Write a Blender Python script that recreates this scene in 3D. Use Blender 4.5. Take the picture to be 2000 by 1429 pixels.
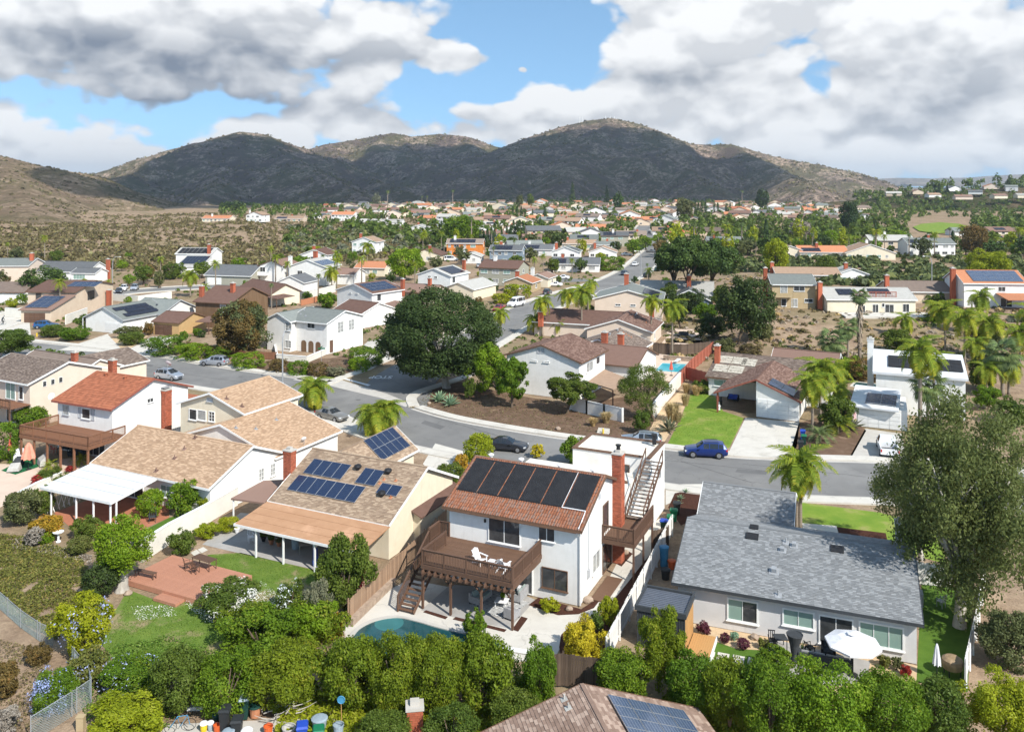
import bpy,bmesh,math,random
import numpy as np
from mathutils import Vector,Matrix,noise as mnoise
for o in list(bpy.data.objects):
 bpy.data.objects.remove(o)
SC=bpy.context.scene
COL=SC.collection
random.seed(7)
R=math.radians
F,CX,HY,CH=1650.0,1000.0,362.0,30.0      # level shift-lens view, 30 m above the lots
cam_d=bpy.data.cameras.new("camera")
cam=bpy.data.objects.new("camera",cam_d)
COL.objects.link(cam)
cam.location=(0,0,CH)
cam.rotation_euler=(R(90),0,0)
cam_d.sensor_width=36.0
cam_d.lens=36.0*F/2000.0
cam_d.shift_y=-(714.5-HY)/2000.0
cam_d.clip_start=0.5
cam_d.clip_end=40000
SC.camera=cam
SUN_EL=42.0
SUN_DIR=Vector((0.62*math.cos(R(SUN_EL)),-0.785*math.cos(R(SUN_EL)),math.sin(R(SUN_EL)))).normalized()
sun_d=bpy.data.lights.new("sun",'SUN')
sun_d.energy=4.1
sun_d.angle=R(0.53)
sun_d.color=(1.0,0.955,0.88)
sun=bpy.data.objects.new("sun",sun_d)
COL.objects.link(sun)
sun.rotation_euler=SUN_DIR.to_track_quat('Z','Y').to_euler()
sun.location=(50,-50,80)
W=bpy.data.worlds.new("World")
SC.world=W
W.use_nodes=True
nt=W.node_tree
nt.nodes.clear()
class NB:
 def __init__(s,tree):s.t=tree
 def n(s,typ,**kw):
  nd=s.t.nodes.new(typ)
  for k,v in kw.items():setattr(nd,k,v)
  return nd
 def put(s,sock,val):
  if hasattr(val,'is_output')or isinstance(val,bpy.types.NodeSocket):s.t.links.new(val,sock)
  else:sock.default_value=val
 def m(s,op,a,b=0.0,c=0.0,clamp=False):
  nd=s.n('ShaderNodeMath',operation=op);nd.use_clamp=clamp
  s.put(nd.inputs[0],a);s.put(nd.inputs[1],b);s.put(nd.inputs[2],c)
  return nd.outputs[0]
 def mix(s,f,a,b,typ='RGBA',blend='MIX'):
  nd=s.n('ShaderNodeMix',data_type=typ);nd.blend_type=blend
  i={'RGBA':(0,6,7),'FLOAT':(0,2,3)}[typ]
  s.put(nd.inputs[i[0]],f);s.put(nd.inputs[i[1]],a);s.put(nd.inputs[i[2]],b)
  return nd.outputs[{'RGBA':2,'FLOAT':0}[typ]]
 def smooth(s,x,a,b):
  nd=s.n('ShaderNodeMapRange',interpolation_type='SMOOTHSTEP')
  s.put(nd.inputs[0],x);s.put(nd.inputs[1],a);s.put(nd.inputs[2],b)
  return nd.outputs[0]
 def xyz(s,x,y,z):
  nd=s.n('ShaderNodeCombineXYZ')
  for i,q in enumerate((x,y,z)):s.put(nd.inputs[i],q)
  return nd.outputs[0]
 def noise(s,vec,scale,detail=4,rough=.55,dist=0):
  nd=s.n('ShaderNodeTexNoise')
  if vec is not None:s.put(nd.inputs['Vector'],vec)
  s.put(nd.inputs['Scale'],scale);s.put(nd.inputs['Detail'],detail)
  s.put(nd.inputs['Roughness'],rough);s.put(nd.inputs['Distortion'],dist)
  return nd.outputs['Fac']
b=NB(nt)
tc=b.n('ShaderNodeTexCoord')
sep=b.n('ShaderNodeSeparateXYZ');nt.links.new(tc.outputs['Generated'],sep.inputs[0])
dx,dy,dz=sep.outputs
AZ=b.m('ARCTAN2',dx,dy)
EL=b.m('ARCSINE',dz)
sky=b.n('ShaderNodeTexSky',sky_type='NISHITA')
sky.sun_disc=False
sky.sun_elevation=R(SUN_EL)
sky.sun_rotation=math.atan2(SUN_DIR.x,SUN_DIR.y)
sky.air_density=1.0;sky.dust_density=0.1;sky.ozone_density=1.6
zz=b.m('ADD',b.m('MULTIPLY',b.m('MAXIMUM',dz,0.0),1.4),0.20)
vn=b.n('ShaderNodeVectorMath',operation='NORMALIZE')
nt.links.new(b.xyz(dx,dy,zz),vn.inputs[0])
nt.links.new(vn.outputs[0],sky.inputs['Vector'])
def px2ae(u,v):
 s,t=(u-CX)/F,(HY-v)/F
 a=math.atan(s)
 return a,math.atan(t*math.cos(a))
def fbm(de):
 v=b.xyz(AZ,b.m('MULTIPLY',b.m('ADD',EL,de),1.55),3.7)
 w=b.n('ShaderNodeTexNoise');w.inputs['Scale'].default_value=9;w.inputs['Detail'].default_value=3;nt.links.new(v,w.inputs['Vector'])
 o=b.n('ShaderNodeVectorMath',operation='MULTIPLY_ADD');nt.links.new(w.outputs['Color'],o.inputs[0]);o.inputs[1].default_value=(.035,.035,0);nt.links.new(v,o.inputs[2])
 def vor(sc,rough):
  q=b.n('ShaderNodeTexVoronoi',feature='F1');nt.links.new(o.outputs[0],q.inputs['Vector']);q.inputs['Scale'].default_value=sc;
  q.inputs['Detail'].default_value=2.5;q.inputs['Roughness'].default_value=rough;q.inputs['Lacunarity'].default_value=2.3
  return b.m('SUBTRACT',1.0,q.outputs['Distance'])
 n1=b.noise(o.outputs[0],3.8,8,.52);n2=vor(8.5,.5)
 return b.m('ADD',b.m('MULTIPLY',n1,.62),b.m('MULTIPLY',n2,.38))
def blobs(lst,de=0.0):
 tot=None
 for(u,v,ru,rv,w)in lst:
  a,e=px2ae(u,v)
  da=b.m('DIVIDE',b.m('SUBTRACT',AZ,a),ru/F)
  dd=b.m('DIVIDE',b.m('SUBTRACT',b.m('ADD',EL,de),e),rv/F)
  q=b.m('ADD',b.m('MULTIPLY',da,da),b.m('MULTIPLY',dd,dd))
  g=b.m('MULTIPLY',b.m('POWER',2.718,b.m('MULTIPLY',q,-1.0)),w)
  tot=g if tot is None else b.m('ADD',tot,g)
 return tot
COVER=[(200,60,560,130,.42),(700,75,200,55,.34),(890,110,80,22,.30),(1560,100,380,150,.42),(1250,110,120,80,.2),(150,250,420,60,.25),(640,210,105,42,.32),
         (1080,225,200,38,.30),(1500,255,600,60,.26),(755,252,80,20,.2),(1900,150,220,140,.26),(300,310,380,26,.22),(1850,310,300,26,.15),
         (1035,70,130,105,-.55),(960,40,70,60,-.3),(820,195,95,38,-.42),(930,190,110,16,-.3),(1022,136,13,8,.5),(1210,165,20,12,-.2),(1600,165,30,20,-.22)]
DARK=[(430,120,330,58,1.0),(60,90,240,40,.55),(500,210,260,24,.85),(60,190,220,28,.6),(1260,155,140,26,.6),(1450,150,160,22,.55),
  (1800,200,220,52,.75),(1960,60,120,60,.35),(880,112,100,16,.5),(300,282,220,10,.4),(1650,262,160,10,.3),(1100,240,160,10,.2)]
f0=fbm(0.0)
f1=fbm(0.026)
base_cov=b.m('MULTIPLY',b.smooth(EL,1.2,0.1),.06)        # gaps open towards the zenith
cov=b.m('ADD',blobs(COVER),base_cov)
dens=b.m('ADD',b.m('MULTIPLY',b.m('SUBTRACT',f0,.385),1.9),cov)
alpha=b.smooth(dens,0.0,.17)
lit=b.m('ADD',b.m('MULTIPLY',b.m('SUBTRACT',f0,f1),4.6),.50,clamp=True)
dk=b.m('MINIMUM',b.m('MULTIPLY',blobs(DARK),b.m('ADD',b.m('MULTIPLY',f0,.6),.55)),1.0)
shade=b.m('SUBTRACT',b.m('ADD',b.m('MULTIPLY',lit,.58),.62),b.m('MULTIPLY',dk,.84))
shade=b.m('MAXIMUM',b.m('MINIMUM',shade,1.0),.0)
ccol=b.mix(shade,(.185,.22,.28,1),(.80,.81,.82,1))
bgs=b.n('ShaderNodeBackground');nt.links.new(b.mix(1.0,sky.outputs[0],(.92,1.06,1.0,1),blend='MULTIPLY'),bgs.inputs[0]);bgs.inputs[1].default_value=0.15
bgc=b.n('ShaderNodeBackground');nt.links.new(ccol,bgc.inputs[0]);bgc.inputs[1].default_value=0.80
mx=b.n('ShaderNodeMixShader')
hor=b.m('MULTIPLY',b.smooth(EL,-.005,.03),.25)
alpha=b.m('MULTIPLY',alpha,b.m('ADD',hor,.75))
nt.links.new(alpha,mx.inputs[0]);nt.links.new(bgs.outputs[0],mx.inputs[1]);nt.links.new(bgc.outputs[0],mx.inputs[2])
out=b.n('ShaderNodeOutputWorld');nt.links.new(mx.outputs[0],out.inputs[0])
W.cycles.sampling_method='MANUAL'
W.cycles.sample_map_resolution=512
SC.view_settings.view_transform='Standard'
SC.view_settings.look='None'
SC.view_settings.exposure=0.72
SC.view_settings.gamma=1.0
SC.view_settings.use_curve_mapping=False
SC.cycles.max_bounces=6
SC.cycles.diffuse_bounces=4
SC.cycles.glossy_bounces=2
SC.cycles.transmission_bounces=4
SC.cycles.volume_bounces=0
SC.cycles.caustics_reflective=False
SC.cycles.caustics_refractive=False
def P(u,v,z=0.0):
 Y=F*(CH-z)/(v-HY)
 return Vector(((u-CX)*Y/F,Y,z))
def PY(u,Y,z=0.0):
 return Vector(((u-CX)*Y/F,Y,z))
class MB:
 def __init__(s):
  s.v=[];s.f=[];s.m=[];s.r=[]
 def add(s,vs,fs,mi=0,r=None):
  o=len(s.v);s.v.extend([tuple(p)for p in vs])
  for f in fs:
   s.f.append([i+o for i in f]);s.m.append(mi);s.r.append(random.random()if r is None else r)
  return s
 def poly(s,pts,mi=0,r=None):
  return s.add(pts,[list(range(len(pts)))],mi,r)
 def slab(s,pts,t,mi=0,r=None):
  n=len(pts);lo=[Vector(p)-Vector((0,0,t))for p in pts]
  fs=[list(range(n)),[2*n-1-i for i in range(n)]]
  fs+=[[i,i+n,(i+1)%n+n,(i+1)%n]for i in range(n)]
  return s.add([Vector(p)for p in pts]+lo,fs,mi,r)
 def box(s,x0,x1,y0,y1,z0,z1,mi=0,r=None):
  vs=[(x0,y0,z0),(x1,y0,z0),(x1,y1,z0),(x0,y1,z0),(x0,y0,z1),(x1,y0,z1),(x1,y1,z1),(x0,y1,z1)]
  return s.add(vs,[(0,3,2,1),(4,5,6,7),(0,1,5,4),(1,2,6,5),(2,3,7,6),(3,0,4,7)],mi,r)
 def beam(s,a,b,w,h,mi=0,r=None,up=(0,0,1)):
  a,b=Vector(a),Vector(b);d=(b-a).normalized();up=Vector(up)
  x=d.cross(up)
  if x.length<1e-4:x=d.cross(Vector((1,0,0)))
  x.normalize();z=x.cross(d).normalized()
  vs=[]
  for p in(a,b):
   for(i,j)in((-1,-1),(1,-1),(1,1),(-1,1)):
    vs.append(p+x*(w/2*i)+z*(h/2*j))
  return s.add(vs,[(3,2,1,0),(4,5,6,7),(0,1,5,4),(1,2,6,5),(2,3,7,6),(3,0,4,7)],mi,r)
 def tube(s,pts,rad,n=6,mi=0,cap=True,r=None):
  pts=[Vector(p)for p in pts];k=len(pts)
  if not hasattr(rad,'__len__'):rad=[rad]*k
  vs=[];fs=[]
  for i,p in enumerate(pts):
   d=(pts[min(i+1,k-1)]-pts[max(i-1,0)])
   d=d.normalized()if d.length>1e-6 else Vector((0,0,1))
   x=d.cross(Vector((0.13,0.97,0.21))if abs(d.z)>.9 else Vector((0,0,1))).normalized();y=d.cross(x)
   for j in range(n):
    a=2*math.pi*j/n
    vs.append(p+(x*math.cos(a)+y*math.sin(a))*rad[i])
  for i in range(k-1):
   for j in range(n):
    fs.append((i*n+j,i*n+(j+1)%n,(i+1)*n+(j+1)%n,(i+1)*n+j))
  if cap:
   fs.append(tuple(range(n-1,-1,-1)));fs.append(tuple((k-1)*n+j for j in range(n)))
  return s.add(vs,fs,mi,r)
 def lathe(s,prof,n=12,mi=0,c=(0,0,0),r=None,closed=True):
  vs=[];fs=[];k=len(prof)
  for(q,z)in prof:
   for j in range(n):
    a=2*math.pi*j/n
    vs.append((c[0]+q*math.cos(a),c[1]+q*math.sin(a),c[2]+z))
  for i in range(k-1):
   for j in range(n):
    fs.append((i*n+j,i*n+(j+1)%n,(i+1)*n+(j+1)%n,(i+1)*n+j))
  if closed:
   fs.append(tuple(range(n-1,-1,-1)));fs.append(tuple((k-1)*n+j for j in range(n)))
  return s.add(vs,fs,mi,r)
 def mesh(s,name,mats):
  me=bpy.data.meshes.new(name)
  me.from_pydata(s.v,[],s.f)
  for m in(mats if isinstance(mats,(list,tuple))else[mats]):me.materials.append(m)
  me.polygons.foreach_set('material_index',s.m)
  at=me.attributes.new('rnd','FLOAT','FACE');at.data.foreach_set('value',s.r)
  me.update()
  return me
 def build(s,name,mats,parent=None,smooth=False,loc=None):
  if not s.f:return None
  me=s.mesh(name,mats)
  if smooth:me.polygons.foreach_set('use_smooth',[True]*len(me.polygons))
  return link(name,me,parent,loc)
def link(name,me,parent=None,loc=None,rz=None,scale=None):
 o=bpy.data.objects.new(name,me);COL.objects.link(o)
 if parent is not None:o.parent=parent
 if loc is not None:o.location=loc
 if rz is not None:o.rotation_euler=(0,0,rz)
 if scale is not None:o.scale=scale
 return o
def tag(o,label=None,cat=None,group=None,kind=None):
 if label:o['label']=label
 if cat:o['category']=cat
 if group:o['group']=group
 if kind:o['kind']=kind
 return o
def thing(name,label,cat,loc=(0,0,0),rz=0.0,group=None):
 o=link(name,None,None,loc,rz);o.empty_display_size=.3
 return tag(o,label,cat,group)
def children(o):return[c for c in bpy.data.objects if c.parent==o]
def dup(root,kids,loc,rz,label,group=None,scale=None):
 r=root.copy();COL.objects.link(r);r.location=loc;r.rotation_euler=(0,0,rz)
 if scale is not None:r.scale=scale
 r['label']=label
 if group:r['group']=group
 for ch,subs in kids:
  c=ch.copy();COL.objects.link(c);c.parent=r
  for g in subs:
   d=g.copy();COL.objects.link(d);d.parent=c
 return r
def kids_of(root):
 return[(c,list(c.children))for c in root.children]
MATS={}
def c4(c):return(c[0],c[1],c[2],1.0)
def mat(name,c1,c2=None,scale=3.0,rough=.85,spec=.2,metal=0.0,bump=0.0,bscale=40.0,rnd=0.0,
  stain=None,stain_scale=.6,stain_lo=.52,stain_hi=.72,detail=5,stretch=None,rnd_col=None,coat=0.0,dirt=0.0,crack=0.0,streak=0.0):
 if name in MATS:return MATS[name]
 m=bpy.data.materials.new(name);m.use_nodes=True;MATS[name]=m
 t=m.node_tree;t.nodes.clear();q=NB(t)
 p=q.n('ShaderNodeBsdfPrincipled');o=q.n('ShaderNodeOutputMaterial');t.links.new(p.outputs[0],o.inputs[0])
 tcn=q.n('ShaderNodeTexCoord');vec=tcn.outputs['Object']
 if stretch:
  mp=q.n('ShaderNodeMapping');t.links.new(vec,mp.inputs[0]);mp.inputs['Scale'].default_value=stretch;vec=mp.outputs[0]
 c2=c2 or tuple(x*.8 for x in c1)
 col=q.mix(q.smooth(q.noise(vec,scale,detail,.6),.3,.7),c4(c1),c4(c2))
 if stain:
  col=q.mix(q.smooth(q.noise(tcn.outputs['Object'],stain_scale,5,.65),stain_lo,stain_hi),col,c4(stain))
 if rnd or rnd_col:
  at=q.n('ShaderNodeAttribute',attribute_name='rnd');fac=at.outputs['Fac']
  if rnd_col:col=q.mix(q.smooth(fac,.35,.95),col,c4(rnd_col))
  if rnd:
   k=q.m('ADD',q.m('MULTIPLY',fac,2*rnd),1-rnd)
   col=q.mix(1.0,col,q.xyz(k,k,k),blend='MULTIPLY')
 if dirt:
  k=q.m('ADD',q.m('MULTIPLY',q.noise(tcn.outputs['Object'],22,3,.7),dirt),1-dirt/2)
  col=q.mix(1.0,col,q.xyz(k,k,k),blend='MULTIPLY')
 if crack:
  wv=q.n('ShaderNodeTexNoise');wv.inputs['Scale'].default_value=1.2;wv.inputs['Detail'].default_value=4;t.links.new(tcn.outputs['Object'],wv.inputs['Vector'])
  ad=q.n('ShaderNodeVectorMath',operation='MULTIPLY_ADD');t.links.new(wv.outputs['Color'],ad.inputs[0]);ad.inputs[1].default_value=(1.6,1.6,0);t.links.new(tcn.outputs['Object'],ad.inputs[2])
  vr=q.n('ShaderNodeTexVoronoi',feature='DISTANCE_TO_EDGE');vr.inputs['Scale'].default_value=crack;t.links.new(ad.outputs[0],vr.inputs['Vector'])
  ln=q.m('MULTIPLY',q.m('LESS_THAN',vr.outputs['Distance'],.022*crack/.3*.5),q.smooth(q.noise(tcn.outputs['Object'],.25,3),.42,.6))
  col=q.mix(q.m('MULTIPLY',ln,.32),col,c4(tuple(x*.4 for x in c1)))
 if streak:
  mp2=q.n('ShaderNodeMapping');t.links.new(tcn.outputs['Object'],mp2.inputs[0]);mp2.inputs['Scale'].default_value=(2.6,2.6,.22)
  col=q.mix(q.m('MULTIPLY',q.smooth(q.noise(mp2.outputs[0],1.0,5,.65),.5,.8),streak),col,c4(tuple(x*.72 for x in c1)))
 q.put(p.inputs['Base Color'],col)
 p.inputs['Roughness'].default_value=rough
 p.inputs['Specular IOR Level'].default_value=spec
 p.inputs['Metallic'].default_value=metal
 p.inputs['Coat Weight'].default_value=coat
 if bump:
  bn=q.n('ShaderNodeBump');bn.inputs['Strength'].default_value=bump;bn.inputs['Distance'].default_value=.03
  q.put(bn.inputs['Height'],q.noise(vec,bscale,4,.6));t.links.new(bn.outputs[0],p.inputs['Normal'])
 return m
def foliage(name,dark,light,trans=.3,tip=None,hue=.12):
 if name in MATS:return MATS[name]
 dark=tuple(x*1.15 for x in dark);light=tuple(min(.85,x*1.28)for x in light)
 m=bpy.data.materials.new(name);m.use_nodes=True;MATS[name]=m
 t=m.node_tree;t.nodes.clear();q=NB(t)
 o=q.n('ShaderNodeOutputMaterial')
 at=q.n('ShaderNodeAttribute',attribute_name='rnd')
 oi=q.n('ShaderNodeObjectInfo')
 col=q.mix(at.outputs['Fac'],c4(dark),c4(light))
 if tip:col=q.mix(q.smooth(at.outputs['Fac'],.80,.92),col,c4(tip))
 k=q.m('ADD',q.m('MULTIPLY',oi.outputs['Random'],2*hue),1-hue)
 col=q.mix(1.0,col,q.xyz(k,q.m('ADD',q.m('MULTIPLY',oi.outputs['Random'],hue),1-hue/2),1.0),blend='MULTIPLY')
 p=q.n('ShaderNodeBsdfPrincipled');q.put(p.inputs['Base Color'],col)
 p.inputs['Roughness'].default_value=.5;p.inputs['Specular IOR Level'].default_value=.14
 tr=q.n('ShaderNodeBsdfTranslucent');q.put(tr.inputs[0],q.mix(.5,col,c4(light)))
 mx_=q.n('ShaderNodeMixShader');mx_.inputs[0].default_value=trans
 t.links.new(p.outputs[0],mx_.inputs[1]);t.links.new(tr.outputs[0],mx_.inputs[2]);t.links.new(mx_.outputs[0],o.inputs[0])
 return m
def gridmat(name,base,line,nx,ny,lw=.04,rough=.25,spec=.5,noise_amt=.25):
 if name in MATS:return MATS[name]
 m=bpy.data.materials.new(name);m.use_nodes=True;MATS[name]=m
 t=m.node_tree;t.nodes.clear();q=NB(t)
 p=q.n('ShaderNodeBsdfPrincipled');o=q.n('ShaderNodeOutputMaterial');t.links.new(p.outputs[0],o.inputs[0])
 tcn=q.n('ShaderNodeTexCoord');s=q.n('ShaderNodeSeparateXYZ');t.links.new(tcn.outputs['Generated'],s.inputs[0])
 def ln(x,n):
  fr=q.m('FRACT',q.m('MULTIPLY',x,n));d=q.m('ABSOLUTE',q.m('SUBTRACT',fr,.5))
  return q.m('GREATER_THAN',d,.5-lw)
 msk=q.m('MAXIMUM',ln(s.outputs[0],nx),ln(s.outputs[1],ny))
 bc=q.mix(q.noise(tcn.outputs['Object'],6,3),c4(base),c4(tuple(x*(1+noise_amt*3)for x in base)))
 q.put(p.inputs['Base Color'],q.mix(q.m('MULTIPLY',msk,.75),bc,c4(line)))
 p.inputs['Roughness'].default_value=rough;p.inputs['Specular IOR Level'].default_value=spec
 return m
M={}
def defmats():
 M['stucco_white']=mat('stucco_white',(.76,.75,.72),(.70,.69,.655),1.2,.9,.15,bump=.15,bscale=60,stain=(.62,.60,.55),stain_scale=.35,stain_lo=.58,stain_hi=.85,streak=.5)
 M['stucco_cream']=mat('stucco_cream',(.70,.63,.49),(.66,.58,.44),1.0,.9,.15,bump=.15,stain=(.55,.48,.36),stain_lo=.6,stain_hi=.9,streak=.45)
 M['stucco_beige']=mat('stucco_beige',(.60,.49,.37),(.55,.44,.33),1.0,.9,.15,bump=.15)
 M['stucco_grey']=mat('stucco_grey',(.62,.61,.60),(.58,.57,.56),1.0,.9,.15,bump=.15,stain=(.5,.49,.47),stain_lo=.6,stain_hi=.9,streak=.4)
 M['stucco_pink']=mat('stucco_pink',(.66,.55,.45),(.62,.51,.41),1.0,.9,.15,bump=.15)
 M['stucco_tan']=mat('stucco_tan',(.42,.33,.20),(.38,.29,.17),1.0,.9,.15)
 M['siding_brown']=mat('siding_brown',(.19,.12,.07),(.15,.09,.05),2,.85,.2,stretch=(1,1,.2))
 M['siding_ochre']=mat('siding_ochre',(.48,.32,.15),(.43,.28,.13),2,.85,.2)
 M['siding_blue']=mat('siding_blue',(.22,.27,.32),(.19,.24,.29),2,.85,.2)
 M['siding_sage']=mat('siding_sage',(.36,.35,.28),(.32,.31,.25),2,.85,.2)
 M['siding_orange']=mat('siding_orange',(.62,.22,.05),(.5,.17,.04),4,.75,.25,stretch=(1,1,.15))
 M['siding_white']=mat('siding_white',(.72,.72,.70),(.66,.66,.64),2,.8,.2)
 M['trim_white']=mat('trim_white',(.80,.80,.78),(.74,.74,.72),3,.6,.3)
 M['trim_brown']=mat('trim_brown',(.16,.09,.055),(.12,.07,.045),4,.7,.3)
 M['trim_dark']=mat('trim_dark',(.05,.055,.06),(.04,.045,.05),3,.6,.3)
 M['trim_red']=mat('trim_red',(.28,.09,.06),(.22,.07,.05),3,.7,.3)
 M['trim_grey']=mat('trim_grey',(.45,.46,.47),(.4,.41,.42),3,.6,.3)
 M['sh_tan']=mat('sh_tan',(.42,.285,.185),(.375,.25,.16),1.4,.95,.1,rnd=.13,rnd_col=(.475,.335,.225),dirt=.22)
 M['sh_taupe']=mat('sh_taupe',(.32,.235,.165),(.28,.2,.14),1.2,.95,.1,rnd=.14,rnd_col=(.37,.28,.2),stain=(.24,.19,.15),stain_scale=.5,stain_lo=.5,stain_hi=.9,dirt=.3)
 M['sh_grey']=mat('sh_grey',(.215,.222,.226),(.195,.202,.207),1.5,.95,.12,rnd=.13,rnd_col=(.255,.263,.268),dirt=.25)
 M['sh_brown']=mat('sh_brown',(.175,.105,.083),(.145,.086,.068),1.5,.95,.1,rnd=.2,rnd_col=(.215,.14,.11),dirt=.35,bump=.25,bscale=14)
 M['sh_greybrown']=mat('sh_greybrown',(.19,.145,.12),(.15,.115,.095),1.5,.95,.1,rnd=.2,rnd_col=(.24,.19,.155),dirt=.35,bump=.25,bscale=14)
 M['sh_pinkbrown']=mat('sh_pinkbrown',(.29,.20,.155),(.25,.17,.13),1.5,.95,.1,rnd=.18,rnd_col=(.35,.26,.205),dirt=.3)
 M['sh_greygreen']=mat('sh_greygreen',(.20,.215,.20),(.17,.185,.175),1.5,.95,.1,rnd=.15,dirt=.35,bump=.25,bscale=14)
 M['sh_slate']=mat('sh_slate',(.13,.135,.14),(.105,.11,.115),1.5,.95,.1,rnd=.2,dirt=.35,bump=.25,bscale=14)
 M['sh_pale']=mat('sh_pale',(.42,.41,.38),(.37,.36,.33),1.5,.95,.1,rnd=.15,dirt=.3,bump=.25,bscale=14)
 M['sh_ltbrown']=mat('sh_ltbrown',(.34,.235,.165),(.29,.2,.14),1.5,.95,.1,rnd=.18,dirt=.35,bump=.25,bscale=14)
 M['tile_red']=mat('tile_red',(.36,.13,.068),(.30,.105,.055),2.5,.8,.2,rnd=.2,dirt=.2)
 M['tile_clay']=mat('tile_clay',(.34,.14,.075),(.26,.10,.055),3,.85,.15,rnd=.38,rnd_col=(.15,.10,.08))
 M['tile_orange']=mat('tile_orange',(.46,.20,.105),(.38,.16,.085),2.5,.85,.15,rnd=.2,dirt=.3,bump=.3,bscale=14)
 M['roll_orange']=mat('roll_orange',(.43,.25,.145),(.39,.22,.125),1.0,.95,.1,stain=(.52,.31,.19),stain_scale=.35,dirt=.15)
 M['roll_white']=mat('roll_white',(.66,.67,.68),(.56,.57,.58),1.2,.85,.15,stain=(.42,.42,.42),stain_scale=1.1,stain_lo=.56,stain_hi=.85,stretch=(.4,2.2,1))
 M['flat_cream']=mat('flat_cream',(.74,.69,.60),(.69,.64,.55),.8,.85,.15,stain=(.55,.50,.42),stain_scale=.7,stain_lo=.6,stain_hi=.9)
 M['metal_roof']=mat('metal_roof',(.20,.22,.26),(.17,.19,.23),2,.4,.5,metal=.5)
 M['brick']=mat('brick',(.40,.12,.065),(.32,.09,.05),5,.9,.15,rnd=.28)
 M['mortar']=mat('mortar',(.42,.36,.31),(.36,.31,.27),6,.95,.1)
 M['concrete']=mat('concrete',(.50,.475,.43),(.44,.415,.375),.9,.9,.15,stain=(.37,.345,.31),stain_scale=.5,stain_lo=.55,stain_hi=.85,dirt=.15)
 M['concrete_white']=mat('concrete_white',(.58,.55,.49),(.53,.50,.445),.7,.9,.15,stain=(.40,.365,.31),stain_scale=.4,stain_lo=.5,stain_hi=.85,crack=.35,dirt=.12)
 M['patio_grey']=mat('patio_grey',(.38,.365,.345),(.32,.305,.285),.9,.9,.15,dirt=.2,stain=(.25,.24,.22),stain_lo=.55,stain_hi=.8)
 M['patio_peach']=mat('patio_peach',(.62,.49,.39),(.56,.44,.35),.7,.9,.15)
 M['asphalt']=mat('asphalt',(.20,.196,.188),(.17,.167,.162),.35,.95,.12,stain=(.235,.23,.22),stain_scale=.08,stain_lo=.45,stain_hi=.7,dirt=.3,detail=7,crack=.3)
 M['asphalt_patch']=mat('asphalt_patch',(.15,.148,.145),(.13,.128,.126),.6,.95,.12)
 M['paint_white']=mat('paint_white',(.72,.72,.70),(.5,.5,.5),3,.7,.2)
 M['dirt']=mat('dirt',(.30,.205,.135),(.23,.155,.10),.35,.98,.05,stain=(.36,.26,.18),stain_scale=.12,dirt=.5,bump=.4,bscale=6,detail=8)
 M['dirt_dark']=mat('dirt_dark',(.17,.11,.075),(.12,.078,.052),.8,.98,.05,stain=(.24,.165,.115),stain_scale=.5,dirt=.6,bump=.5,bscale=9,detail=8)
 M['mulch']=mat('mulch',(.085,.038,.026),(.055,.026,.019),6,.98,.05,dirt=.8,bump=.8,bscale=25,detail=8)
 M['gravel_tan']=mat('gravel_tan',(.58,.43,.27),(.50,.36,.22),3,.95,.1,dirt=.4,bump=.4)
 M['lawn']=mat('lawn',(.13,.22,.03),(.20,.27,.042),.4,.95,.08,stain=(.27,.27,.09),stain_scale=.4,dirt=.45,bump=.4,bscale=20,detail=7)
 M['lawn_patchy']=mat('lawn_patchy',(.10,.165,.028),(.14,.20,.038),.8,.95,.08,stain=(.27,.22,.12),stain_scale=.28,stain_lo=.50,stain_hi=.62,dirt=.4,bump=.5,bscale=18,detail=7)
 M['turf']=mat('turf',(.07,.135,.02),(.09,.16,.025),1.5,.95,.08,dirt=.35,bump=.3,bscale=30)
 M['deck_red']=mat('deck_red',(.44,.21,.135),(.38,.18,.115),2,.8,.2,stretch=(1,6,1),rnd=.07)
 M['deck_brown']=mat('deck_brown',(.155,.088,.055),(.13,.073,.046),2.5,.75,.25,stretch=(1,5,1),rnd=.07)
 M['deck_tile_red']=mat('deck_tile_red',(.42,.17,.10),(.36,.145,.085),1.2,.85,.2,dirt=.15)
 M['wood_brown']=mat('wood_brown',(.135,.077,.05),(.11,.062,.042),4,.75,.25,rnd=.12)
 M['wood_red']=mat('wood_red',(.24,.115,.065),(.19,.09,.05),4,.75,.25,rnd=.12)
 M['wood_honey']=mat('wood_honey',(.50,.28,.11),(.43,.24,.09),4,.7,.3,stretch=(6,1,1),rnd=.1)
 M['fence_wood']=mat('fence_wood',(.37,.245,.16),(.29,.19,.125),3,.9,.15,stretch=(3,3,.4),rnd=.22)
 M['fence_dark']=mat('fence_dark',(.13,.095,.07),(.085,.06,.045),3,.9,.15,stretch=(3,3,.4),rnd=.3)
 M['fence_red']=mat('fence_red',(.40,.13,.085),(.34,.11,.07),3,.85,.2,rnd=.1)
 M['fence_white']=mat('fence_white',(.74,.73,.70),(.66,.65,.62),2,.7,.2,stain=(.5,.48,.44),stain_lo=.62,stain_hi=.85,rnd=.05)
 M['block_white']=mat('block_white',(.72,.69,.61),(.66,.63,.56),1,.9,.15,stain=(.52,.48,.41),stain_lo=.58,stain_hi=.85)
 M['stone']=mat('stone',(.40,.31,.235),(.28,.21,.16),3,.9,.15,bump=.5,bscale=12)
 M['bark']=mat('bark',(.16,.12,.085),(.10,.075,.055),5,.95,.1,bump=.5,bscale=18,stretch=(1,1,.3))
 M['bark_pale']=mat('bark_pale',(.48,.45,.40),(.33,.30,.26),4,.9,.1,bump=.4,stretch=(1,1,.3))
 M['palm_trunk']=mat('palm_trunk',(.27,.225,.175),(.20,.165,.13),4,.95,.1,bump=.6,bscale=8,stretch=(.3,.3,4))
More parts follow.
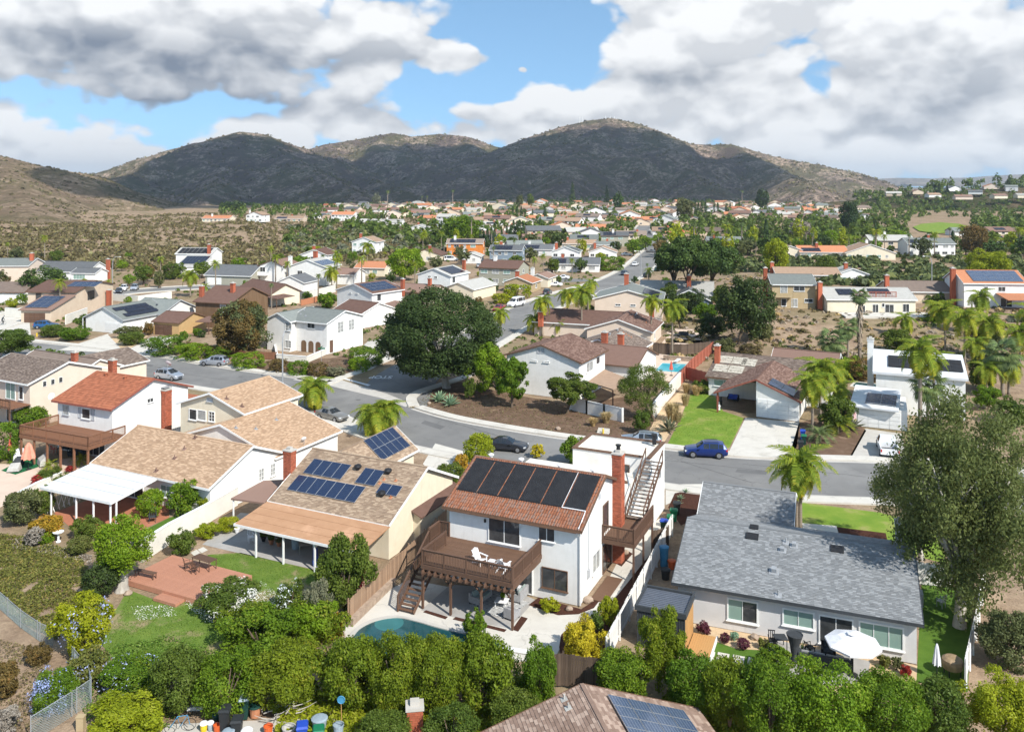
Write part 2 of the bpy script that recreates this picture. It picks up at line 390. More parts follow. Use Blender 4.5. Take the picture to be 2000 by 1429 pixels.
 M['palm_skirt']=mat('palm_skirt',(.33,.27,.205),(.22,.175,.13),4,.95,.1,rnd=.3)
 M['glass']=mat('glass',(.035,.038,.04),(.065,.068,.07),1.6,.06,.6)
 M['glass_blind']=mat('glass_blind',(.25,.36,.31),(.22,.32,.28),.8,.12,.5)
 M['glass_curtain']=mat('glass_curtain',(.40,.40,.38),(.22,.23,.23),2.5,.12,.5)
 M['pv_blue']=gridmat('pv_blue',(.009,.017,.042),(.07,.10,.16),6,10,.03,.22)
 M['pv_black']=gridmat('pv_black',(.010,.013,.024),(.05,.06,.09),6,10,.03,.25)
 M['pv_grey']=gridmat('pv_grey',(.025,.042,.08),(.26,.30,.36),6,10,.06,.2)
 M['pv_frame']=mat('pv_frame',(.55,.57,.6),None,3,.35,.5,metal=.6)
 M['pv_frame_dark']=mat('pv_frame_dark',(.03,.03,.035),None,3,.4,.5)
 M['pool_heat']=mat('pool_heat',(.016,.016,.018),(.024,.024,.026),1.5,.6,.3)
 M['metal_galv']=mat('metal_galv',(.42,.43,.44),(.35,.36,.37),3,.5,.5,metal=.4)
 M['metal_black']=mat('metal_black',(.02,.02,.022),None,3,.5,.4)
 M['plastic_white']=mat('plastic_white',(.78,.78,.78),(.72,.72,.72),3,.5,.3)
 M['rubber']=mat('rubber',(.018,.018,.018),None,5,.85,.2)
 M['rim']=mat('rim',(.5,.5,.52),None,3,.3,.5,metal=.8)
 M['car_glass']=mat('car_glass',(.018,.022,.026),None,2,.05,.7)
 M['lamp_clear']=mat('lamp_clear',(.7,.72,.74),None,2,.1,.6)
 M['lamp_red']=mat('lamp_red',(.45,.02,.02),None,2,.2,.5)
 M['fabric_white']=mat('fabric_white',(.80,.80,.82),None,3,.9,.1)
 M['fabric_grey']=mat('fabric_grey',(.36,.36,.365),None,5,.95,.1)
 M['fabric_dark']=mat('fabric_dark',(.055,.06,.065),None,4,.9,.1)
 M['fabric_red']=mat('fabric_red',(.62,.14,.10),(.52,.11,.08),3,.9,.1)
 M['fabric_salmon']=mat('fabric_salmon',(.72,.30,.21),(.64,.25,.17),3,.9,.1)
 M['fabric_cover']=mat('fabric_cover',(.45,.44,.41),(.36,.35,.32),3,.9,.1)
 M['fabric_sage']=mat('fabric_sage',(.30,.36,.34),(.26,.32,.30),3,.9,.1)
 M['tarp_tan']=mat('tarp_tan',(.33,.235,.14),(.24,.17,.10),4,.6,.3,bump=.6,bscale=5)
 M['terracotta']=mat('terracotta',(.48,.21,.11),(.40,.17,.09),4,.85,.2)
 M['green_mat']=mat('green_mat',(.02,.13,.05),None,5,.95,.1)
 M['bin_green']=mat('bin_green',(.01,.16,.07),None,3,.45,.35)
 M['bin_darkgreen']=mat('bin_darkgreen',(.01,.045,.035),None,3,.5,.3)
 M['bin_black']=mat('bin_black',(.025,.028,.03),None,3,.5,.3)
 M['bin_grey']=mat('bin_grey',(.30,.37,.42),None,3,.5,.3)
 M['bin_blue']=mat('bin_blue',(.02,.07,.42),None,3,.45,.35)
 M['yellow']=mat('yellow',(.75,.52,.03),None,3,.5,.3)
 M['red_orange']=mat('red_orange',(.62,.12,.03),None,3,.5,.3)
 M['sky_blue']=mat('sky_blue',(.06,.25,.42),None,3,.5,.3)
 M['flesh']=mat('flesh',(.42,.26,.19),None,3,.6,.3)
defmats()
def shingle_field(mb,A,B,C,D,w,h,lift=.028,mi=0,jitter=.5):
 A,B,C,D=map(Vector,(A,B,C,D))
 n=(B-A).cross(D-A).normalized()
 if n.z<0:n=-n
 rows=max(1,int(round(((D-A).length+(C-B).length)/2/h)))
 for i in range(rows):
  t0,t1=i/rows,min(1.0,(i+1.02)/rows)
  a0,b0=A.lerp(D,t0),B.lerp(C,t0);a1,b1=A.lerp(D,t1),B.lerp(C,t1)
  L=(b0-a0).length
  if L<.05:continue
  k=max(1,int(round(L/w)));off=random.random()*jitter
  xs=[0.0]+[min(1,max(0,(j+off+random.uniform(-.12,.12))/k))for j in range(k)]+[1.0]
  for j in range(len(xs)-1):
   if xs[j+1]-xs[j]<1e-4:continue
   q=lift*random.uniform(.6,1.35)
   p0,p1=a0.lerp(b0,xs[j]),a0.lerp(b0,xs[j+1])
   p2,p3=a1.lerp(b1,xs[j+1]),a1.lerp(b1,xs[j])
   lo=n*.002
   mb.add([p0+n*q,p1+n*q,p2+lo,p3+lo,p0+lo,p1+lo],[(0,1,2,3),(4,5,1,0)],mi)
def barrel_field(mb,A,B,C,D,w,h,mi=0):
 A,B,C,D=map(Vector,(A,B,C,D))
 n=(B-A).cross(D-A).normalized()
 if n.z<0:n=-n
 rows=int(round((D-A).length/h));k=int(round((B-A).length/w))
 for i in range(rows):
  t0,t1=i/rows,(i+1.05)/rows
  for j in range(k):
   e=[]
   q=random.uniform(.012,.03)
   for(s,hh)in((.04,.0),(.28,.055),(.72,.055),(.96,.0)):
    x=(j+s)/k
    lo=A.lerp(D,t0).lerp(B.lerp(C,t0),x)+n*(hh+q)
    hi=A.lerp(D,t1).lerp(B.lerp(C,t1),x)+n*(hh*.8+.004)
    e.append((lo,hi))
   vs=[p for pr in e for p in pr]
   mb.add(vs,[(0,2,3,1),(2,4,5,3),(4,6,7,5),(0,6,4,2)],mi)
def obox(mb,o,U,V,Wv,mi=0,r=None):
 o,U,V,Wv=map(Vector,(o,U,V,Wv))
 vs=[o,o+U,o+U+V,o+V,o+Wv,o+U+Wv,o+U+V+Wv,o+V+Wv]
 return mb.add(vs,[(0,3,2,1),(4,5,6,7),(0,1,5,4),(1,2,6,5),(2,3,7,6),(3,0,4,7)],mi,r)
def window(parent,org,U,N,w,h,cols=2,rows=1,frame='trim_white',glass='glass',fw=.07,name='window',depth=.07,mw=.045):
 org,U,N=Vector(org),Vector(U).normalized(),Vector(N).normalized();Z=Vector((0,0,1))
 mb=MB();b0=org-N*.02;D=N*(depth+.02)
 obox(mb,b0,U*w,Z*fw,D);obox(mb,b0+Z*(h-fw),U*w,Z*fw,D)
 obox(mb,b0+Z*fw,U*fw,Z*(h-2*fw),D);obox(mb,b0+U*(w-fw)+Z*fw,U*fw,Z*(h-2*fw),D)
 D2=N*(depth*.7+.02)
 for i in range(1,cols):
  obox(mb,b0+U*(w*i/cols-mw/2)+Z*fw,U*mw,Z*(h-2*fw),D2)
 for j in range(1,rows):
  obox(mb,b0+U*fw+Z*(h*j/rows-.015),U*(w-2*fw),Z*.03,D2*.9)
 if h<1.9 and w>.6:obox(mb,org-U*.06-Z*.05-N*.02,U*(w+.12),Z*.05,N*(depth+.09))
 f=mb.build(name,M[frame],parent)
 pb=MB();q=org+N*.018
 for i in range(cols):
  pb.poly([q+U*(w*i/cols)+Z*.02,q+U*(w*(i+1)/cols)+Z*.02,q+U*(w*(i+1)/cols)+Z*(h-.02),q+U*(w*i/cols)+Z*(h-.02)])
 gl=glass if isinstance(glass,(list,tuple))else[glass]
 pb.m=[i%len(gl)for i in range(len(pb.f))]
 pb.build('pane',[M[g]for g in gl],f)
 return f
PANELS={}
def panel_mesh(pw,ph,cell,frame):
 key=(pw,ph,cell,frame)
 if key not in PANELS:
  mb=MB();mb.box(-pw/2,pw/2,-ph/2,ph/2,0,.045,1)
  e=.022;z=.049
  mb.poly([(-pw/2+e,-ph/2+e,z),(pw/2-e,-ph/2+e,z),(pw/2-e,ph/2-e,z),(-pw/2+e,ph/2-e,z)],0)
  PANELS[key]=mb.mesh('solar_panel',[M[cell],M[frame]])
 return PANELS[key]
FOOT=[]
class House:
 def __init__(s,name,label,o,ang,group=None,cat='house'):
  s.e=thing(name,label,cat,o,ang,group);s.o=Vector(o);s.ang=ang
  s.n=name
 def loc(s,p):
  p=Vector(p)-s.o;c,q=math.cos(-s.ang),math.sin(-s.ang)
  return Vector((p.x*c-p.y*q,p.x*q+p.y*c,p.z))
 def block(s,x0,x1,y0,y1,ze,zr,axis='x',wall='stucco_white',roof='sh_tan',over=.45,rake=.35,z0=0.0,fascia='trim_white',
              shingle=None,yr=None,th=.13,walls=True,zb=None,barrel=None,fascia_h=.2):
  if axis=='x':T=lambda a,c,z:Vector((a,c,z));a0,a1,c0,c1=x0,x1,y0,y1
  else:T=lambda a,c,z:Vector((c,a,z));a0,a1,c0,c1=y0,y1,x0,x1
  cr=(c0+c1)/2 if yr is None else yr
  zb=ze if zb is None else zb
  sl,sb=(zr-ze)/(cr-c0),(zr-zb)/(c1-cr)
  rb=MB()
  pl={'lo':(T(a0,c0,ze),T(a1,c0,ze),T(a1,cr,zr),T(a0,cr,zr)),'hi':(T(a1,c1,zb),T(a0,c1,zb),T(a0,cr,zr),T(a1,cr,zr))}
  rb.slab(pl['lo'],th);rb.slab(pl['hi'],th)
  rb.beam(T(a0,cr,zr+.02),T(a1,cr,zr+.02),.22,.07)
  rf=rb.build('roof',M[roof],s.e)
  if shingle or barrel:
   sb_=MB()
   up=Vector((0,0,.012))
   for k in('lo','hi'):
    q=[v+up for v in pl[k]]
    if barrel:barrel_field(sb_,*q,*barrel)
    else:shingle_field(sb_,*q,*shingle)
   so=sb_.build('shingles' if shingle else 'roof_tiles',M[roof],rf);tag(so,kind='stuff')
  if walls:
   wb=MB();wa0,wa1,wc0,wc1=a0+rake,a1-rake,c0+over,c1-over
   t0,t1=ze+sl*over-th-.01,zb+sb*over-th-.01;tr=zr-th-.02
   wb.poly([T(wa0,wc0,z0),T(wa1,wc0,z0),T(wa1,wc0,t0),T(wa0,wc0,t0)])
   wb.poly([T(wa1,wc1,z0),T(wa0,wc1,z0),T(wa0,wc1,t1),T(wa1,wc1,t1)])
   for a in(wa0,wa1):
    wb.poly([T(a,wc0,z0),T(a,wc1,z0),T(a,wc1,t1),T(a,cr,tr),T(a,wc0,t0)])
   wb.build('wall',M[wall],s.e)
  if fascia:
   fb=MB();e=.02
   fb.beam(T(a0-.04,c0-e,ze-fascia_h/2+.03),T(a1+.04,c0-e,ze-fascia_h/2+.03),.035,fascia_h)
   fb.beam(T(a0-.04,c1+e,zb-fascia_h/2+.03),T(a1+.04,c1+e,zb-fascia_h/2+.03),.035,fascia_h)
   for a in(a0-e,a1+e):
    fb.beam(T(a,c0-.03,ze-fascia_h/2+.05),T(a,cr,zr-fascia_h/2+.05),.035,fascia_h)
    fb.beam(T(a,c1+.03,zb-fascia_h/2+.05),T(a,cr,zr-fascia_h/2+.05),.035,fascia_h)
   fb.build('fascia',M[fascia],s.e)
  s.bx=(x0+(rake if axis=='x' else over),x1-(rake if axis=='x' else over),y0+(over if axis=='x' else rake),y1-(over if axis=='x' else rake))
  s.pl=pl;FOOT.append((s,x0,x1,y0,y1))
  return pl
 def face(s,f,t,z,bx=None):
  x0,x1,y0,y1=bx or s.bx
  if f=='f':return Vector((t,y0,z)),Vector((1,0,0)),Vector((0,-1,0))
  if f=='b':return Vector((t,y1,z)),Vector((-1,0,0)),Vector((0,1,0))
  if f=='r':return Vector((x1,t,z)),Vector((0,1,0)),Vector((1,0,0))
  return Vector((x0,t,z)),Vector((0,-1,0)),Vector((-1,0,0))
 def win(s,f,t,z,w,h,cols=2,rows=1,frame='trim_white',glass='glass',bx=None,**k):
  o,U,N=s.face(f,t,z,bx)
  return window(s.e,o,U,N,w,h,cols,rows,frame,glass,**k)
 def garage(s,f,t,z,w,h,mat_='trim_white',bx=None,rows=4,lights=False):
  o,U,N=s.face(f,t,z,bx);Z=Vector((0,0,1));mb=MB()
  obox(mb,o-N*.02,U*w,Z*h,N*.03)
  rh=h/rows
  for i in range(rows):
   for j in range(4):
    obox(mb,o+U*(w/4*j+.03)+Z*(i*rh+.025),U*(w/4-.06),Z*(rh-.05),N*.065)
  g=mb.build('garage_door',M[mat_],s.e)
  if lights:
   lb=MB()
   for j in range(8):obox(lb,o+U*(w/8*j+w/8*.2)+Z*(h-rh*.75),U*(w/8*.6),Z*(rh*.5),N*.045)
   lb.build('door_window',M['glass'],g)
  return g
 def door(s,f,t,z,w,h,mat_='trim_brown',bx=None):
  o,U,N=s.face(f,t,z,bx);mb=MB();Z=Vector((0,0,1))
  obox(mb,o-N*.02,U*w,Z*h,N*.05)
  obox(mb,o+U*.12+Z*.15,U*(w-.24),Z*(h*.4),N*.045);obox(mb,o+U*.12+Z*(h*.55),U*(w-.24),Z*(h*.38),N*.045)
  return mb.build('door',M[mat_],s.e)
 def box(s,name,mat_,*ranges,parent=None):
  mb=MB()
  for r_ in ranges:mb.box(*r_)
  return mb.build(name,M[mat_],parent or s.e)
 def on(s,pl,a,t):
  A,B,C,D=pl;U=(B-A).normalized();V=(D-A).normalized();N=U.cross(V).normalized()
  if N.z<0:N=-N
  return A+U*a+V*t,U,V,N
 def solar(s,pl,a,t,nx,ny,pw,ph,cell='pv_blue',frame='pv_frame',gap=.02,skip=(),lift=.10,name='solar_panel'):
  _,U,V,N=s.on(pl,0,0)
  if U.cross(V).dot(N)<0:Uo,Vo=U,V;X,Y=U,N.cross(U)
  else:X,Y=U,V
  me=panel_mesh(pw,ph,cell,frame)
  for i in range(nx):
   for j in range(ny):
    if(i,j)in skip:continue
    p,_,_,_=s.on(pl,a+(i+.5)*(pw+gap),t+(j+.5)*(ph+gap))
    o=link(name,me,s.e)
    m=Matrix((X,Y,N)).transposed().to_4x4();m.translation=p+N*lift
    o.matrix_local=m
 def vent(s,pl,a,t,kind='pipe',mat_='metal_galv',sc=1.0):
  p,U,V,N=s.on(pl,a,t);mb=MB()
  if kind=='pipe':
   obox(mb,p-U*.22*sc-V*.22*sc+N*.02,U*.44*sc,V*.44*sc,N*.03);mb.tube([p,p+Vector((0,0,.38*sc))],.06*sc,7)
  elif kind=='box':
   obox(mb,p-U*.3*sc-V*.3*sc+N*.02,U*.6*sc,V*.6*sc,N*.03)
   obox(mb,p-U*.15*sc-V*.15*sc+N*.05,U*.3*sc,V*.3*sc,N*.28*sc)
  elif kind=='flat':
   obox(mb,p-U*.34*sc-V*.25*sc+N*.02,U*.68*sc,V*.5*sc,N*.09)
  elif kind=='turbine':
   mb.lathe([(.16,-.1),(.16,.16),(.30,.18),(.34,.30),(.30,.42),(.12,.5)],10,0,p)
  elif kind=='mush':
   mb.lathe([(.13,-.1),(.13,.25),(.24,.28),(.24,.36),(.05,.44)],9,0,p)
  return mb.build('roof_vent',M[mat_],s.e)
 def chimney(s,x,y,z0,z1,wx=.85,wy=.6,brick='brick',cap=True,detail=True):
  ch=MB();ch.box(x-wx/2,x+wx/2,y-wy/2,y+wy/2,z0,z1)
  if brick!='brick' or not detail:
   ch.box(x-wx/2-.06,x+wx/2+.06,y-wy/2-.06,y+wy/2+.06,z1-.25,z1-.12)
   c=ch.build('chimney',M[brick],s.e)
  else:
   c=ch.build('chimney',M['mortar'],s.e)
   bb=MB();rows=int((z1-z0)/.085)
   for i in range(rows):
    z=z0+i*.085;pr=.012+(.03 if i>=rows-3 else 0)
    for(ax,L,cx_,half)in(('x',wx,y,wy),('y',wy,x,wx)):
     k=max(2,int(round(L/.22)));off=(.5 if i%2 else 0)
     for sgn in(-1,1):
      for j in range(-1,k):
       a0=max(-L/2-pr,-L/2+(j+off)*L/k+.006);a1=min(L/2+pr,-L/2+(j+1+off)*L/k-.006)
       if a1-a0<.03:continue
       f=cx_+sgn*(half/2+pr)
       rr=random.random()
       if ax=='x':q=[(x+a0,f,z+.006),(x+a1,f,z+.006),(x+a1,f,z+.079),(x+a0,f,z+.079)]
       else:q=[(f,y+a0,z+.006),(f,y+a1,z+.006),(f,y+a1,z+.079),(f,y+a0,z+.079)]
       back=Vector((0,-sgn*pr,0))if ax=='x' else Vector((-sgn*pr,0,0))
       b2=[Vector(p)+back for p in q]
       bb.add(q+b2,[(0,1,2,3),(3,2,6,7),(0,4,5,1),(0,3,7,4),(1,5,6,2)],0,rr)
   tag(bb.build('bricks',M['brick'],c),kind='stuff')
  if cap:
   cb=MB();cb.box(x-wx/2-.08,x+wx/2+.08,y-wy/2-.08,y+wy/2+.08,z1,z1+.1)
   cb.box(x-wx/4,x+wx/4,y-wy/4,y+wy/4,z1+.1,z1+.32)
   cb.build('chimney_cap',M['concrete'],c)
  return c
def solve2(pl,pr,ze):
 a,b_=P(*pl,ze),P(*pr,ze);d=b_-a
 return Vector((a.x,a.y,0)),math.atan2(d.y,d.x),math.hypot(d.x,d.y)
def house2(label,pl,pr,ze,name='house',group=None):
 o,ang,w=solve2(pl,pr,ze)
 return House(name,label,o,ang,group),w
def house1(label,p,ze,ang,w,corner='R',name='house',group=None,gz=0.0):
 q=P(*p,ze+gz);d=Vector((math.cos(ang),math.sin(ang),0))
 o=Vector((q.x,q.y,gz))-(d*w if corner=='R' else Vector((0,0,0)))
 return House(name,label,o,ang,group)
BOARD={}
def board_mesh(w,h,t,mkey,top=False):
 k=(round(w,3),round(h,3),t,mkey)
 if k not in BOARD:
  ms=[]
  for i in range(5):
   mb=MB();mb.box(-w/2+.004,w/2-.004,-t/2,t/2,.03,h,0,random.random());ms.append(mb.mesh('board',M[mkey]))
  BOARD[k]=ms
 return random.choice(BOARD[k])
def fence(label,pts,h=1.8,mkey='fence_wood',bw=.145,side=1,cat='fence',name='wooden_fence',group=None,post=2.4,var=.05,rails=True,boards=True,z0=0.0):
 pts=[Vector((p[0],p[1],z0))for p in pts]
 root=thing(name,label,cat,pts[0],0,group);o0=pts[0]
 for a,b_ in zip(pts[:-1],pts[1:]):
  a,b_=a-o0,b_-o0;d=(b_-a);L=d.length;d.normalize();n=Vector((d.y,-d.x,0))*side
  ang=math.atan2(d.y,d.x)
  if boards:
   k=int(L/bw)
   for i in range(k):
    o=link('board',board_mesh(bw,h,.022,mkey),root,a+d*((i+.5)*L/k)+n*random.uniform(.028,.036),ang)
    o.scale=(L/k/bw,1,1+random.uniform(-var,0))
  if rails:
   for z in(.3,h-.3):
    mb=MB();mb.beam(a+Vector((0,0,z)),b_+Vector((0,0,z)),.04,.09);mb.build('rail',M[mkey],root)
  kp=max(1,int(round(L/post)))
  for i in range(kp+1):
   mb=MB();mb.box(-.045,.045,-.045,.045,0,h+.04);mb.build('post',M[mkey],root,loc=a+d*(L*i/kp)-n*.06)
 return root
def block_wall(label,pts,h=1.8,t=.18,mkey='block_white',cap='trim_white',name='garden_wall',cat='wall',z0=0.0,pil=None,group=None):
 pts=[Vector((p[0],p[1],z0))for p in pts];o0=pts[0]
 root=thing(name,label,cat,o0,0,group)
 mb=MB();cb=MB();pb=MB()
 for a,b_ in zip(pts[:-1],pts[1:]):
  a,b_=a-o0,b_-o0
  mb.beam(a+Vector((0,0,h/2)),b_+Vector((0,0,h/2)),t,h)
  cb.beam(a+Vector((0,0,h+.03)),b_+Vector((0,0,h+.03)),t+.08,.06)
  if pil:
   L=(b_-a).length;k=max(1,int(L/pil))
   for i in range(k+1):
    q=a.lerp(b_,i/k);pb.box(q.x-.13,q.x+.13,q.y-.13,q.y+.13,0,h+.1)
 mb.build('wall_body',M[mkey],root);cb.build('cap',M[cap],root);pb.build('post',M[mkey],root)
 return root
BAL={}
def railing(parent,a,b_,h,mkey,sp=.13,post=1.8,bw=.04,name='baluster',pw=.1):
 a,b_=Vector(a),Vector(b_);d=b_-a;L=d.length;d.normalize();ang=math.atan2(d.y,d.x)
 mb=MB();up=Vector((0,0,1))
 mb.beam(a+up*(h-.02),b_+up*(h-.02),.13,.045);mb.beam(a+up*(h-.1),b_+up*(h-.1),.04,.08);mb.beam(a+up*.12,b_+up*.12,.04,.08)
 mb.build('handrail',M[mkey],parent)
 key=(round(h,2),mkey,bw)
 if key not in BAL:
  q=MB();q.box(-bw/2,bw/2,-bw/2,bw/2,.16,h-.14);BAL[key]=q.mesh('baluster',M[mkey])
 flat=Vector((d.x,d.y,0)).length
 k=max(1,int(L/sp))
 for i in range(k):
  link(name,BAL[key],parent,a+d*((i+.5)*L/k),ang)
 kp=max(1,int(round(L/post)))
 for i in range(kp+1):
  q=MB();q.box(-pw/2,pw/2,-pw/2,pw/2,-.25,h+.02);q.build('railing_post',M[mkey],parent,loc=a+d*(L*i/kp))
def planks(parent,x0,x1,y0,y1,z,w,mkey,along='x',t=.035,name='deck_board'):
 L,Wd=(x1-x0,y1-y0)if along=='x' else(y1-y0,x1-x0)
 k=max(1,int(round(Wd/w)));ms=[]
 for i in range(4):
  mb=MB();mb.box(-L/2,L/2,-Wd/k/2+.004,Wd/k/2-.004,-t,0,0,random.random());ms.append(mb.mesh(name,M[mkey]))
 for i in range(k):
  c=(i+.5)*Wd/k
  loc=((x0+x1)/2,y0+c,z+random.uniform(-.002,.002))if along=='x' else(x0+c,(y0+y1)/2,z+random.uniform(-.002,.002))
  link(name,random.choice(ms),parent,loc,0 if along=='x' else math.pi/2)
RNG=np.random.default_rng(11)
def leaf_mesh(name,pts,nrm,size,asp=.55,rnd=None,mats=None,mi=None,droop=0.0):
 n=len(pts);nrm=nrm/(np.linalg.norm(nrm,axis=1,keepdims=True)+1e-9)
 a=RNG.normal(size=(n,3));a[:,2]-=droop
 t=a-nrm*np.sum(a*nrm,axis=1,keepdims=True);t/=np.linalg.norm(t,axis=1,keepdims=True)+1e-9
 bt=np.cross(nrm,t);s=np.asarray(size).reshape(-1,1)*np.ones((n,1))
 v=np.empty((n,4,3));v[:,0]=pts-t*s;v[:,1]=pts+bt*s*asp-t*s*.1;v[:,2]=pts+t*s+nrm*s*-.15;v[:,3]=pts-bt*s*asp-t*s*.1
 me=bpy.data.meshes.new(name)
 me.vertices.add(n*4);me.vertices.foreach_set('co',v.astype(np.float32).ravel())
 me.loops.add(n*4);me.loops.foreach_set('vertex_index',np.arange(n*4,dtype=np.int32))
 me.polygons.add(n);me.polygons.foreach_set('loop_start',np.arange(0,n*4,4,dtype=np.int32))
 at=me.attributes.new('rnd','FLOAT','FACE')
 at.data.foreach_set('value',(RNG.random(n)if rnd is None else np.clip(rnd,0,1)).astype(np.float32))
 for m in(mats or[]):me.materials.append(m)
 if mi is not None:me.polygons.foreach_set('material_index',np.asarray(mi,dtype=np.int32))
 me.update(calc_edges=True)
 return me
def unit(n):
 v=RNG.normal(size=(n,3));return v/np.linalg.norm(v,axis=1,keepdims=True)
def crown_points(shape,n,seed):
 global RNG
 RNG=np.random.default_rng(seed)
 if shape in('round','loose','hedge','dome','open','umbrella','oval','wispy'):
  nl={'round':80,'loose':70,'hedge':90,'dome':170,'open':80,'umbrella':90,'oval':60,'wispy':150}[shape]
  c=unit(nl)
  if shape=='hedge':c=c/np.max(np.abs(c),axis=1,keepdims=True)*.76;lr=RNG.uniform(.18,.28,nl)
  elif shape=='dome':
   c[:,2]=np.maximum(c[:,2],-.78-.15*c[:,0]);c=c*RNG.uniform(.72,.86,(nl,1));lr=RNG.uniform(.09,.25,nl)
  elif shape=='loose':c=c*RNG.uniform(.3,.84,(nl,1));lr=RNG.uniform(.12,.28,nl)
  elif shape=='open':c=c*RNG.uniform(.25,.88,(nl,1));lr=RNG.uniform(.09,.22,nl)
  elif shape=='wispy':c=c*RNG.uniform(.15,.88,(nl,1))**.8;c[:,:2]*=(1.05-.35*np.abs(c[:,2:3]+.1));lr=RNG.uniform(.07,.2,nl)
  elif shape=='umbrella':
   c=c*RNG.uniform(.5,.9,(nl,1));c[:,2]=np.abs(c[:,2])*.9-.15;lr=RNG.uniform(.12,.24,nl)
  elif shape=='oval':c=c*RNG.uniform(.4,.72,(nl,1));lr=RNG.uniform(.2,.34,nl)
  else:c=c*RNG.uniform(.5,.78,(nl,1));lr=RNG.uniform(.17,.31,nl)
  w=lr**2;li=RNG.choice(nl,n,p=w/w.sum())
  d=unit(n)+c[li]/(np.linalg.norm(c[li],axis=1,keepdims=True)+.01)*(.2 if shape=='wispy' else .55)
  d[:,2]+=.12
  d/=np.linalg.norm(d,axis=1,keepdims=True)
  rr=lr[li]*((.25+1.1*RNG.random(n))if shape=='wispy' else(1.06-.45*RNG.random(n)**1.5))
  p=c[li]+d*rr[:,None]+RNG.normal(size=(n,3))*.02
  if shape=='wispy':p[:,2]-=.06*RNG.random(n)
  rn=.55*RNG.random(n)+.45*RNG.random(nl)[li]
  return p,d*.8+RNG.normal(size=(n,3))*.55,rn
 if shape=='cypress':
  z=RNG.random(n)**.9*2-1;r_=np.clip(1-((z+.35)/1.36)**2,.02,1)**.6*(.8+.25*RNG.random(n))
  a=RNG.random(n)*6.283;p=np.stack([np.cos(a)*r_,np.sin(a)*r_,z],1)
  return p,np.stack([np.cos(a),np.sin(a),.5+0*a],1)+RNG.normal(size=(n,3))*.4,RNG.random(n)
 if shape=='conifer':
  lay=RNG.integers(0,14,n);z0=lay/14*2-1;t=RNG.random(n)**.6;R_=(1-(z0+1)/2)*.95+.06
  a=np.floor(RNG.random(n)*7)/7*6.283+lay*.8+RNG.normal(size=n)*.16
  p=np.stack([np.cos(a)*R_*t,np.sin(a)*R_*t,z0+.09*(1-t)+RNG.normal(size=n)*.025],1)
  return p,np.stack([np.cos(a)*.3,np.sin(a)*.3,1+0*a],1)+RNG.normal(size=(n,3))*.45,RNG.random(n)
CROWNS={}
def crown(shape,n,s,seed,asp=.55,droop=0.0):
 k=(shape,n,s,seed,asp)
 if k not in CROWNS:
  p,d,rn=crown_points(shape,n,seed)
  CROWNS[k]=leaf_mesh('crown',p,d,s*RNG.uniform(.6,1.3,n),asp,rn,[None],droop=droop)
 return CROWNS[k]
def setmat(o,m,i=0):
 o.material_slots[i].link='OBJECT';o.material_slots[i].material=m
 return o
FOL={}
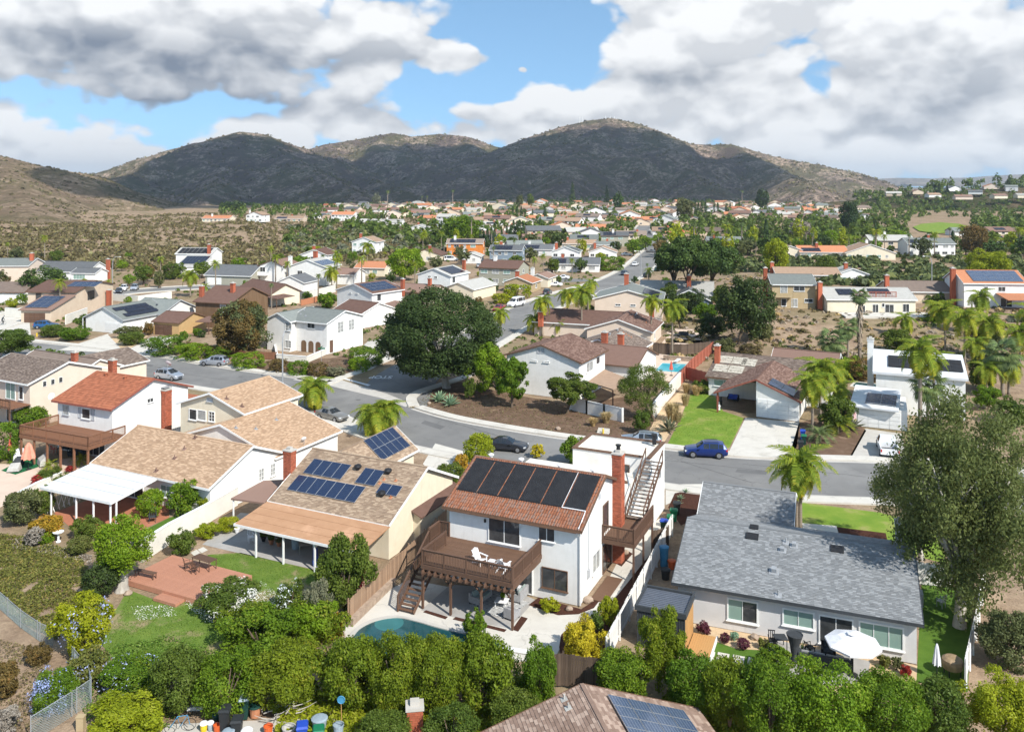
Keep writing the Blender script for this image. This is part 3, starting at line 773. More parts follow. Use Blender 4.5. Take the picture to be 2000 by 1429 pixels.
def deffol():
 FOL['laurel']=foliage('leaf_laurel',(.075,.115,.008),(.19,.235,.018),.4,(.28,.28,.03))
 FOL['hedge']=foliage('leaf_hedge',(.055,.11,.008),(.145,.225,.018),.4,(.24,.28,.03))
 FOL['bright']=foliage('leaf_bright',(.08,.15,.008),(.20,.29,.02),.4,(.28,.33,.04))
 FOL['dark']=foliage('leaf_dark',(.024,.042,.012),(.068,.098,.026),.28,(.11,.145,.045))
 FOL['mid']=foliage('leaf_mid',(.045,.08,.012),(.125,.165,.026),.35,(.15,.19,.045))
 FOL['olive']=foliage('leaf_olive',(.05,.06,.022),(.125,.14,.05),.25,(.19,.19,.085))
 FOL['euca']=foliage('leaf_eucalyptus',(.085,.10,.030),(.18,.20,.058),.45,(.27,.27,.10))
 FOL['yellow']=foliage('leaf_yellow',(.22,.20,.012),(.52,.44,.03),.35,(.62,.55,.06))
 FOL['yelgreen']=foliage('leaf_yellowgreen',(.15,.19,.008),(.32,.34,.02),.4,(.40,.40,.05))
 FOL['rust']=foliage('leaf_rust',(.07,.055,.02),(.17,.115,.035),.25,(.25,.13,.04))
 FOL['orange']=foliage('leaf_orange',(.16,.13,.015),(.42,.25,.025),.3,(.5,.2,.03))
 FOL['pine']=foliage('leaf_pine',(.022,.045,.012),(.075,.115,.024),.2,(.10,.14,.03))
 FOL['cypress']=foliage('leaf_cypress',(.014,.030,.010),(.045,.075,.020),.15)
 FOL['grey']=foliage('leaf_grey',(.085,.095,.055),(.20,.20,.125),.25,(.30,.28,.19))
 FOL['ivy']=foliage('leaf_ivy',(.055,.07,.015),(.17,.175,.04),.25,(.24,.20,.06))
 FOL['cover']=foliage('leaf_cover',(.05,.10,.012),(.15,.23,.03),.25,(.20,.27,.05))
 FOL['redleaf']=foliage('leaf_red',(.14,.02,.018),(.36,.045,.035),.3)
 FOL['purple']=foliage('leaf_purple',(.05,.016,.024),(.13,.04,.055),.25)
 FOL['white_fl']=foliage('petal_white',(.62,.66,.60),(.80,.82,.78),.3)
 FOL['blue_fl']=foliage('petal_blue',(.22,.27,.50),(.42,.46,.66),.3)
 FOL['red_fl']=foliage('petal_red',(.42,.03,.05),(.62,.06,.09),.3)
 FOL['palm']=foliage('leaf_palm',(.075,.13,.012),(.25,.30,.03),.4,(.42,.38,.04))
 FOL['palm_yel']=foliage('leaf_palm_yellow',(.13,.17,.014),(.36,.36,.03),.35,(.50,.40,.03))
 FOL['palm_fan']=foliage('leaf_fan',(.05,.085,.03),(.16,.21,.07),.25,(.24,.27,.11))
 FOL['drygrass']=foliage('leaf_drygrass',(.28,.20,.09),(.46,.35,.17),.25)
 FOL['twig']=foliage('twig_grey',(.16,.13,.10),(.30,.26,.21),.1)
 FOL['scrub']=foliage('leaf_scrub',(.07,.06,.028),(.175,.14,.065),.2,(.22,.21,.08))
 FOL['scrubgreen']=foliage('leaf_scrubgreen',(.045,.06,.02),(.13,.15,.05),.2,(.23,.23,.07))
 FOL['succ']=foliage('leaf_succulent',(.10,.17,.10),(.26,.36,.22),.2)
deffol()
def bbox_solve(u0,v0,u1,v1,z0=0.0):
 uc,vc=(u0+u1)/2,(v0+v1)/2;hh=1.0
 for _ in range(30):
  Y=F*(CH-z0-hh)/(vc-HY);r=(u1-u0)/2*Y/F;t=(vc-HY)/F
  hv=(v1-v0)/2*Y/F;n_=math.sqrt(max(hv*hv-(r*t)**2,(.45*r)**2));hh=.5*hh+.5*n_
 return Vector(((uc-CX)*Y/F,Y,z0)),r,hh
def density(px):
 if px>170:return 22000,.033
 if px>90:return 13000,.042
 if px>45:return 5200,.064
 if px>22:return 1500,.115
 return 550,.19
NSEED=[0]
def leafy(parent,shape,px,fol,loc,r,hh,name='crown',dens=1.0,ls=1.0,seed=None,asp=.55,droop=0):
 n,s=density(px);n=int(n*dens)
 NSEED[0]+=1
 sd=NSEED[0]%3 if seed is None else seed
 o=link(name,crown(shape,n,round(s*ls,4),100+sd,asp,droop),parent,loc,RNG.uniform(0,6.28))
 o.scale=(r/.97,r/.97,hh/.97)
 return setmat(o,FOL[fol])
def stem_mesh(h,r,n=3,spread=.5,mkey='bark',seed=0):
 rs=random.Random(seed);mb=MB()
 for i in range(n):
  a=rs.uniform(0,6.28);q=spread*rs.uniform(.4,1)
  mb.tube([(0,0,-.05),(math.cos(a)*q*.3,math.sin(a)*q*.3,h*.4),(math.cos(a)*q,math.sin(a)*q,h)],[r,r*.7,r*.35],5)
 return mb
def shrub(label,box,fol='mid',shape='round',cat='shrub',name='shrub',flower=None,fl_dens=.12,group=None,dens=1.0,ls=1.0,z0=0.0,twigs=True,seed=None):
 p,r,hh=bbox_solve(*box,z0=z0);px=max(box[2]-box[0],box[3]-box[1])
 e=thing(name,label,cat,p,0,group)
 leafy(e,shape,px,fol,(0,0,hh),r,hh,'foliage',dens,ls,seed)
 if flower:
  o=leafy(e,shape,px,flower,(0,0,hh*1.02),r*1.03,hh*1.03,'flowers',dens*fl_dens,ls*.9,2)
 stem_mesh(hh*1.3,max(.02,r*.045),4,r*.5,'bark',int(p.x*10)).build('stem',M['bark'],e)
 return e
def trunk_mb(h,r,top,mkey='bark',limbs=5,spread=1.0,seed=1,lean=(0,0),lh=.55):
 rs=random.Random(seed);mb=MB()
 mb.tube([(0,0,-.2),(0,0,.0),(lean[0]*.1,lean[1]*.1,h*.12),(lean[0]*.5,lean[1]*.5,h*.55),(lean[0],lean[1],h)],[r*1.4,r*1.3,r*1.05,r*.9,r*.6],9)
 for i in range(limbs):
  a=i*6.283/limbs+rs.uniform(-.5,.5);q=spread*rs.uniform(.55,1);z=h*rs.uniform(lh,.98);k=z/h
  b0=Vector((lean[0]*k,lean[1]*k,z));e=Vector((lean[0]+math.cos(a)*q,lean[1]+math.sin(a)*q,h+(top-h)*rs.uniform(.3,.85)))
  mid=b0.lerp(e,.5)+Vector((0,0,(top-h)*.08))
  mb.tube([b0,mid,e],[r*.5,r*.32,r*.12],6)
  for _ in range(2):
   e2=mid+Vector((rs.uniform(-1,1)*q*.5,rs.uniform(-1,1)*q*.5,(top-h)*rs.uniform(.15,.5)))
   mb.tube([mid,e2],[r*.22,r*.06],5)
 return mb
def tree(label,base,box,fol='mid',shape='round',cat='tree',name='tree',bark='bark',tr=None,limbs=6,dens=1.0,ls=1.0,group=None,z0=0.0,lean=0.0,seed=None,asp=.55,droop=0,lh=.55,fol2=None):
 p=P(*base,z0);k=p.y/F;u0,v0,u1,v1=box
 r=(u1-u0)/2*k;zc=CH-((v0+v1)/2-HY)*k-z0;t=((v0+v1)/2-HY)/F
 hv=(v1-v0)/2*k;hh=math.sqrt(max(hv*hv-(r*t)**2,(.4*r)**2))
 cx_=((u0+u1)/2-base[0])*k
 e=thing(name,label,cat,p,0,group)
 h=max(.4,zc-hh*.35);tr=tr or max(.05,r*.07)
 trunk_mb(h,tr,zc+hh*.7,bark,limbs,r*.7,int(p.x),(cx_,0),lh).build('trunk',M[bark],e,smooth=True)
 px=max(u1-u0,v1-v0)
 leafy(e,shape,px,fol,(cx_,0,zc),r,hh,'crown',dens,ls,seed,asp,droop)
 if fol2:leafy(e,shape,px,fol2,(cx_,0,zc),r*.99,hh*.99,'crown',dens*.35,ls,5,asp,droop)
 return e
def frond_mesh(kind,seed=0):
 rs=random.Random(seed);mb=MB()
 if kind=='feather':
  def pt(t):return Vector((t*.80+.05*t*t,0,.42*t-.95*t**2.3))
  k=9
  mb.tube([pt(i/k)for i in range(k+1)],[.014*(1-.8*i/k)for i in range(k+1)],4,0,r=.3)
  for i in range(44):
   t=.10+.90*i/43;b0=pt(t);f=(pt(min(1,t+.03))-pt(t-.03)).normalized()
   ln=(.13+.27*math.sin(math.pi*min(1,t*.85+.15))**.8)*rs.uniform(.85,1.1)
   for sg in(-1,1):
    d=Vector((f.x*.55,sg*.85,f.z*.55+rs.uniform(-.1,.42))).normalized()
    m_=b0+d*ln*.5;e=m_+(d+Vector((0,0,-1.15))).normalized()*ln*.55
    wv=f*.0125
    mb.add([b0-wv,b0+wv,m_+wv*1.3,m_-wv*1.3,e],[(0,1,2,3),(3,2,4)],0,rs.random()*.8+.2*t)
 elif kind=='simple':
  def pt(t):return Vector((t*.85,0,.42*t-.95*t**2.2))
  for i in range(10):
   t=.12+.88*i/9;b0=pt(t);f=(pt(min(1,t+.05))-pt(t-.05)).normalized();ln=.16+.26*math.sin(math.pi*t)
   for sg in(-1,1):
    d=Vector((f.x*.5,sg*.8,f.z*.5-.35)).normalized();wv=f*.05
    mb.add([b0-wv,b0+wv,b0+d*ln],[(0,1,2)],0,rs.random())
 elif kind=='fan':
  mb.tube([(0,0,0),(.3,0,.08),(.55,0,.06)],[.012,.010,.008],4,0,r=.2)
  c=Vector((.52,0,.06))
  for i in range(17):
   a=R(-105+210*i/16);L=.48*(1-.25*abs(a)/1.9)
   d=Vector((math.cos(a),math.sin(a),-.16-.1*abs(math.sin(a))));s_=Vector((-math.sin(a),math.cos(a),0))*.034
   m_=c+d*L*.6;e=c+d*L+Vector((0,0,-.12))
   mb.add([c,m_-s_,m_+s_,e-s_*.3,e+s_*.3],[(0,1,2),(1,3,4,2)],0,rs.random())
 elif kind=='sago':
  def pt(t):return Vector((t*.9,0,.55*t-.75*t**2))
  for i in range(22):
   t=.1+.9*i/21;b0=pt(t);f=(pt(min(1,t+.03))-pt(t-.03)).normalized();ln=.05+.17*math.sin(math.pi*min(1,t*.9+.1))
   for sg in(-1,1):
    d=Vector((f.x*.6,sg*.8,f.z*.6+.25)).normalized();wv=f*.016
    mb.add([b0-wv,b0+wv,b0+d*ln],[(0,1,2)],0,rs.random())
 me=mb.mesh('frond',None);me.materials.clear();me.materials.append(None)
 return me
FROND={}
def frond(kind,i):
 if(kind,i)not in FROND:FROND[(kind,i)]=frond_mesh(kind,i)
 return FROND[(kind,i)]
def add_fronds(e,kind,top,n,L,fol,fol2=None,lo=-25,hi=80,seed=0,wide=1.0):
 rs=random.Random(seed)
 for i in range(n):
  t=i/max(1,n-1);el=hi+(lo-hi)*t**.85+rs.uniform(-6,6);a=i*2.39996+rs.uniform(-.2,.2)
  o=link('frond',frond(kind,i%3),e,top)
  o.rotation_euler=(Matrix.Rotation(a,3,'Z')@Matrix.Rotation(-R(el-20),3,'Y')).to_euler()
  q=L*rs.uniform(.85,1.1);o.scale=(q,q*wide,q)
  setmat(o,FOL[(fol2 if fol2 and t>.55 and rs.random()<.75 else fol)])
def palm(label,base,top_v,L=None,kind='feather',fol='palm',fol2='palm_yel',n=17,tr=.16,name='palm_tree',z0=0.0,lean=0.0,skirt=0.0,px_r=None,group=None,lo=-30,hi=78,dead=0):
 p=P(*base,z0);k=p.y/F;h=CH-(top_v-HY)*k-z0
 L=L or px_r*k
 e=thing(name,label,'palm tree',p,0,group);mb=MB();lx=lean*k
 N=9
 mb.tube([(lx*(i/N)**1.4,0,h*i/N-(.15 if i==0 else 0))for i in range(N+1)],[tr*(1.45 if i==0 else 1.12-.3*i/N)for i in range(N+1)],9)
 mb.build('trunk',M['palm_trunk'],e,smooth=True)
 if kind=='feather':
  cb=MB();cb.lathe([(tr*.85,-.5),(tr*.9,-.2),(tr*.55,.35),(tr*.2,.6)],8,0,(lx,0,h));cb.build('crownshaft',M['palm_trunk'],e)
 add_fronds(e,kind,(lx,0,h+.1),n,L,fol,fol2,lo,hi,int(p.x*7+p.y))
 if skirt:
  sb=MB();rs=random.Random(3)
  for i in range(150):
   a=rs.uniform(0,6.28);z=h-skirt*rs.random()**.9;q=tr+.12+.5*(1-(h-z)/skirt)*rs.uniform(.5,1)
   d=Vector((math.cos(a),math.sin(a),0));t_=Vector((-d.y,d.x,0))*.13
   a0=d*tr*.9+Vector((lx,0,z+.3));e0=d*q+Vector((lx,0,z-.8))
   sb.add([a0-t_*.4,a0+t_*.4,e0+t_,e0-t_],[(0,1,2,3)])
  sb.build('dead_fronds',M['palm_skirt'],e)
 return e
def rosette(label,base,r_px,h_px,fol,n=22,name='agave',cat='plant',width=.13,z0=0.0,kind='spike',group=None):
 p=P(*base,z0);k=p.y/F;r_,h=r_px*k,h_px*k
 e=thing(name,label,cat,p,0,group);rs=random.Random(int(p.x*31+p.y))
 if kind=='sago':
  mb=MB();mb.lathe([(.16,0),(.2,.2),(.14,h*.4)],8);mb.build('trunk',M['palm_trunk'],e)
  add_fronds(e,'sago',(0,0,h*.38),n,r_*1.1,fol,None,-12,70,int(p.x*5))
  return e
 if name=='sago':name='sago_palm'
 for i in range(n):
  t=i/n;el=R(82-72*t);a=i*2.4;L=math.hypot(r_,h)*rs.uniform(.8,1.05)*(.75+.25*t)
  mb=MB();w=width*r_
  pts=[(0,w*.5,0),(.45,w,.03),(1.0,.0,-.10*t)]
  mb.add([(0,-w*.5,0),(0,w*.5,0),(L*.45,w,.05*L),(L*.45,-w,.05*L),(L,0,-.05*L*t),(L*.45,0,-.02*L)],[(0,1,2,5),(0,5,3),(5,2,4),(3,5,4)],0,rs.random())
  me=mb.mesh('leaf',FOL[fol]);o=link('leaf',me,e,(0,0,.05));o.rotation_euler=(0,-el,a)
 return e
def grass_tuft(label,box,fol='drygrass',n=420,name='grass_clump',cat='plant',group=None,z0=0.0):
 p,r_,hh=bbox_solve(*box,z0=z0);e=thing(name,label,cat,p,0,group);mb=MB();rs=random.Random(int(p.x*13))
 for i in range(n):
  a=rs.uniform(0,6.28);q=rs.random()**.5*r_*.35;lean=rs.uniform(.2,1.0)*r_;h=hh*2*rs.uniform(.55,1.0)
  b0=Vector((math.cos(a)*q,math.sin(a)*q,0));d=Vector((math.cos(a),math.sin(a),0));t_=Vector((-d.y,d.x,0))*(.02*r_+.006)
  m_=b0+d*lean*.35+Vector((0,0,h*.75));e0=b0+d*lean+Vector((0,0,h*(1-.3*lean/r_)))
  mb.add([b0-t_,b0+t_,m_+t_,m_-t_,e0],[(0,1,2,3),(3,2,4)])
 mb.build('blades',FOL[fol],e)
 return e
def carpaint(name,c,metal=.0):
 return mat('paint_'+name,c,tuple(x*.95 for x in c),1,.28,.5,metal=metal,coat=.6)
CARS={
 'suv':dict(L=4.7,w=.93,st=[(0,.32,.62,.66,.70,.66),(.18,.24,.80,.86,.86,.80),(.9,.24,.92,1.00,.93,.84),(1.35,.24,.98,1.08,.93,.80),(2.05,.24,1.02,1.60,.93,.66),(2.7,.24,1.03,1.68,.93,.68),(3.7,.24,1.05,1.66,.93,.66),(4.25,.26,1.06,1.56,.91,.62),(4.58,.34,1.02,1.12,.84,.66),(4.7,.42,.80,.86,.76,.66)],ws=(3,4),side=(4,7),rear=(7,8),wb=(.92,3.72),wr=.36),
 'sedan':dict(L=4.8,w=.91,st=[(0,.30,.55,.58,.66,.62),(.2,.20,.70,.74,.84,.78),(1.0,.20,.82,.88,.91,.82),(1.55,.20,.88,.95,.91,.78),(2.25,.20,.90,1.40,.91,.58),(2.8,.20,.91,1.46,.91,.60),(3.4,.20,.92,1.40,.91,.58),(4.05,.22,.94,1.06,.90,.70),(4.6,.26,.90,.98,.84,.74),(4.8,.36,.72,.76,.74,.66)],ws=(3,4),side=(4,6),rear=(6,7),wb=(.95,3.75),wr=.33),
 'minivan':dict(L=4.5,w=.91,st=[(0,.32,.62,.66,.66,.62),(.18,.22,.78,.84,.84,.78),(.75,.22,.90,.98,.91,.82),(1.05,.22,.96,1.06,.91,.78),(1.95,.22,.99,1.60,.91,.62),(2.6,.22,1.00,1.65,.91,.64),(3.7,.22,1.02,1.60,.91,.62),(4.1,.24,1.03,1.50,.90,.60),(4.4,.32,1.00,1.10,.84,.66),(4.5,.42,.80,.86,.76,.66)],ws=(3,4),side=(4,7),rear=(7,8),wb=(.85,3.55),wr=.33),
 'wagon':dict(L=4.8,w=.91,st=[(0,.30,.58,.61,.68,.64),(.2,.22,.74,.79,.85,.79),(1.0,.22,.85,.92,.91,.82),(1.45,.22,.91,1.0,.91,.79),(2.2,.22,.94,1.50,.91,.60),(2.8,.22,.95,1.56,.91,.62),(3.9,.22,.97,1.52,.91,.60),(4.4,.24,.99,1.36,.90,.62),(4.7,.30,.95,1.05,.84,.68),(4.8,.40,.78,.84,.76,.66)],ws=(3,4),side=(4,7),rear=(7,8),wb=(.95,3.75),wr=.35),
 'van':dict(L=5.6,w=.98,st=[(0,.38,.70,.76,.76,.70),(.15,.28,.95,1.0,.92,.86),(.8,.28,1.12,1.22,.98,.90),(1.1,.28,1.18,1.34,.98,.86),(1.75,.28,1.22,2.05,.98,.76),(2.4,.28,1.22,2.32,.98,.78),(4.6,.28,1.22,2.32,.98,.78),(5.4,.30,1.22,2.22,.97,.78),(5.55,.36,1.1,1.5,.94,.80),(5.6,.44,.9,1.0,.9,.80)],ws=(3,4),side=(4,7),rear=(7,8),wb=(1.05,4.45),wr=.38),
}
def car(kind,label,u,v,head,paint,group='cars parked along the streets',z=0.0,detail=True,cat='car',extra=None,name='parked_car'):
 s=CARS[kind];p=P(u,v,z);L=s['L']
 e=thing(name,label,cat,p,head,group)
 rings=[]
 for(x,zb,zt,top,hw,rw)in s['st']:
  X=L/2-x
  y=[(0,zb),(hw*.86,zb),(hw*.985,zb+(zt-zb)*.30),(hw,zb+(zt-zb)*.62),(hw*.955,zt),(rw,top-(top-zt)*.10),(rw*.86,top),(0,top+.012)]
  rings.append([(X,-a,c)for(a,c)in y]+[(X,a,c)for(a,c)in reversed(y[1:-1])])
 mb=MB();gl={'windscreen':MB(),'side_window':MB(),'side_window2':MB(),'rear_window':MB()}
 n=len(rings[0]);k=len(rings)
 def isglass(i,j):
  if s['ws'][0]==i and j in(5,6,7,8):return 'windscreen'
  if s['rear'][0]==i and j in(5,6,7,8):return 'rear_window'
  if s['side'][0]<=i<s['side'][1]:
   if j==4:return 'side_window'
   if j==9:return 'side_window2'
  if(i==s['ws'][0]or i==s['rear'][0])and j in(4,9):return 'tri'
  return None
 vs=[q for r_ in rings for q in r_];fs=[]
 for i in range(k-1):
  for j in range(n):
   fs.append((i*n+j,i*n+(j+1)%n,(i+1)*n+(j+1)%n,(i+1)*n+j))
   g=isglass(i,j)
   if g and g!='tri':
    q=[Vector(vs[x])for x in fs[-1]];c=sum(q,Vector())/4
    nn=(q[1]-q[0]).cross(q[3]-q[0])
    nn=nn.normalized()if nn.length>1e-7 else Vector((0,0,1))
    if nn.dot(c-Vector((0,0,.8)))<0:nn=-nn
    sh=.90 if g.startswith('side')else .94
    gl[g].poly([c+(a-c)*sh+nn*.012 for a in q])
 fs.append(tuple(range(n)));fs.append(tuple((k-1)*n+j for j in range(n)))
 mb.add(vs,fs);mb.build('body',paint,e,smooth=False)
 for g in('windscreen','side_window','side_window2','rear_window'):gl[g].build(g.rstrip('2'),M['car_glass'],e)
 if detail:
  st=s['st'];w0=s['w']
  for sg in(-1,1):
   h_=MB();h_.box(L/2-.30,L/2-.06,sg*.70-.14,sg*.70+.14,st[1][2]-.16,st[1][2]-.01);h_.build('headlight',M['lamp_clear'],e)
   h_=MB();h_.box(-L/2+.03,-L/2+.22,sg*.72-.12,sg*.72+.12,st[-2][2]-.24,st[-2][2]-.02);h_.build('taillight',M['lamp_red'],e)
   h_=MB();xm=L/2-st[3][0]-.25;h_.box(xm-.06,xm+.08,sg*(w0+.10)-.09,sg*(w0+.10)+.09,st[3][2]+.0,st[3][2]+.14);h_.build('mirror',paint,e)
  g_=MB();g_.box(L/2-.06,L/2+.012,-.42,.42,st[0][1]+.06,st[0][2]-.05);g_.build('grille',M['metal_black'],e)
  g_=MB();g_.box(-L/2-.012,-L/2+.03,-.24,.24,st[-1][1]+.12,st[-1][1]+.24);g_.build('licence_plate',M['plastic_white'],e)
  if kind in('suv','wagon','minivan'):
   for sg in(-1,1):
    r_=MB();zz_=st[5][3]+.05;r_.beam((L/2-st[4][0]-.15,sg*.56,zz_),(L/2-st[6][0],sg*.56,zz_),.04,.04);r_.build('roof_rail',M['metal_black'],e)
 for x in s['wb']:
  for sg in(-1,1):
   t=MB();y0=sg*(s['w']-.10)
   t.tube([(0,-.11,0),(0,.11,0)],s['wr'],16);w=t.build('wheel',M['rubber'],e,loc=(L/2-x,y0,s['wr']))
   r_=MB();r_.tube([(0,sg*.10,0),(0,sg*.118,0)],s['wr']*.66,12)
   for a in range(5):r_.beam((0,sg*.121,0),(math.cos(a*1.257)*s['wr']*.6,sg*.121,math.sin(a*1.257)*s['wr']*.6),.06,.012,up=(0,1,0))
   r_.build('rim',M['rim'],w)
   a_=MB();a_.tube([(L/2-x,y0+sg*.06,s['wr']),(L/2-x,y0+sg*.085,s['wr'])],s['wr']*1.14,16);a_.build('wheel_arch',M['metal_black'],e)
 return e
def pickup(label,u,v,head,paint,group=None):
 p=P(u,v);e=thing('pickup_truck',label,'pickup truck',p,head,group)
 mb=MB()
 mb.add([(2.7,-.9,.45),(2.7,.9,.45),(2.7,.9,.95),(2.7,-.9,.95),(1.3,-.96,.4),(1.3,.96,.4),(1.3,.96,1.12),(1.3,-.96,1.12)],[(0,1,2,3),(4,0,3,7),(1,5,6,2),(3,2,6,7),(0,4,5,1),(5,4,7,6)])
 mb.add([(1.3,-.96,.4),(1.3,.96,.4),(-.45,.96,.4),(-.45,-.96,.4),(1.3,-.96,1.12),(1.3,.96,1.12),(-.45,.96,1.12),(-.45,-.96,1.12),(.65,-.76,1.78),(.65,.76,1.78),(-.35,.76,1.80),(-.35,-.76,1.80)],
           [(0,3,7,4),(1,5,6,2),(2,6,7,3),(4,5,9,8),(5,6,10,9),(6,7,11,10),(7,4,8,11),(8,9,10,11)])
 mb.build('cab',paint,e)
 bd=MB();bd.box(-2.75,-.47,-.96,-.86,.45,1.15);bd.box(-2.75,-.47,.86,.96,.45,1.15);bd.box(-2.75,-2.67,-.86,.86,.45,1.12);bd.build('bed',paint,e)
 fl=MB();fl.box(-2.67,-.47,-.86,.86,.5,.62);fl.build('bed_floor',M['metal_black'],e)
 g=MB();g.poly([(1.28,-.85,1.17),(1.28,.85,1.17),(.70,.70,1.74),(.70,-.70,1.74)]);g.v=[(x+.015,y,z+.012)for x,y,z in g.v];g.build('windscreen',M['car_glass'],e)
 for sg in(-1,1):
  g=MB();g.poly([(1.05,sg*.955,1.16),(-.30,sg*.955,1.16),(-.28,sg*.80,1.72),(.62,sg*.80,1.72)]);g.build('side_window',M['car_glass'],e)
  h_=MB();h_.box(2.6,2.72,sg*.72-.14,sg*.72+.14,.74,.9);h_.build('headlight',M['lamp_clear'],e)
  h_=MB();h_.box(-2.78,-2.7,sg*.88-.07,sg*.88+.07,.72,1.0);h_.build('taillight',M['lamp_red'],e)
 for x in(1.75,-1.7):
  for sg in(-1,1):
   t=MB();t.tube([(0,-.13,0),(0,.13,0)],.39,16);w=t.build('wheel',M['rubber'],e,loc=(x,sg*.86,.39))
   r_=MB();r_.tube([(0,sg*.12,0),(0,sg*.136,0)],.25,12);r_.build('rim',M['rim'],w)
 g=MB();g.box(2.66,2.73,-.5,.5,.55,.88);g.build('grille',M['metal_black'],e)
 return e
def wheelie(label,u,v,ang,mkey,lid=None,h=1.05,group=None,name='wheelie_bin',at=None,lidopen=False):
 p=at or P(u,v);e=thing(name,label,'bin',p,ang,group)
 b=MB();q=[(-.24,-.27),(.24,-.27),(.24,.27),(-.24,.27)]
 lo=[(x*.85,y*.85,.06)for x,y in q];hi=[(x*1.15,y*1.15,h)for x,y in q]
 b.add(lo+hi,[(3,2,1,0),(4,5,6,7),(0,1,5,4),(1,2,6,5),(2,3,7,6),(3,0,4,7)])
 b.box(-.30,.30,-.34,.34,h-.07,h);b.build('body',M[mkey],e)
 l=MB();l.add([(-.32,-.36,h),(.32,-.36,h),(.32,.36,h),(-.32,.36,h),(-.26,-.28,h+.09),(.26,-.28,h+.09),(.26,.30,h+.11),(-.26,.30,h+.11)],[(0,1,5,4),(1,2,6,5),(2,3,7,6),(3,0,4,7),(4,5,6,7),(3,2,1,0)])
 l.build('lid',M[lid or mkey],e)
 hd=MB();hd.tube([(-.25,.40,h-.05),(.25,.40,h-.05)],.02,6);hd.build('handle',M['rubber'],e)
 for sg in(-1,1):
  w=MB();w.tube([(sg*.22,.26,.1),(sg*.28,.26,.1)],.1,10);w.build('wheel',M['rubber'],e)
 return e
def bucket(label,at,r,h,mkey,flare=1.12,lid=None,name='bucket',cat='bucket',group=None,sides=14):
 e=thing(name,label,cat,at,0,group);b=MB()
 b.lathe([(r*.8,0),(r*.82,.01),(r,h*.9),(r*1.08,h*.9),(r*1.08,h),(r*.95,h),(r*.75,h*.15)],sides);b.build('body',M[mkey],e)
 if lid:
  l=MB();l.lathe([(r*1.13,h),(r*1.15,h+.04),(r*.9,h+.09),(r*.2,h+.11)],sides);l.build('lid',M[lid],e)
 else:
  hn=MB();hn.tube([(math.cos(a/8*math.pi)*r*1.08,.02,h-.02+math.sin(a/8*math.pi)*r*.5)for a in range(9)],.012,4);hn.build('handle',M['metal_black'],e)
 return e
def pot(label,at,r,h,mkey='terracotta',plant=None,name='plant_pot',cat='pot'):
 e=thing(name,label,cat,at);b=MB()
 b.lathe([(r*.6,0),(r*.95,h*.8),(r*1.1,h*.82),(r*1.1,h),(r*.95,h),(r*.85,h*.8)],12);b.build('pot_body',M[mkey],e)
 if plant:leafy(e,'round',20,plant,(0,0,h+r*1.1),r*1.5,r*1.5,'foliage')
 return e
def adirondack(label,at,ang,mkey='plastic_white',group=None):
 e=thing('adirondack_chair',label,'chair',at,ang,group)
 for i in range(5):
  b=MB();b.beam((-.20,-.22+.11*i,.30),(-.58,(-.22+.11*i)*1.12,1.0-.04*abs(i-2)**1.3),.095,.02);b.build('back_slat',M[mkey],e)
 for i in range(5):
  b=MB();b.beam((.32-.12*i,-.28,.38-.035*i),(.32-.12*i,.28,.38-.035*i),.10,.022);b.build('seat_slat',M[mkey],e)
 for sg in(-1,1):
  b=MB();b.beam((.42,sg*.36,.58),(-.42,sg*.34,.58),.13,.025);b.build('arm',M[mkey],e)
  b=MB();b.beam((.34,sg*.32,0),(.34,sg*.32,.57),.09,.03);b.build('leg',M[mkey],e)
  b=MB();b.beam((.36,sg*.29,.34),(-.62,sg*.27,.03),.03,.11);b.build('leg',M[mkey],e)
 return e
def table(label,at,ang,w,d,h,mkey,top_t=.04,name='table',leg=.05,group=None,slats=0):
 e=thing(name,label,'table',at,ang,group);t=MB()
 if slats:
  for i in range(slats):
   q=MB();y=-d/2+(i+.5)*d/slats;q.box(-w/2,w/2,y-d/slats/2+.008,y+d/slats/2-.008,h-top_t,h);q.build('top_slat',M[mkey],e)
 else:
  t.box(-w/2,w/2,-d/2,d/2,h-top_t,h);t.build('tabletop',M[mkey],e)
 for sx in(-1,1):
  for sy in(-1,1):
   l=MB();l.box(sx*(w/2-.08)-leg/2,sx*(w/2-.08)+leg/2,sy*(d/2-.06)-leg/2,sy*(d/2-.06)+leg/2,0,h-top_t);l.build('leg',M[mkey],e)
 return e
def chair(label,at,ang,mkey,h=.9,name='chair',group=None,w=.46):
 e=thing(name,label,'chair',at,ang,group)
 s_=MB();s_.box(-w/2,w/2,-w/2,w/2,.42,.46);s_.build('seat',M[mkey],e)
 b=MB()
 for i in range(4):b.beam((-w/2,-w/2+.05+i*(w-.1)/3,.46),(-w/2-.1,-w/2+.05+i*(w-.1)/3,h),.05,.02)
 b.beam((-w/2-.1,-w/2,h),(-w/2-.1,w/2,h),.03,.06);b.build('backrest',M[mkey],e)
 for sx in(-1,1):
  for sy in(-1,1):
   l=MB();l.box(sx*(w/2-.03)-.02,sx*(w/2-.03)+.02,sy*(w/2-.03)-.02,sy*(w/2-.03)+.02,0,.42);l.build('leg',M[mkey],e)
 for sy in(-1,1):
  a=MB();a.beam((-w/2-.03,sy*w/2,.64),(w/2,sy*w/2,.64),.05,.025);a.beam((w/2-.02,sy*w/2,.46),(w/2-.02,sy*w/2,.64),.03,.03);a.build('arm',M[mkey],e)
 return e
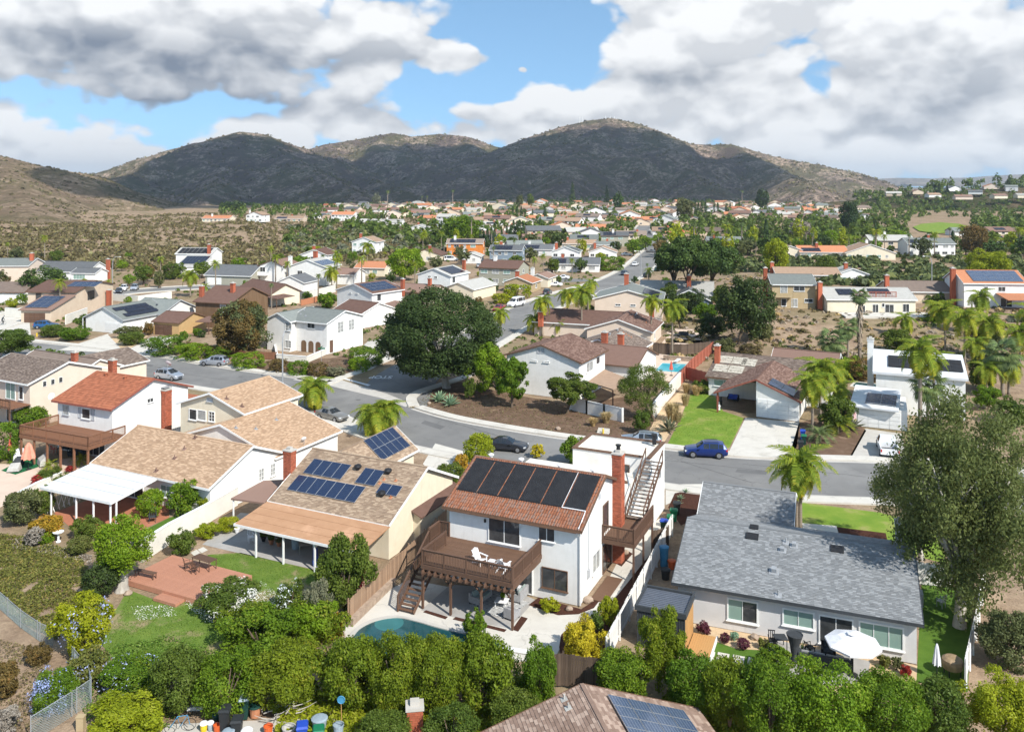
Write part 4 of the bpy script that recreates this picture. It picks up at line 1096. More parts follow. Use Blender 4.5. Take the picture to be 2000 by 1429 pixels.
def sofa(label,at,ang,w,mkey,cush,d=.85,name='outdoor_sofa',group=None,cat='sofa',legs=True,pillows=()):
 e=thing(name,label,cat,at,ang,group)
 b=MB();b.box(-w/2,w/2,-d/2,d/2,.12,.30);b.build('base',M[mkey],e)
 b=MB();b.box(-w/2,w/2,d/2-.16,d/2,.30,.78);b.build('backrest',M[mkey],e)
 for sg in(-1,1):
  b=MB();b.box(sg*w/2-(.14 if sg>0 else 0),sg*w/2+(.14 if sg<0 else 0),-d/2,d/2-.16,.30,.58);b.build('arm',M[mkey],e)
 k=max(1,int(round(w/.8)))
 for i in range(k):
  x0=-w/2+.15+i*(w-.3)/k;x1=x0+(w-.3)/k-.02
  b=MB();b.box(x0,x1,-d/2+.02,d/2-.18,.305,.46);b.build('seat_cushion',M[cush],e)
  b=MB();b.add([(x0,d/2-.34,.465),(x1,d/2-.34,.465),(x1,d/2-.17,.465),(x0,d/2-.17,.465),(x0+.04,d/2-.26,.86),(x1-.04,d/2-.26,.86),(x1-.04,d/2-.17,.86),(x0+.04,d/2-.17,.86)],[(0,1,5,4),(1,2,6,5),(2,3,7,6),(3,0,4,7),(4,5,6,7)]);b.build('back_cushion',M[cush],e)
 for(x,mk)in pillows:
  b=MB();b.beam((x,d/2-.5,.68),(x,d/2-.36,.66),.40,.40);b.build('pillow',M[mk],e)
 if legs:
  for sx in(-1,1):
   for sy in(-1,1):
    l=MB();l.box(sx*(w/2-.07)-.03,sx*(w/2-.07)+.03,sy*(d/2-.07)-.03,sy*(d/2-.07)+.03,0,.12);l.build('leg',M['metal_black'],e)
 return e
def closed_umbrella(label,at,mkey,h=2.5,group=None,fat=.3,base='metal_black',pole='metal_black'):
 e=thing('patio_umbrella',label,'umbrella',at,0,group)
 b=MB();b.tube([(0,0,.05),(0,0,h)],.025,6);b.build('pole',M[pole],e)
 c=MB();k=14;prof=[(fat,h*.38),(fat*.92,h*.5),(fat*.62,h*.72),(fat*.45,h*.86),(.04,h*.98)]
 vs=[];fs=[]
 for i,(q,z)in enumerate(prof):
  for j in range(k):
   a=6.283*j/k;rr=q*(1.0 if j%2==0 else .70);vs.append((math.cos(a)*rr,math.sin(a)*rr,z+(.08*(j%2)if i==0 else 0)))
 for i in range(len(prof)-1):
  for j in range(k):fs.append((i*k+j,i*k+(j+1)%k,(i+1)*k+(j+1)%k,(i+1)*k+j))
 c.add(vs,fs);c.build('canopy',M[mkey],e)
 b=MB();b.lathe([(.28,0),(.27,.05),(.06,.09)],12);b.build('base',M[base],e)
 return e
def open_umbrella(label,at,mkey,r=1.5,h=2.5,group=None):
 e=thing('patio_umbrella',label,'umbrella',at,.3,group);c=MB()
 apex=(0,0,h);k=8;ring=[(math.cos(6.283*j/k)*r,math.sin(6.283*j/k)*r,h-.55)for j in range(k)]
 mid=[(x*.5,y*.5,h-.22)for x,y,z in ring];low=[(x*1.0,y*1.0,z-.12)for x,y,z in ring]
 for j in range(k):
  n_=(j+1)%k
  c.add([apex,mid[j],mid[n_]],[(0,1,2)]);c.add([mid[j],ring[j],ring[n_],mid[n_]],[(0,1,2,3)]);c.add([ring[j],low[j],low[n_],ring[n_]],[(0,1,2,3)])
 c.build('canopy',M[mkey],e)
 v=MB();v.lathe([(.34,h+.01),(.03,h+.10)],8);v.build('vent',M[mkey],e)
 for j in range(k):
  q=MB();q.beam((0,0,h-.06),(ring[j][0],ring[j][1],ring[j][2]-.03),.02,.02);q.build('rib',M['metal_black'],e)
 b=MB();b.tube([(0,0,.05),(0,0,h)],.03,7);b.build('pole',M['metal_black'],e)
 b=MB();b.lathe([(.3,0),(.3,.06),(.06,.1)],12);b.build('base',M['metal_black'],e)
 return e
def rock(label,at,r,mkey='stone',cat='boulder',name='boulder',sq=.6,group=None):
 bm=bmesh.new();bmesh.ops.create_icosphere(bm,subdivisions=2,radius=r)
 s0=random.uniform(0,50)
 for v in bm.verts:
  k=1+.28*mnoise.noise(v.co/r*1.3+Vector((s0,0,0)));v.co*=k;v.co.z*=sq
 me=bpy.data.meshes.new(name);bm.to_mesh(me);bm.free();me.materials.append(M[mkey])
 o=link(name,me,None,Vector(at)+Vector((0,0,r*sq*.55)),random.uniform(0,6))
 return tag(o,label,cat,group)
def street_lamp(label,u,v,h,ang,z=0.0,arm=1.8):
 p=P(u,v,z);e=thing('street_lamp',label,'street lamp',p,ang)
 b=MB();b.tube([(0,0,0),(0,0,h*.8),(.15,0,h*.93),(.6,0,h),(arm,0,h)],[.11,.085,.07,.05,.045],8);b.build('pole',M['metal_galv'],e)
 b=MB();b.lathe([(.16,0),(.15,.35),(.1,.4)],8);b.build('base',M['concrete'],e)
 l=MB();l.add([(arm-.1,-.12,h-.06),(arm+.5,-.16,h-.06),(arm+.5,.16,h-.06),(arm-.1,.12,h-.06),(arm-.1,-.07,h+.06),(arm+.4,-.08,h+.09),(arm+.4,.08,h+.09),(arm-.1,.07,h+.06)],[(3,2,1,0),(4,5,6,7),(0,1,5,4),(1,2,6,5),(2,3,7,6),(3,0,4,7)]);l.build('lamp_head',M['metal_galv'],e)
 return e
def dish(label,at,ang=0.6,r=.32,mast=.5,cat='satellite dish'):
 e=thing('satellite_dish',label,cat,at,ang);b=MB();b.tube([(0,0,-.15),(0,0,mast)],.025,6);b.build('mast',M['metal_galv'],e)
 d=MB();k=12;vs=[(0,0,0)];fs=[]
 for i in(1,2):
  q=r*i/2
  for j in range(k):
   a=6.283*j/k;vs.append((.12*(i/2)**2,math.cos(a)*q,math.sin(a)*q))
 for j in range(k):fs.append((0,1+j,1+(j+1)%k));fs.append((1+j,1+k+j,1+k+(j+1)%k,1+(j+1)%k))
 d.add(vs,fs);o=d.build('reflector',M['plastic_white'],e,loc=(.06,0,mast));o.rotation_euler=(0,-R(35),0)
 a=MB();a.tube([(.05,0,mast-.2),(.5,0,mast+.18)],.015,5);a.build('feed_arm',M['metal_galv'],e)
 return e
M['tar']=mat('tar',(.06,.06,.06),None,3,.8,.2)
def smooth01(x,a,b_):
 t=min(1.0,max(0.0,(x-a)/(b_-a)));return t*t*(3-2*t)
def gz(x,y):
 y_=max(y,1.0)
 z=3.0*smooth01(y,150,180)*smooth01(x/y_,.235,.285)*(1-smooth01(y,215,330))
 a=smooth01(y,270,380)*smooth01(-x/y_,.20,.32)*(1-smooth01(y,900,1500))
 if a>0:z+=a*(5.5*mnoise.noise(Vector((x*.012,y*.008,1.7)))+2.0*mnoise.noise(Vector((x*.04,y*.03,5.1)))+1.5)
 if y<51:z-=2.2*smooth01(-y,-50.0,-48.6)*smooth01(x,-1.5,.5)
 if y>1100:z-=smooth01(y,1100,1900)*14*(1-smooth01(y,5000,7000))*smooth01(abs(x/y_-.1),.0,.3)
 return z
def ground():
 ys=[-60,-30,0,20]+list(np.arange(30,60,1.5))+list(np.arange(60,400,5))+list(np.geomspace(400,12000,60))
 ss=np.linspace(-1.25,1.25,150)
 vs=[];fs=[];n=len(ss)
 for y in ys:
  for s in ss:
   x=s*(max(y,0)+70);vs.append((x,y,gz(x,y)-.04))
 for j in range(len(ys)-1):
  for i in range(n-1):
   fs.append((j*n+i,j*n+i+1,(j+1)*n+i+1,(j+1)*n+i))
 mb=MB();mb.v=vs;mb.f=fs;mb.m=[0]*len(fs);mb.r=[.5]*len(fs)
 m=bpy.data.materials.new('ground_soil');m.use_nodes=True;t=m.node_tree;t.nodes.clear();q=NB(t)
 p=q.n('ShaderNodeBsdfPrincipled');o=q.n('ShaderNodeOutputMaterial');t.links.new(p.outputs[0],o.inputs[0])
 tcn=q.n('ShaderNodeTexCoord');v=tcn.outputs['Object']
 big=q.noise(v,.03,6,.65);med=q.noise(v,.35,6,.7);fine=q.noise(v,4.0,6,.7)
 col=q.mix(q.smooth(med,.38,.62),(.24,.17,.115,1),(.34,.25,.17,1))
 col=q.mix(q.m('MULTIPLY',q.smooth(big,.48,.60),.5),col,(.17,.15,.07,1))
 k=q.m('ADD',q.m('MULTIPLY',fine,1.0),.5);col=q.mix(1.0,col,q.xyz(k,k,k),blend='MULTIPLY')
 q.put(p.inputs['Base Color'],col);p.inputs['Roughness'].default_value=1;p.inputs['Specular IOR Level'].default_value=.05
 bn=q.n('ShaderNodeBump');bn.inputs['Strength'].default_value=.6;bn.inputs['Distance'].default_value=.15
 q.put(bn.inputs['Height'],q.m('ADD',fine,q.m('MULTIPLY',med,2)));t.links.new(bn.outputs[0],p.inputs['Normal'])
 tag(mb.build('ground',m,None,smooth=True),kind='structure')
ground()
def sheet(name,px,mkey,layer=1,z=0.0,kind='structure',world=False):
 pts=[(Vector((a,b_,0))if world else P(a,b_,z))for a,b_ in px]
 mb=MB();mb.poly([(p.x,p.y,z-.04+.006*layer)for p in pts]);return tag(mb.build(name,M[mkey]),kind=kind)
def ribbon(name,line,w,mkey,layer=1,off=0.0,z=0.0,h=None,zf=None):
 L=[Vector((p[0],p[1],0))for p in line];mb=MB();a,b_=[],[]
 for i,p in enumerate(L):
  d=(L[min(i+1,len(L)-1)]-L[max(i-1,0)]).normalized();n=Vector((-d.y,d.x,0))
  a.append(p+n*(off+w/2));b_.append(p+n*(off-w/2))
 zz=z-.04+.006*layer
 for i in range(len(L)-1):
  q=[b_[i],b_[i+1],a[i+1],a[i]];top=[Vector((p.x,p.y,(zf(p.x,p.y)if zf else 0)+(h if h else zz)))for p in q]
  if h:mb.slab(top,h+.05)
  else:mb.poly(top)
 return tag(mb.build(name,M[mkey]),kind='structure')
def smoothline(pts,n=6):
 out=[]
 for i in range(len(pts)-1):
  p0,p1,p2,p3=pts[max(i-1,0)],pts[i],pts[i+1],pts[min(i+2,len(pts)-1)]
  for k in range(n):
   t=k/n;f=lambda a,b_,c,d:.5*(2*b_+(c-a)*t+(2*a-5*b_+4*c-d)*t*t+(3*b_-a-3*c+d)*t**3)
   out.append(Vector((f(p0.x,p1.x,p2.x,p3.x),f(p0.y,p1.y,p2.y,p3.y),0)))
 out.append(Vector(pts[-1]));return out
KN=smoothline([P(*q)for q in[(-260,640),(61,667),(282,692),(400,712),(500,727),(582,738),(690,762),(791,792),(900,822),(1119,858),(1300,876),(1426,891),(1560,897),(1695,901),(1850,908),(2150,935)]])
ribbon('main_street',KN,11.2,'asphalt',1,off=-5.6)
ss_pts=[P(*q)for q in[(760,792),(800,732),(900,680),(985,634),(1045,600),(1120,574),(1190,553),(1240,528),(1270,500),(1284,482),(1272,466),(1255,453),(1262,440),(1290,428)]]
SS=smoothline(ss_pts)
ribbon('side_street',SS,10.4,'asphalt',1.5,zf=gz)
BS=smoothline([P(*q)for q in[(-60,648),(90,600),(160,584),(230,572),(330,564),(480,556)]])
ribbon('back_street',BS,9,'asphalt',1)
ribbon('court_street',smoothline([P(*q)for q in[(1195,552),(1150,547),(1090,548)]]),9,'asphalt',1.2)
def kerb(line,off,w=1.5,nm='pavement',mk='concrete_white',h=.12):
 ribbon(nm,line,w,mk,1,off=off,h=h)
 L=[Vector((p[0],p[1],0))for p in line]
left_k=[p for p in KN if p.x<P(640,752).x];right_k=[p for p in KN if p.x>P(800,794).x]
for seg in(left_k,right_k):
 kerb(seg,.85);ribbon('gutter',seg,.5,'concrete',3,off=-.25)
kerb(KN,-12.1);ribbon('gutter',KN,.5,'concrete',3,off=-10.95)
s_far=[p for p in SS if p.y>150]
kerb([p for p in SS if p.y>141],6.0,1.4);kerb([p for p in SS if p.y>139],-6.0,1.4)
ribbon('gutter',s_far,.45,'concrete',3,off=4.95);ribbon('gutter',s_far,.45,'concrete',3,off=-4.95)
kerb(BS,-5.1,1.2);kerb(BS,5.1,1.2)
kerb(smoothline([P(*q)for q in[(640,752),(672,738),(712,724),(752,706),(800,690)]]),.4,1.6)
kerb(smoothline([P(*q)for q in[(800,794),(795,778),(812,765),(850,752),(900,736),(950,715)]]),-.6,1.5)
sheet('cross_gutter',[(572,741),(640,752),(745,777),(792,794),(806,789),(755,768),(655,738),(600,733)],'concrete',3)
sheet('stop_line',[(664,738),(668,736.5),(724,751),(719,753.5)],'paint_white',4)
def road_text(txt,u,v,ang,size,stretch):
 cu=bpy.data.curves.new('road_marking','FONT');cu.body=txt;cu.size=size;cu.align_x='CENTER';cu.align_y='CENTER'
 o=bpy.data.objects.new('road_marking',cu);COL.objects.link(o);cu.materials.append(M['paint_white'])
 p=P(u,v);o.location=(p.x,p.y,-.008);o.rotation_euler=(0,0,ang);o.scale=(1,stretch,1)
 cu.offset=.03;tag(o,kind='structure')
road_text('STOP',744,736,math.atan2(ss_pts[0].y-ss_pts[1].y,ss_pts[0].x-ss_pts[1].x)+math.pi/2+math.pi,1.5,1.7)
for q in([(830,820),(870,832),(860,838),(822,826)],[(1440,915),(1500,919),(1496,926),(1436,921)],[(232,700),(300,712),(296,716),(228,704)]):
 sheet('road_patch',q,'asphalt_patch',2)
for u,v in((1180,905),(470,735),(700,780),(1040,620)):
 p=P(u,v);mb=MB();mb.lathe([(.34,-.03),(.34,-.012)],14,0,(p.x,p.y,0));tag(mb.build('manhole_cover',M['metal_black']if False else M['asphalt_patch']),kind='structure')
for a,c_ in(((1130,880),(1560,925)),((230,712),(520,752)),((840,812),(1000,858)),((1330,900),(1470,942)),((1450,905),(1690,930))):
 p,q_=P(*a),P(*c_);ribbon('tar_seam',[p.lerp(q_,t/14)+Vector((0,.25*mnoise.noise(Vector((t*.7,a[0],0))),0))for t in range(15)],.07,'tar',2)
A='lawn'
sheet('lawn',[(1303,868),(1330,815),(1348,770),(1392,766),(1412,802),(1453,816),(1424,874)],'lawn',2)
sheet('driveway',[(1420,889),(1456,815),(1562,824),(1556,872),(1538,896)],'concrete_white',2)
sheet('planting_bed',[(1540,893),(1560,826),(1640,800),(1692,840),(1660,897)],'dirt_dark',2)
sheet('driveway',[(1655,899),(1690,836),(1760,846),(1775,905)],'concrete',2)
sheet('lawn',[(1566,980),(1720,1000),(1830,1030),(1850,1100),(1690,1060),(1566,1022)],'lawn',2)
sheet('garden_path',[(1560,1020),(1634,1026),(1640,1042),(1560,1036)],'concrete_white',3)
sheet('mulch_bed',[(1634,1028),(1730,1040),(1735,1062),(1640,1048)],'mulch',3)
sheet('mulch_bed',[(1318,962),(1370,952),(1365,1010),(1330,1025),(1305,990)],'mulch',2)
sheet('front_walk',[(1300,945),(1372,944),(1372,953),(1300,985)],'concrete_white',1.5)
sheet('driveway',[(826,905),(850,865),(960,895),(930,935),(850,930)],'concrete_white',2)
sheet('driveway',[(640,830),(660,800),(720,830),(700,850)],'concrete_white',2)
sheet('front_yard',[(790,790),(830,800),(1000,830),(1120,852),(1290,872),(1330,800),(1240,770),(1130,790),(1000,770),(900,745),(830,762)],'dirt_dark',1.4)
sheet('slope_bed',[(1294,868),(1330,810),(1350,765),(1330,760),(1290,800),(1262,850)],'gravel_tan',1.6)
sheet('driveway',[(700,722),(760,700),(760,660),(720,665),(690,690)],'concrete',2)
sheet('driveway',[(115,683),(215,650),(240,648),(210,652),(245,690)],'concrete_white',2)
sheet('driveway',[(240,688),(296,657),(350,658),(292,697)],'concrete_white',2)
sheet('driveway',[(-40,652),(-40,600),(56,614),(62,668)],'concrete_white',2)
sheet('front_garden',[(480,716),(560,735),(640,748),(700,727),(760,690),(690,690),(640,700),(540,700)],'dirt_dark',1.4)
sheet('front_garden',[(165,684),(235,652),(290,655),(240,690)],'gravel_tan',1.5)
sheet('pool_terrace',[(1235,742),(1300,660),(1385,665),(1330,745)],'patio_peach',2)
sheet('patio',[(1300,668),(1305,640),(1400,645),(1388,672)],'patio_peach',2)
sheet('patio',[(-40,1010),(-40,905),(40,905),(250,880),(265,935),(170,940),(60,960)],'patio_peach',2)
sheet('green_rug',[(2,918),(52,892),(115,898),(30,926)],'green_mat',3)
sheet('red_patio',[(105,1000),(200,965),(330,960),(330,1010),(250,1045),(205,1040),(150,1040)],'deck_tile_red',2)
sheet('lawn_strip',[(270,1040),(330,1010),(400,990),(300,1060)],'turf',2.2)
sheet('back_patio',[(395,1062),(470,1000),(740,1030),(700,1118),(640,1116),(480,1082)],'patio_grey',2)
sheet('back_lawn',[(405,1082),(470,1078),(640,1118),(690,1130),(640,1180),(560,1240),(380,1300),(240,1300),(190,1250),(250,1150),(330,1180),(415,1110)],'lawn_patchy',2)
for q in([(372,1078),(384,1072),(392,1079),(380,1085)],[(386,1072),(397,1067),(406,1073),(394,1079)],[(383,1086),(394,1081),(403,1087),(391,1093)]):
 sheet('stepping_stone',q,'concrete_white',3)
sheet('pool_deck',[(650,1245),(690,1205),(740,1160),(800,1130),(1110,1190),(1160,1185),(1230,1050),(1290,1010),(1300,1060),(1230,1170),(1120,1215),(1080,1290),(900,1290),(700,1300)],'concrete_white',1.5)
sheet('patio',[(822,1190),(880,1140),(1000,1150),(1046,1170),(995,1226),(925,1212)],'patio_grey',2)
sheet('mulch_bed',[(1032,1180),(1052,1165),(1135,1188),(1180,1160),(1160,1186),(1130,1198),(1090,1200)],'mulch',3)
sheet('mulch_bed',[(832,1190),(875,1203),(870,1208),(826,1194)],'mulch',3)
sheet('mulch_bed',[(890,1203),(990,1228),(985,1233),(884,1208)],'mulch',3)
sheet('mulch_bed',[(1000,1228),(1018,1202),(1031,1206),(1012,1232)],'mulch',3)
sheet('mulch_bed',[(1092,1262),(1096,1238),(1112,1222),(1160,1215),(1215,1150),(1280,1068),(1300,1060),(1220,1215),(1180,1300),(1098,1300)],'mulch',3)
sheet('side_bed',[(1200,1098),(1222,1072),(1236,1080),(1214,1105)],'mulch',3)
sheet('back_garden',[(1335,1260),(1350,1215),(1560,1250),(1800,1300),(1800,1380),(1320,1330)],'gravel_tan',1.5)
sheet('turf_lawn',[(1362,1300),(1372,1240),(1400,1252),(1440,1266),(1490,1268),(1520,1290),(1500,1330),(1380,1320)],'turf',2.2)
sheet('patio',[(1490,1290),(1505,1245),(1700,1290),(1690,1340),(1520,1330)],'patio_grey',2.4)
sheet('turf_lawn',[(1670,1340),(1680,1312),(1730,1318),(1760,1330),(1740,1360)],'turf',2.2)
sheet('side_lawn',[(1790,1330),(1800,1140),(1900,1148),(1890,1350)],'turf',2.2)
sheet('paving',[(300,1440),(330,1412),(620,1400),(720,1410),(730,1460),(300,1460)],'concrete',1.5)
def watermat(name,c1,c2,rough=.06):
 m=mat(name,c1,c2,.5,rough,.6,bump=.12,bscale=3.5);return m
M['water_dark']=watermat('water_dark',(.008,.05,.06),(.018,.085,.092))
M['water_blue']=watermat('water_blue',(.03,.36,.46),(.06,.46,.55))
M['pool_step']=mat('pool_step',(.045,.17,.175),(.035,.14,.145),1,.5,.3)
def pool(label,px,mkey,coping='concrete',cw=.3,steps=None,world=None):
 pts=smoothline([P(*q)for q in px+[px[0]]],5)[:-1]if len(px)>5 else[P(*q)for q in px]
 o=sum(pts,Vector())/len(pts);e=thing('swimming_pool',label,'pool',o)
 w=MB();w.poly([(p.x-o.x,p.y-o.y,-.012)for p in pts]);w.build('water',M[mkey],e)
 c=MB();n=len(pts)
 for i in range(n):
  a,b_=pts[i]-o,pts[(i+1)%n]-o
  ka,kb=a+a.normalized()*cw,b_+b_.normalized()*cw
  c.slab([(a.x,a.y,.05),(b_.x,b_.y,.05),(kb.x,kb.y,.05),(ka.x,ka.y,.05)],.1)
 c.build('coping',M[coping],e)
 if steps:
  for i,(u,v,r_)in enumerate(steps):
   p=P(u,v)-o;s_=MB();s_.lathe([(r_,-.02+i*.004),(r_,-.009+i*.003)],20,0,(p.x,p.y,0));s_.build('pool_step',M['pool_step'],e)
 return e
pool('dark blue kidney shaped swimming pool in front of the raised brown deck',[(690,1243),(705,1226),(735,1212),(775,1206),(812,1213),(850,1224),(900,1236),(950,1246),(985,1266),(960,1300),(860,1310),(740,1300),(690,1270)],'water_dark','concrete',.32,[(760,1216,1.0),(762,1217,.7),(764,1218,.42)])
pool('turquoise rectangular swimming pool beside the red fence',[(1279,724),(1294,709),(1341,711),(1324,727)],'water_blue','concrete_white',.35)
pool('small green pool corner beside the white house with grey panels',[(1664,754),(1672,746),(1712,750),(1712,760)],'water_dark','concrete_white',.4)
db=thing('diving_board','white diving board at the far end of the turquoise pool','diving board',P(1326,706),R(-115))
q_=MB();q_.box(-.25,2.4,-.28,.28,.42,.5);q_.build('board',M['plastic_white'],db);q_=MB();q_.box(-.2,.3,-.3,.3,0,.42);q_.build('stand',M['concrete'],db)
def ray_plane(o,U,V,u,v):
 d=Vector(((u-CX)/F,1,(HY-v)/F));n=U.cross(V);c=Vector((0,0,CH))
 t=(o-c).dot(n)/d.dot(n);p=c+d*t-o
 return p.dot(U),p.dot(V)
def rot(h,v):c,s_=math.cos(h.ang),math.sin(h.ang);v=Vector(v);return Vector((v.x*c-v.y*s_,v.x*s_+v.y*c,v.z))
def rp(h,pl,u,v):
 A_,B_,C_,D_=pl;U,V=(B_-A_).normalized(),(D_-A_).normalized()
 V2=(V-U*U.dot(V)).normalized()
 return ray_plane(h.o+rot(h,A_),rot(h,U),rot(h,V2),u,v)
def wpx(h,f,u0,v0,u1,v1,bx=None,**k):
 o,U,N=h.face(f,0,0,bx);Z=Vector((0,0,1))
 a0,z1=ray_plane(h.o+rot(h,o),rot(h,U),Z,u0,v0);a1,z0=ray_plane(h.o+rot(h,o),rot(h,U),Z,u1,v1)
 org=o+U*min(a0,a1)+Z*z0
 fn=k.pop('fn','win');w_,h_=abs(a1-a0),max(.2,z1-z0)
 if fn=='garage':
  t=org.x if f in 'fb' else org.y;return h.garage(f,t,z0 if z0>.3 else .02,w_,h_,bx=bx,**k)
 return window(h.e,org,U,N,w_,h_,**k)
def solarpx(h,pl,u,v,nx,ny,pw,ph,**k):
 a,t=rp(h,pl,u,v);h.solar(pl,a,t,nx,ny,pw,ph,**k)
def ventpx(h,pl,u,v,**k):
 a,t=rp(h,pl,u,v);h.vent(pl,a,t,**k)
h=House('house','white two storey house with clay tile roof, black heating panels and a raised brown deck',(0,57,0),math.atan2(-.416,.909))
H1=h
pl=h.block(-7.9,3.35,4.5,15.5,5.55,7.8,'x','stucco_white','tile_clay',.5,.35,fascia='trim_brown',barrel=(.2,.36))
A_,B_,C_,D_=pl['lo']
_,U_,V_,N_=h.on(pl['lo'],0,0)
PW=1.68
for i in range(6):
 a0=.32+i*(PW+.1);mb=MB();o_=A_+U_*a0+V_*1.95+N_*.085
 k=12
 for j in range(k):obox(mb,o_+U_*(j*PW/k),U_*(PW/k-.012),V_*3.62,N_*.035)
 p_=mb.build('heating_panel',M['pool_heat'],h.e)
 for e_ in(-.06,3.66):pb=MB();pb.tube([o_+V_*e_-U_*.04+N_*.02,o_+V_*e_+U_*(PW+.04)+N_*.02],.035,6);pb.build('header_pipe',M['metal_black'],p_)
mb=MB();o_=A_+N_*.13
mb.tube([o_+U_*9.1+V_*1.85,o_+U_*9.1+V_*5.7],.018,6);mb.tube([o_+U_*9.1+V_*1.85,o_+U_*10.95+V_*1.85,o_+U_*11.0+V_*.9,o_+U_*11.0+V_*.1,Vector((3.12,4.9,5.1)),Vector((3.12,4.9,.1))],.04,6)
mb.build('pipe',M['plastic_white'],h.e)
for x in(-6.6,-3.9,-.6,2.2):h.vent(pl['hi'],11.25-(x+7.9),5.6,'mush','plastic_white',.8)
wpx(h,'f',954,1007,1016.5,1067,cols=2,glass='glass',name='glass_door',fw=.06)
wpx(h,'f',1052,1026,1084,1059,cols=2,glass='glass',fw=.04)
wpx(h,'f',1058.4,1105,1109,1156,cols=2,glass='glass',fw=.045,frame='trim_brown')
h.win('f',-3.6,.05,3.0,2.1,2,1,glass='glass',name='glass_door')
h.win('r',7.75,1.0,1.7,1.5,2,1,glass='glass_curtain');h.win('r',10.2,3.2,1.3,2.15,1,1,glass='glass',name='glass_door',frame='trim_brown')
h.win('r',10.1,.1,2.2,2.15,2,1,glass='glass',name='glass_door',frame='trim_brown')
h.chimney(3.35,13.1,0,8.6,.75,.9)
fl=MB();fl.lathe([(.16,8.7),(.16,9.2),(.24,9.22),(.24,9.3)],8,0,(3.35,13.1,0));fl.build('flue',M['metal_black'],h.e)
gb=MB();gb.tube([(3.05,5.05,5.3),(3.1,4.93,5.0),(3.1,4.93,.1)],.045,6);gb.build('downspout',M['trim_white'],h.e)
mt=MB();mt.box(3.0,3.14,6.6,6.95,1.3,1.9);mt.tube([(3.07,6.78,1.9),(3.07,6.78,5.4)],.03,5);mt.build('electric_meter',M['trim_grey'],h.e)
mt=MB();mt.box(-4.55,-4.42,4.88,5.0,4.75,5.0);mt.build('wall_lamp',M['metal_black'],h.e)
mt=MB();mt.box(2.998,3.03,9.2,9.7,6.1,6.5);mt.build('gable_vent',M['trim_grey'],h.e)
mt=MB();mt.box(-7.3,2.95,4.4,4.5,5.36,5.46);mt.build('gutter',M['trim_brown'],h.e)
h.box('wall','stucco_white',(-7.4,2.98,15.0,20.4,0,4.5));h.box('roof','flat_cream',(-7.45,3.0,15.2,20.4,4.5,4.62))
h.box('wall','stucco_white',(-3.25,3.95,20.4,25.4,0,5.9))
h.box('roof','flat_cream',(-3.0,3.7,20.65,25.15,5.9,5.93))
h.box('parapet','stucco_white',(-3.25,3.95,20.4,20.62,5.9,6.1),(-3.25,3.95,25.18,25.4,5.9,6.1),(-3.25,-3.03,20.62,25.18,5.9,6.1),(3.73,3.95,20.62,25.18,5.9,6.1))
h.box('parapet_cap','trim_brown',(-3.32,3.2,20.32,20.68,6.1,6.2),(-3.32,4.02,25.12,25.48,6.1,6.2),(-3.32,-2.96,20.68,25.12,6.1,6.2),(3.66,4.02,20.32,25.12,6.1,6.2))
h.bx=(-3.25,3.95,20.4,25.4);h.win('r',23.0,3.3,1.0,1.4,2,1)
h.win('f',1.2,3.2,.9,2.1,1,1,name='glass_door',frame='trim_brown')
fl=MB();fl.lathe([(.2,6.1),(.2,6.9),(.28,6.92),(.28,7.05)],10,0,(3.2,24.6,0));fl.build('flue',M['metal_black'],h.e)
planks(h.e,-7.0,.05,0,5.0,3.15,.14,'deck_brown','x')
dk=MB();dk.box(-7.05,.1,-.06,-.01,2.86,3.16);dk.box(.06,.11,-.01,5.0,2.86,3.16);dk.box(-7.05,-7.0,-.01,5.0,2.86,3.16);dk.build('rim_joist',M['wood_brown'],h.e)
for i in range(15):
 j=MB();x=-6.85+i*.49;j.box(x-.03,x+.03,-.35,4.98,2.62,2.86);j.build('joist',M['wood_brown'],h.e)
bm_=MB();bm_.box(-7.1,.15,.02,.16,2.42,2.62);bm_.build('beam',M['wood_brown'],h.e)
for x in(-7.0,-4.75,-2.35,0.0):
 p_=MB();p_.box(x-.075,x+.075,.0,.15,0,2.42);p_.build('deck_post',M['wood_brown'],h.e)
 b_=MB()
 for sg in(-1,1):
  if-7<x+sg*.5<.1:b_.beam((x,.08,1.95),(x+sg*.55,.08,2.45),.08,.08)
 b_.build('brace',M['wood_brown'],h.e)
railing(h.e,(-7.0,0,3.15),(0,0,3.15),1.1,'wood_brown',.125,1.75)
railing(h.e,(.03,.1,3.15),(.03,4.95,3.15),1.1,'wood_brown',.125,1.65)
railing(h.e,(-7.0,.1,3.15),(-7.0,3.4,3.15),1.1,'wood_brown',.125,1.65)
railing(h.e,(-8.4,4.9,3.15),(-8.4,3.4,3.15),1.1,'wood_brown',.125,1.5);railing(h.e,(-8.4,4.95,3.15),(-7.55,4.95,3.15),1.1,'wood_brown',.125,1.5)
planks(h.e,-8.4,-7.0,3.4,5.0,3.15,.14,'deck_brown','x')
for sx in(-8.38,-7.12):
 s_=MB();s_.beam((sx,3.4,3.0),(sx,-1.0,.1),.05,.28);s_.build('stair_stringer',M['wood_brown'],h.e)
for i in range(14):
 s_=MB();t=(i+.5)/14;s_.box(-8.36,-7.14,3.4-4.4*t-.14,3.4-4.4*t+.14,3.1-3.05*t-.03,3.1-3.05*t);s_.build('stair_tread',M['deck_brown'],h.e)
railing(h.e,(-8.4,3.4,3.1),(-8.4,-1.0,.1),1.0,'wood_brown',.2,2.2)
planks(h.e,3.02,5.55,10.0,15.4,2.9,.14,'deck_brown','x')
dk=MB();dk.box(3.02,5.6,9.94,9.99,2.6,2.9);dk.box(5.56,5.61,9.99,15.4,2.6,2.9);dk.build('rim_joist',M['wood_brown'],h.e)
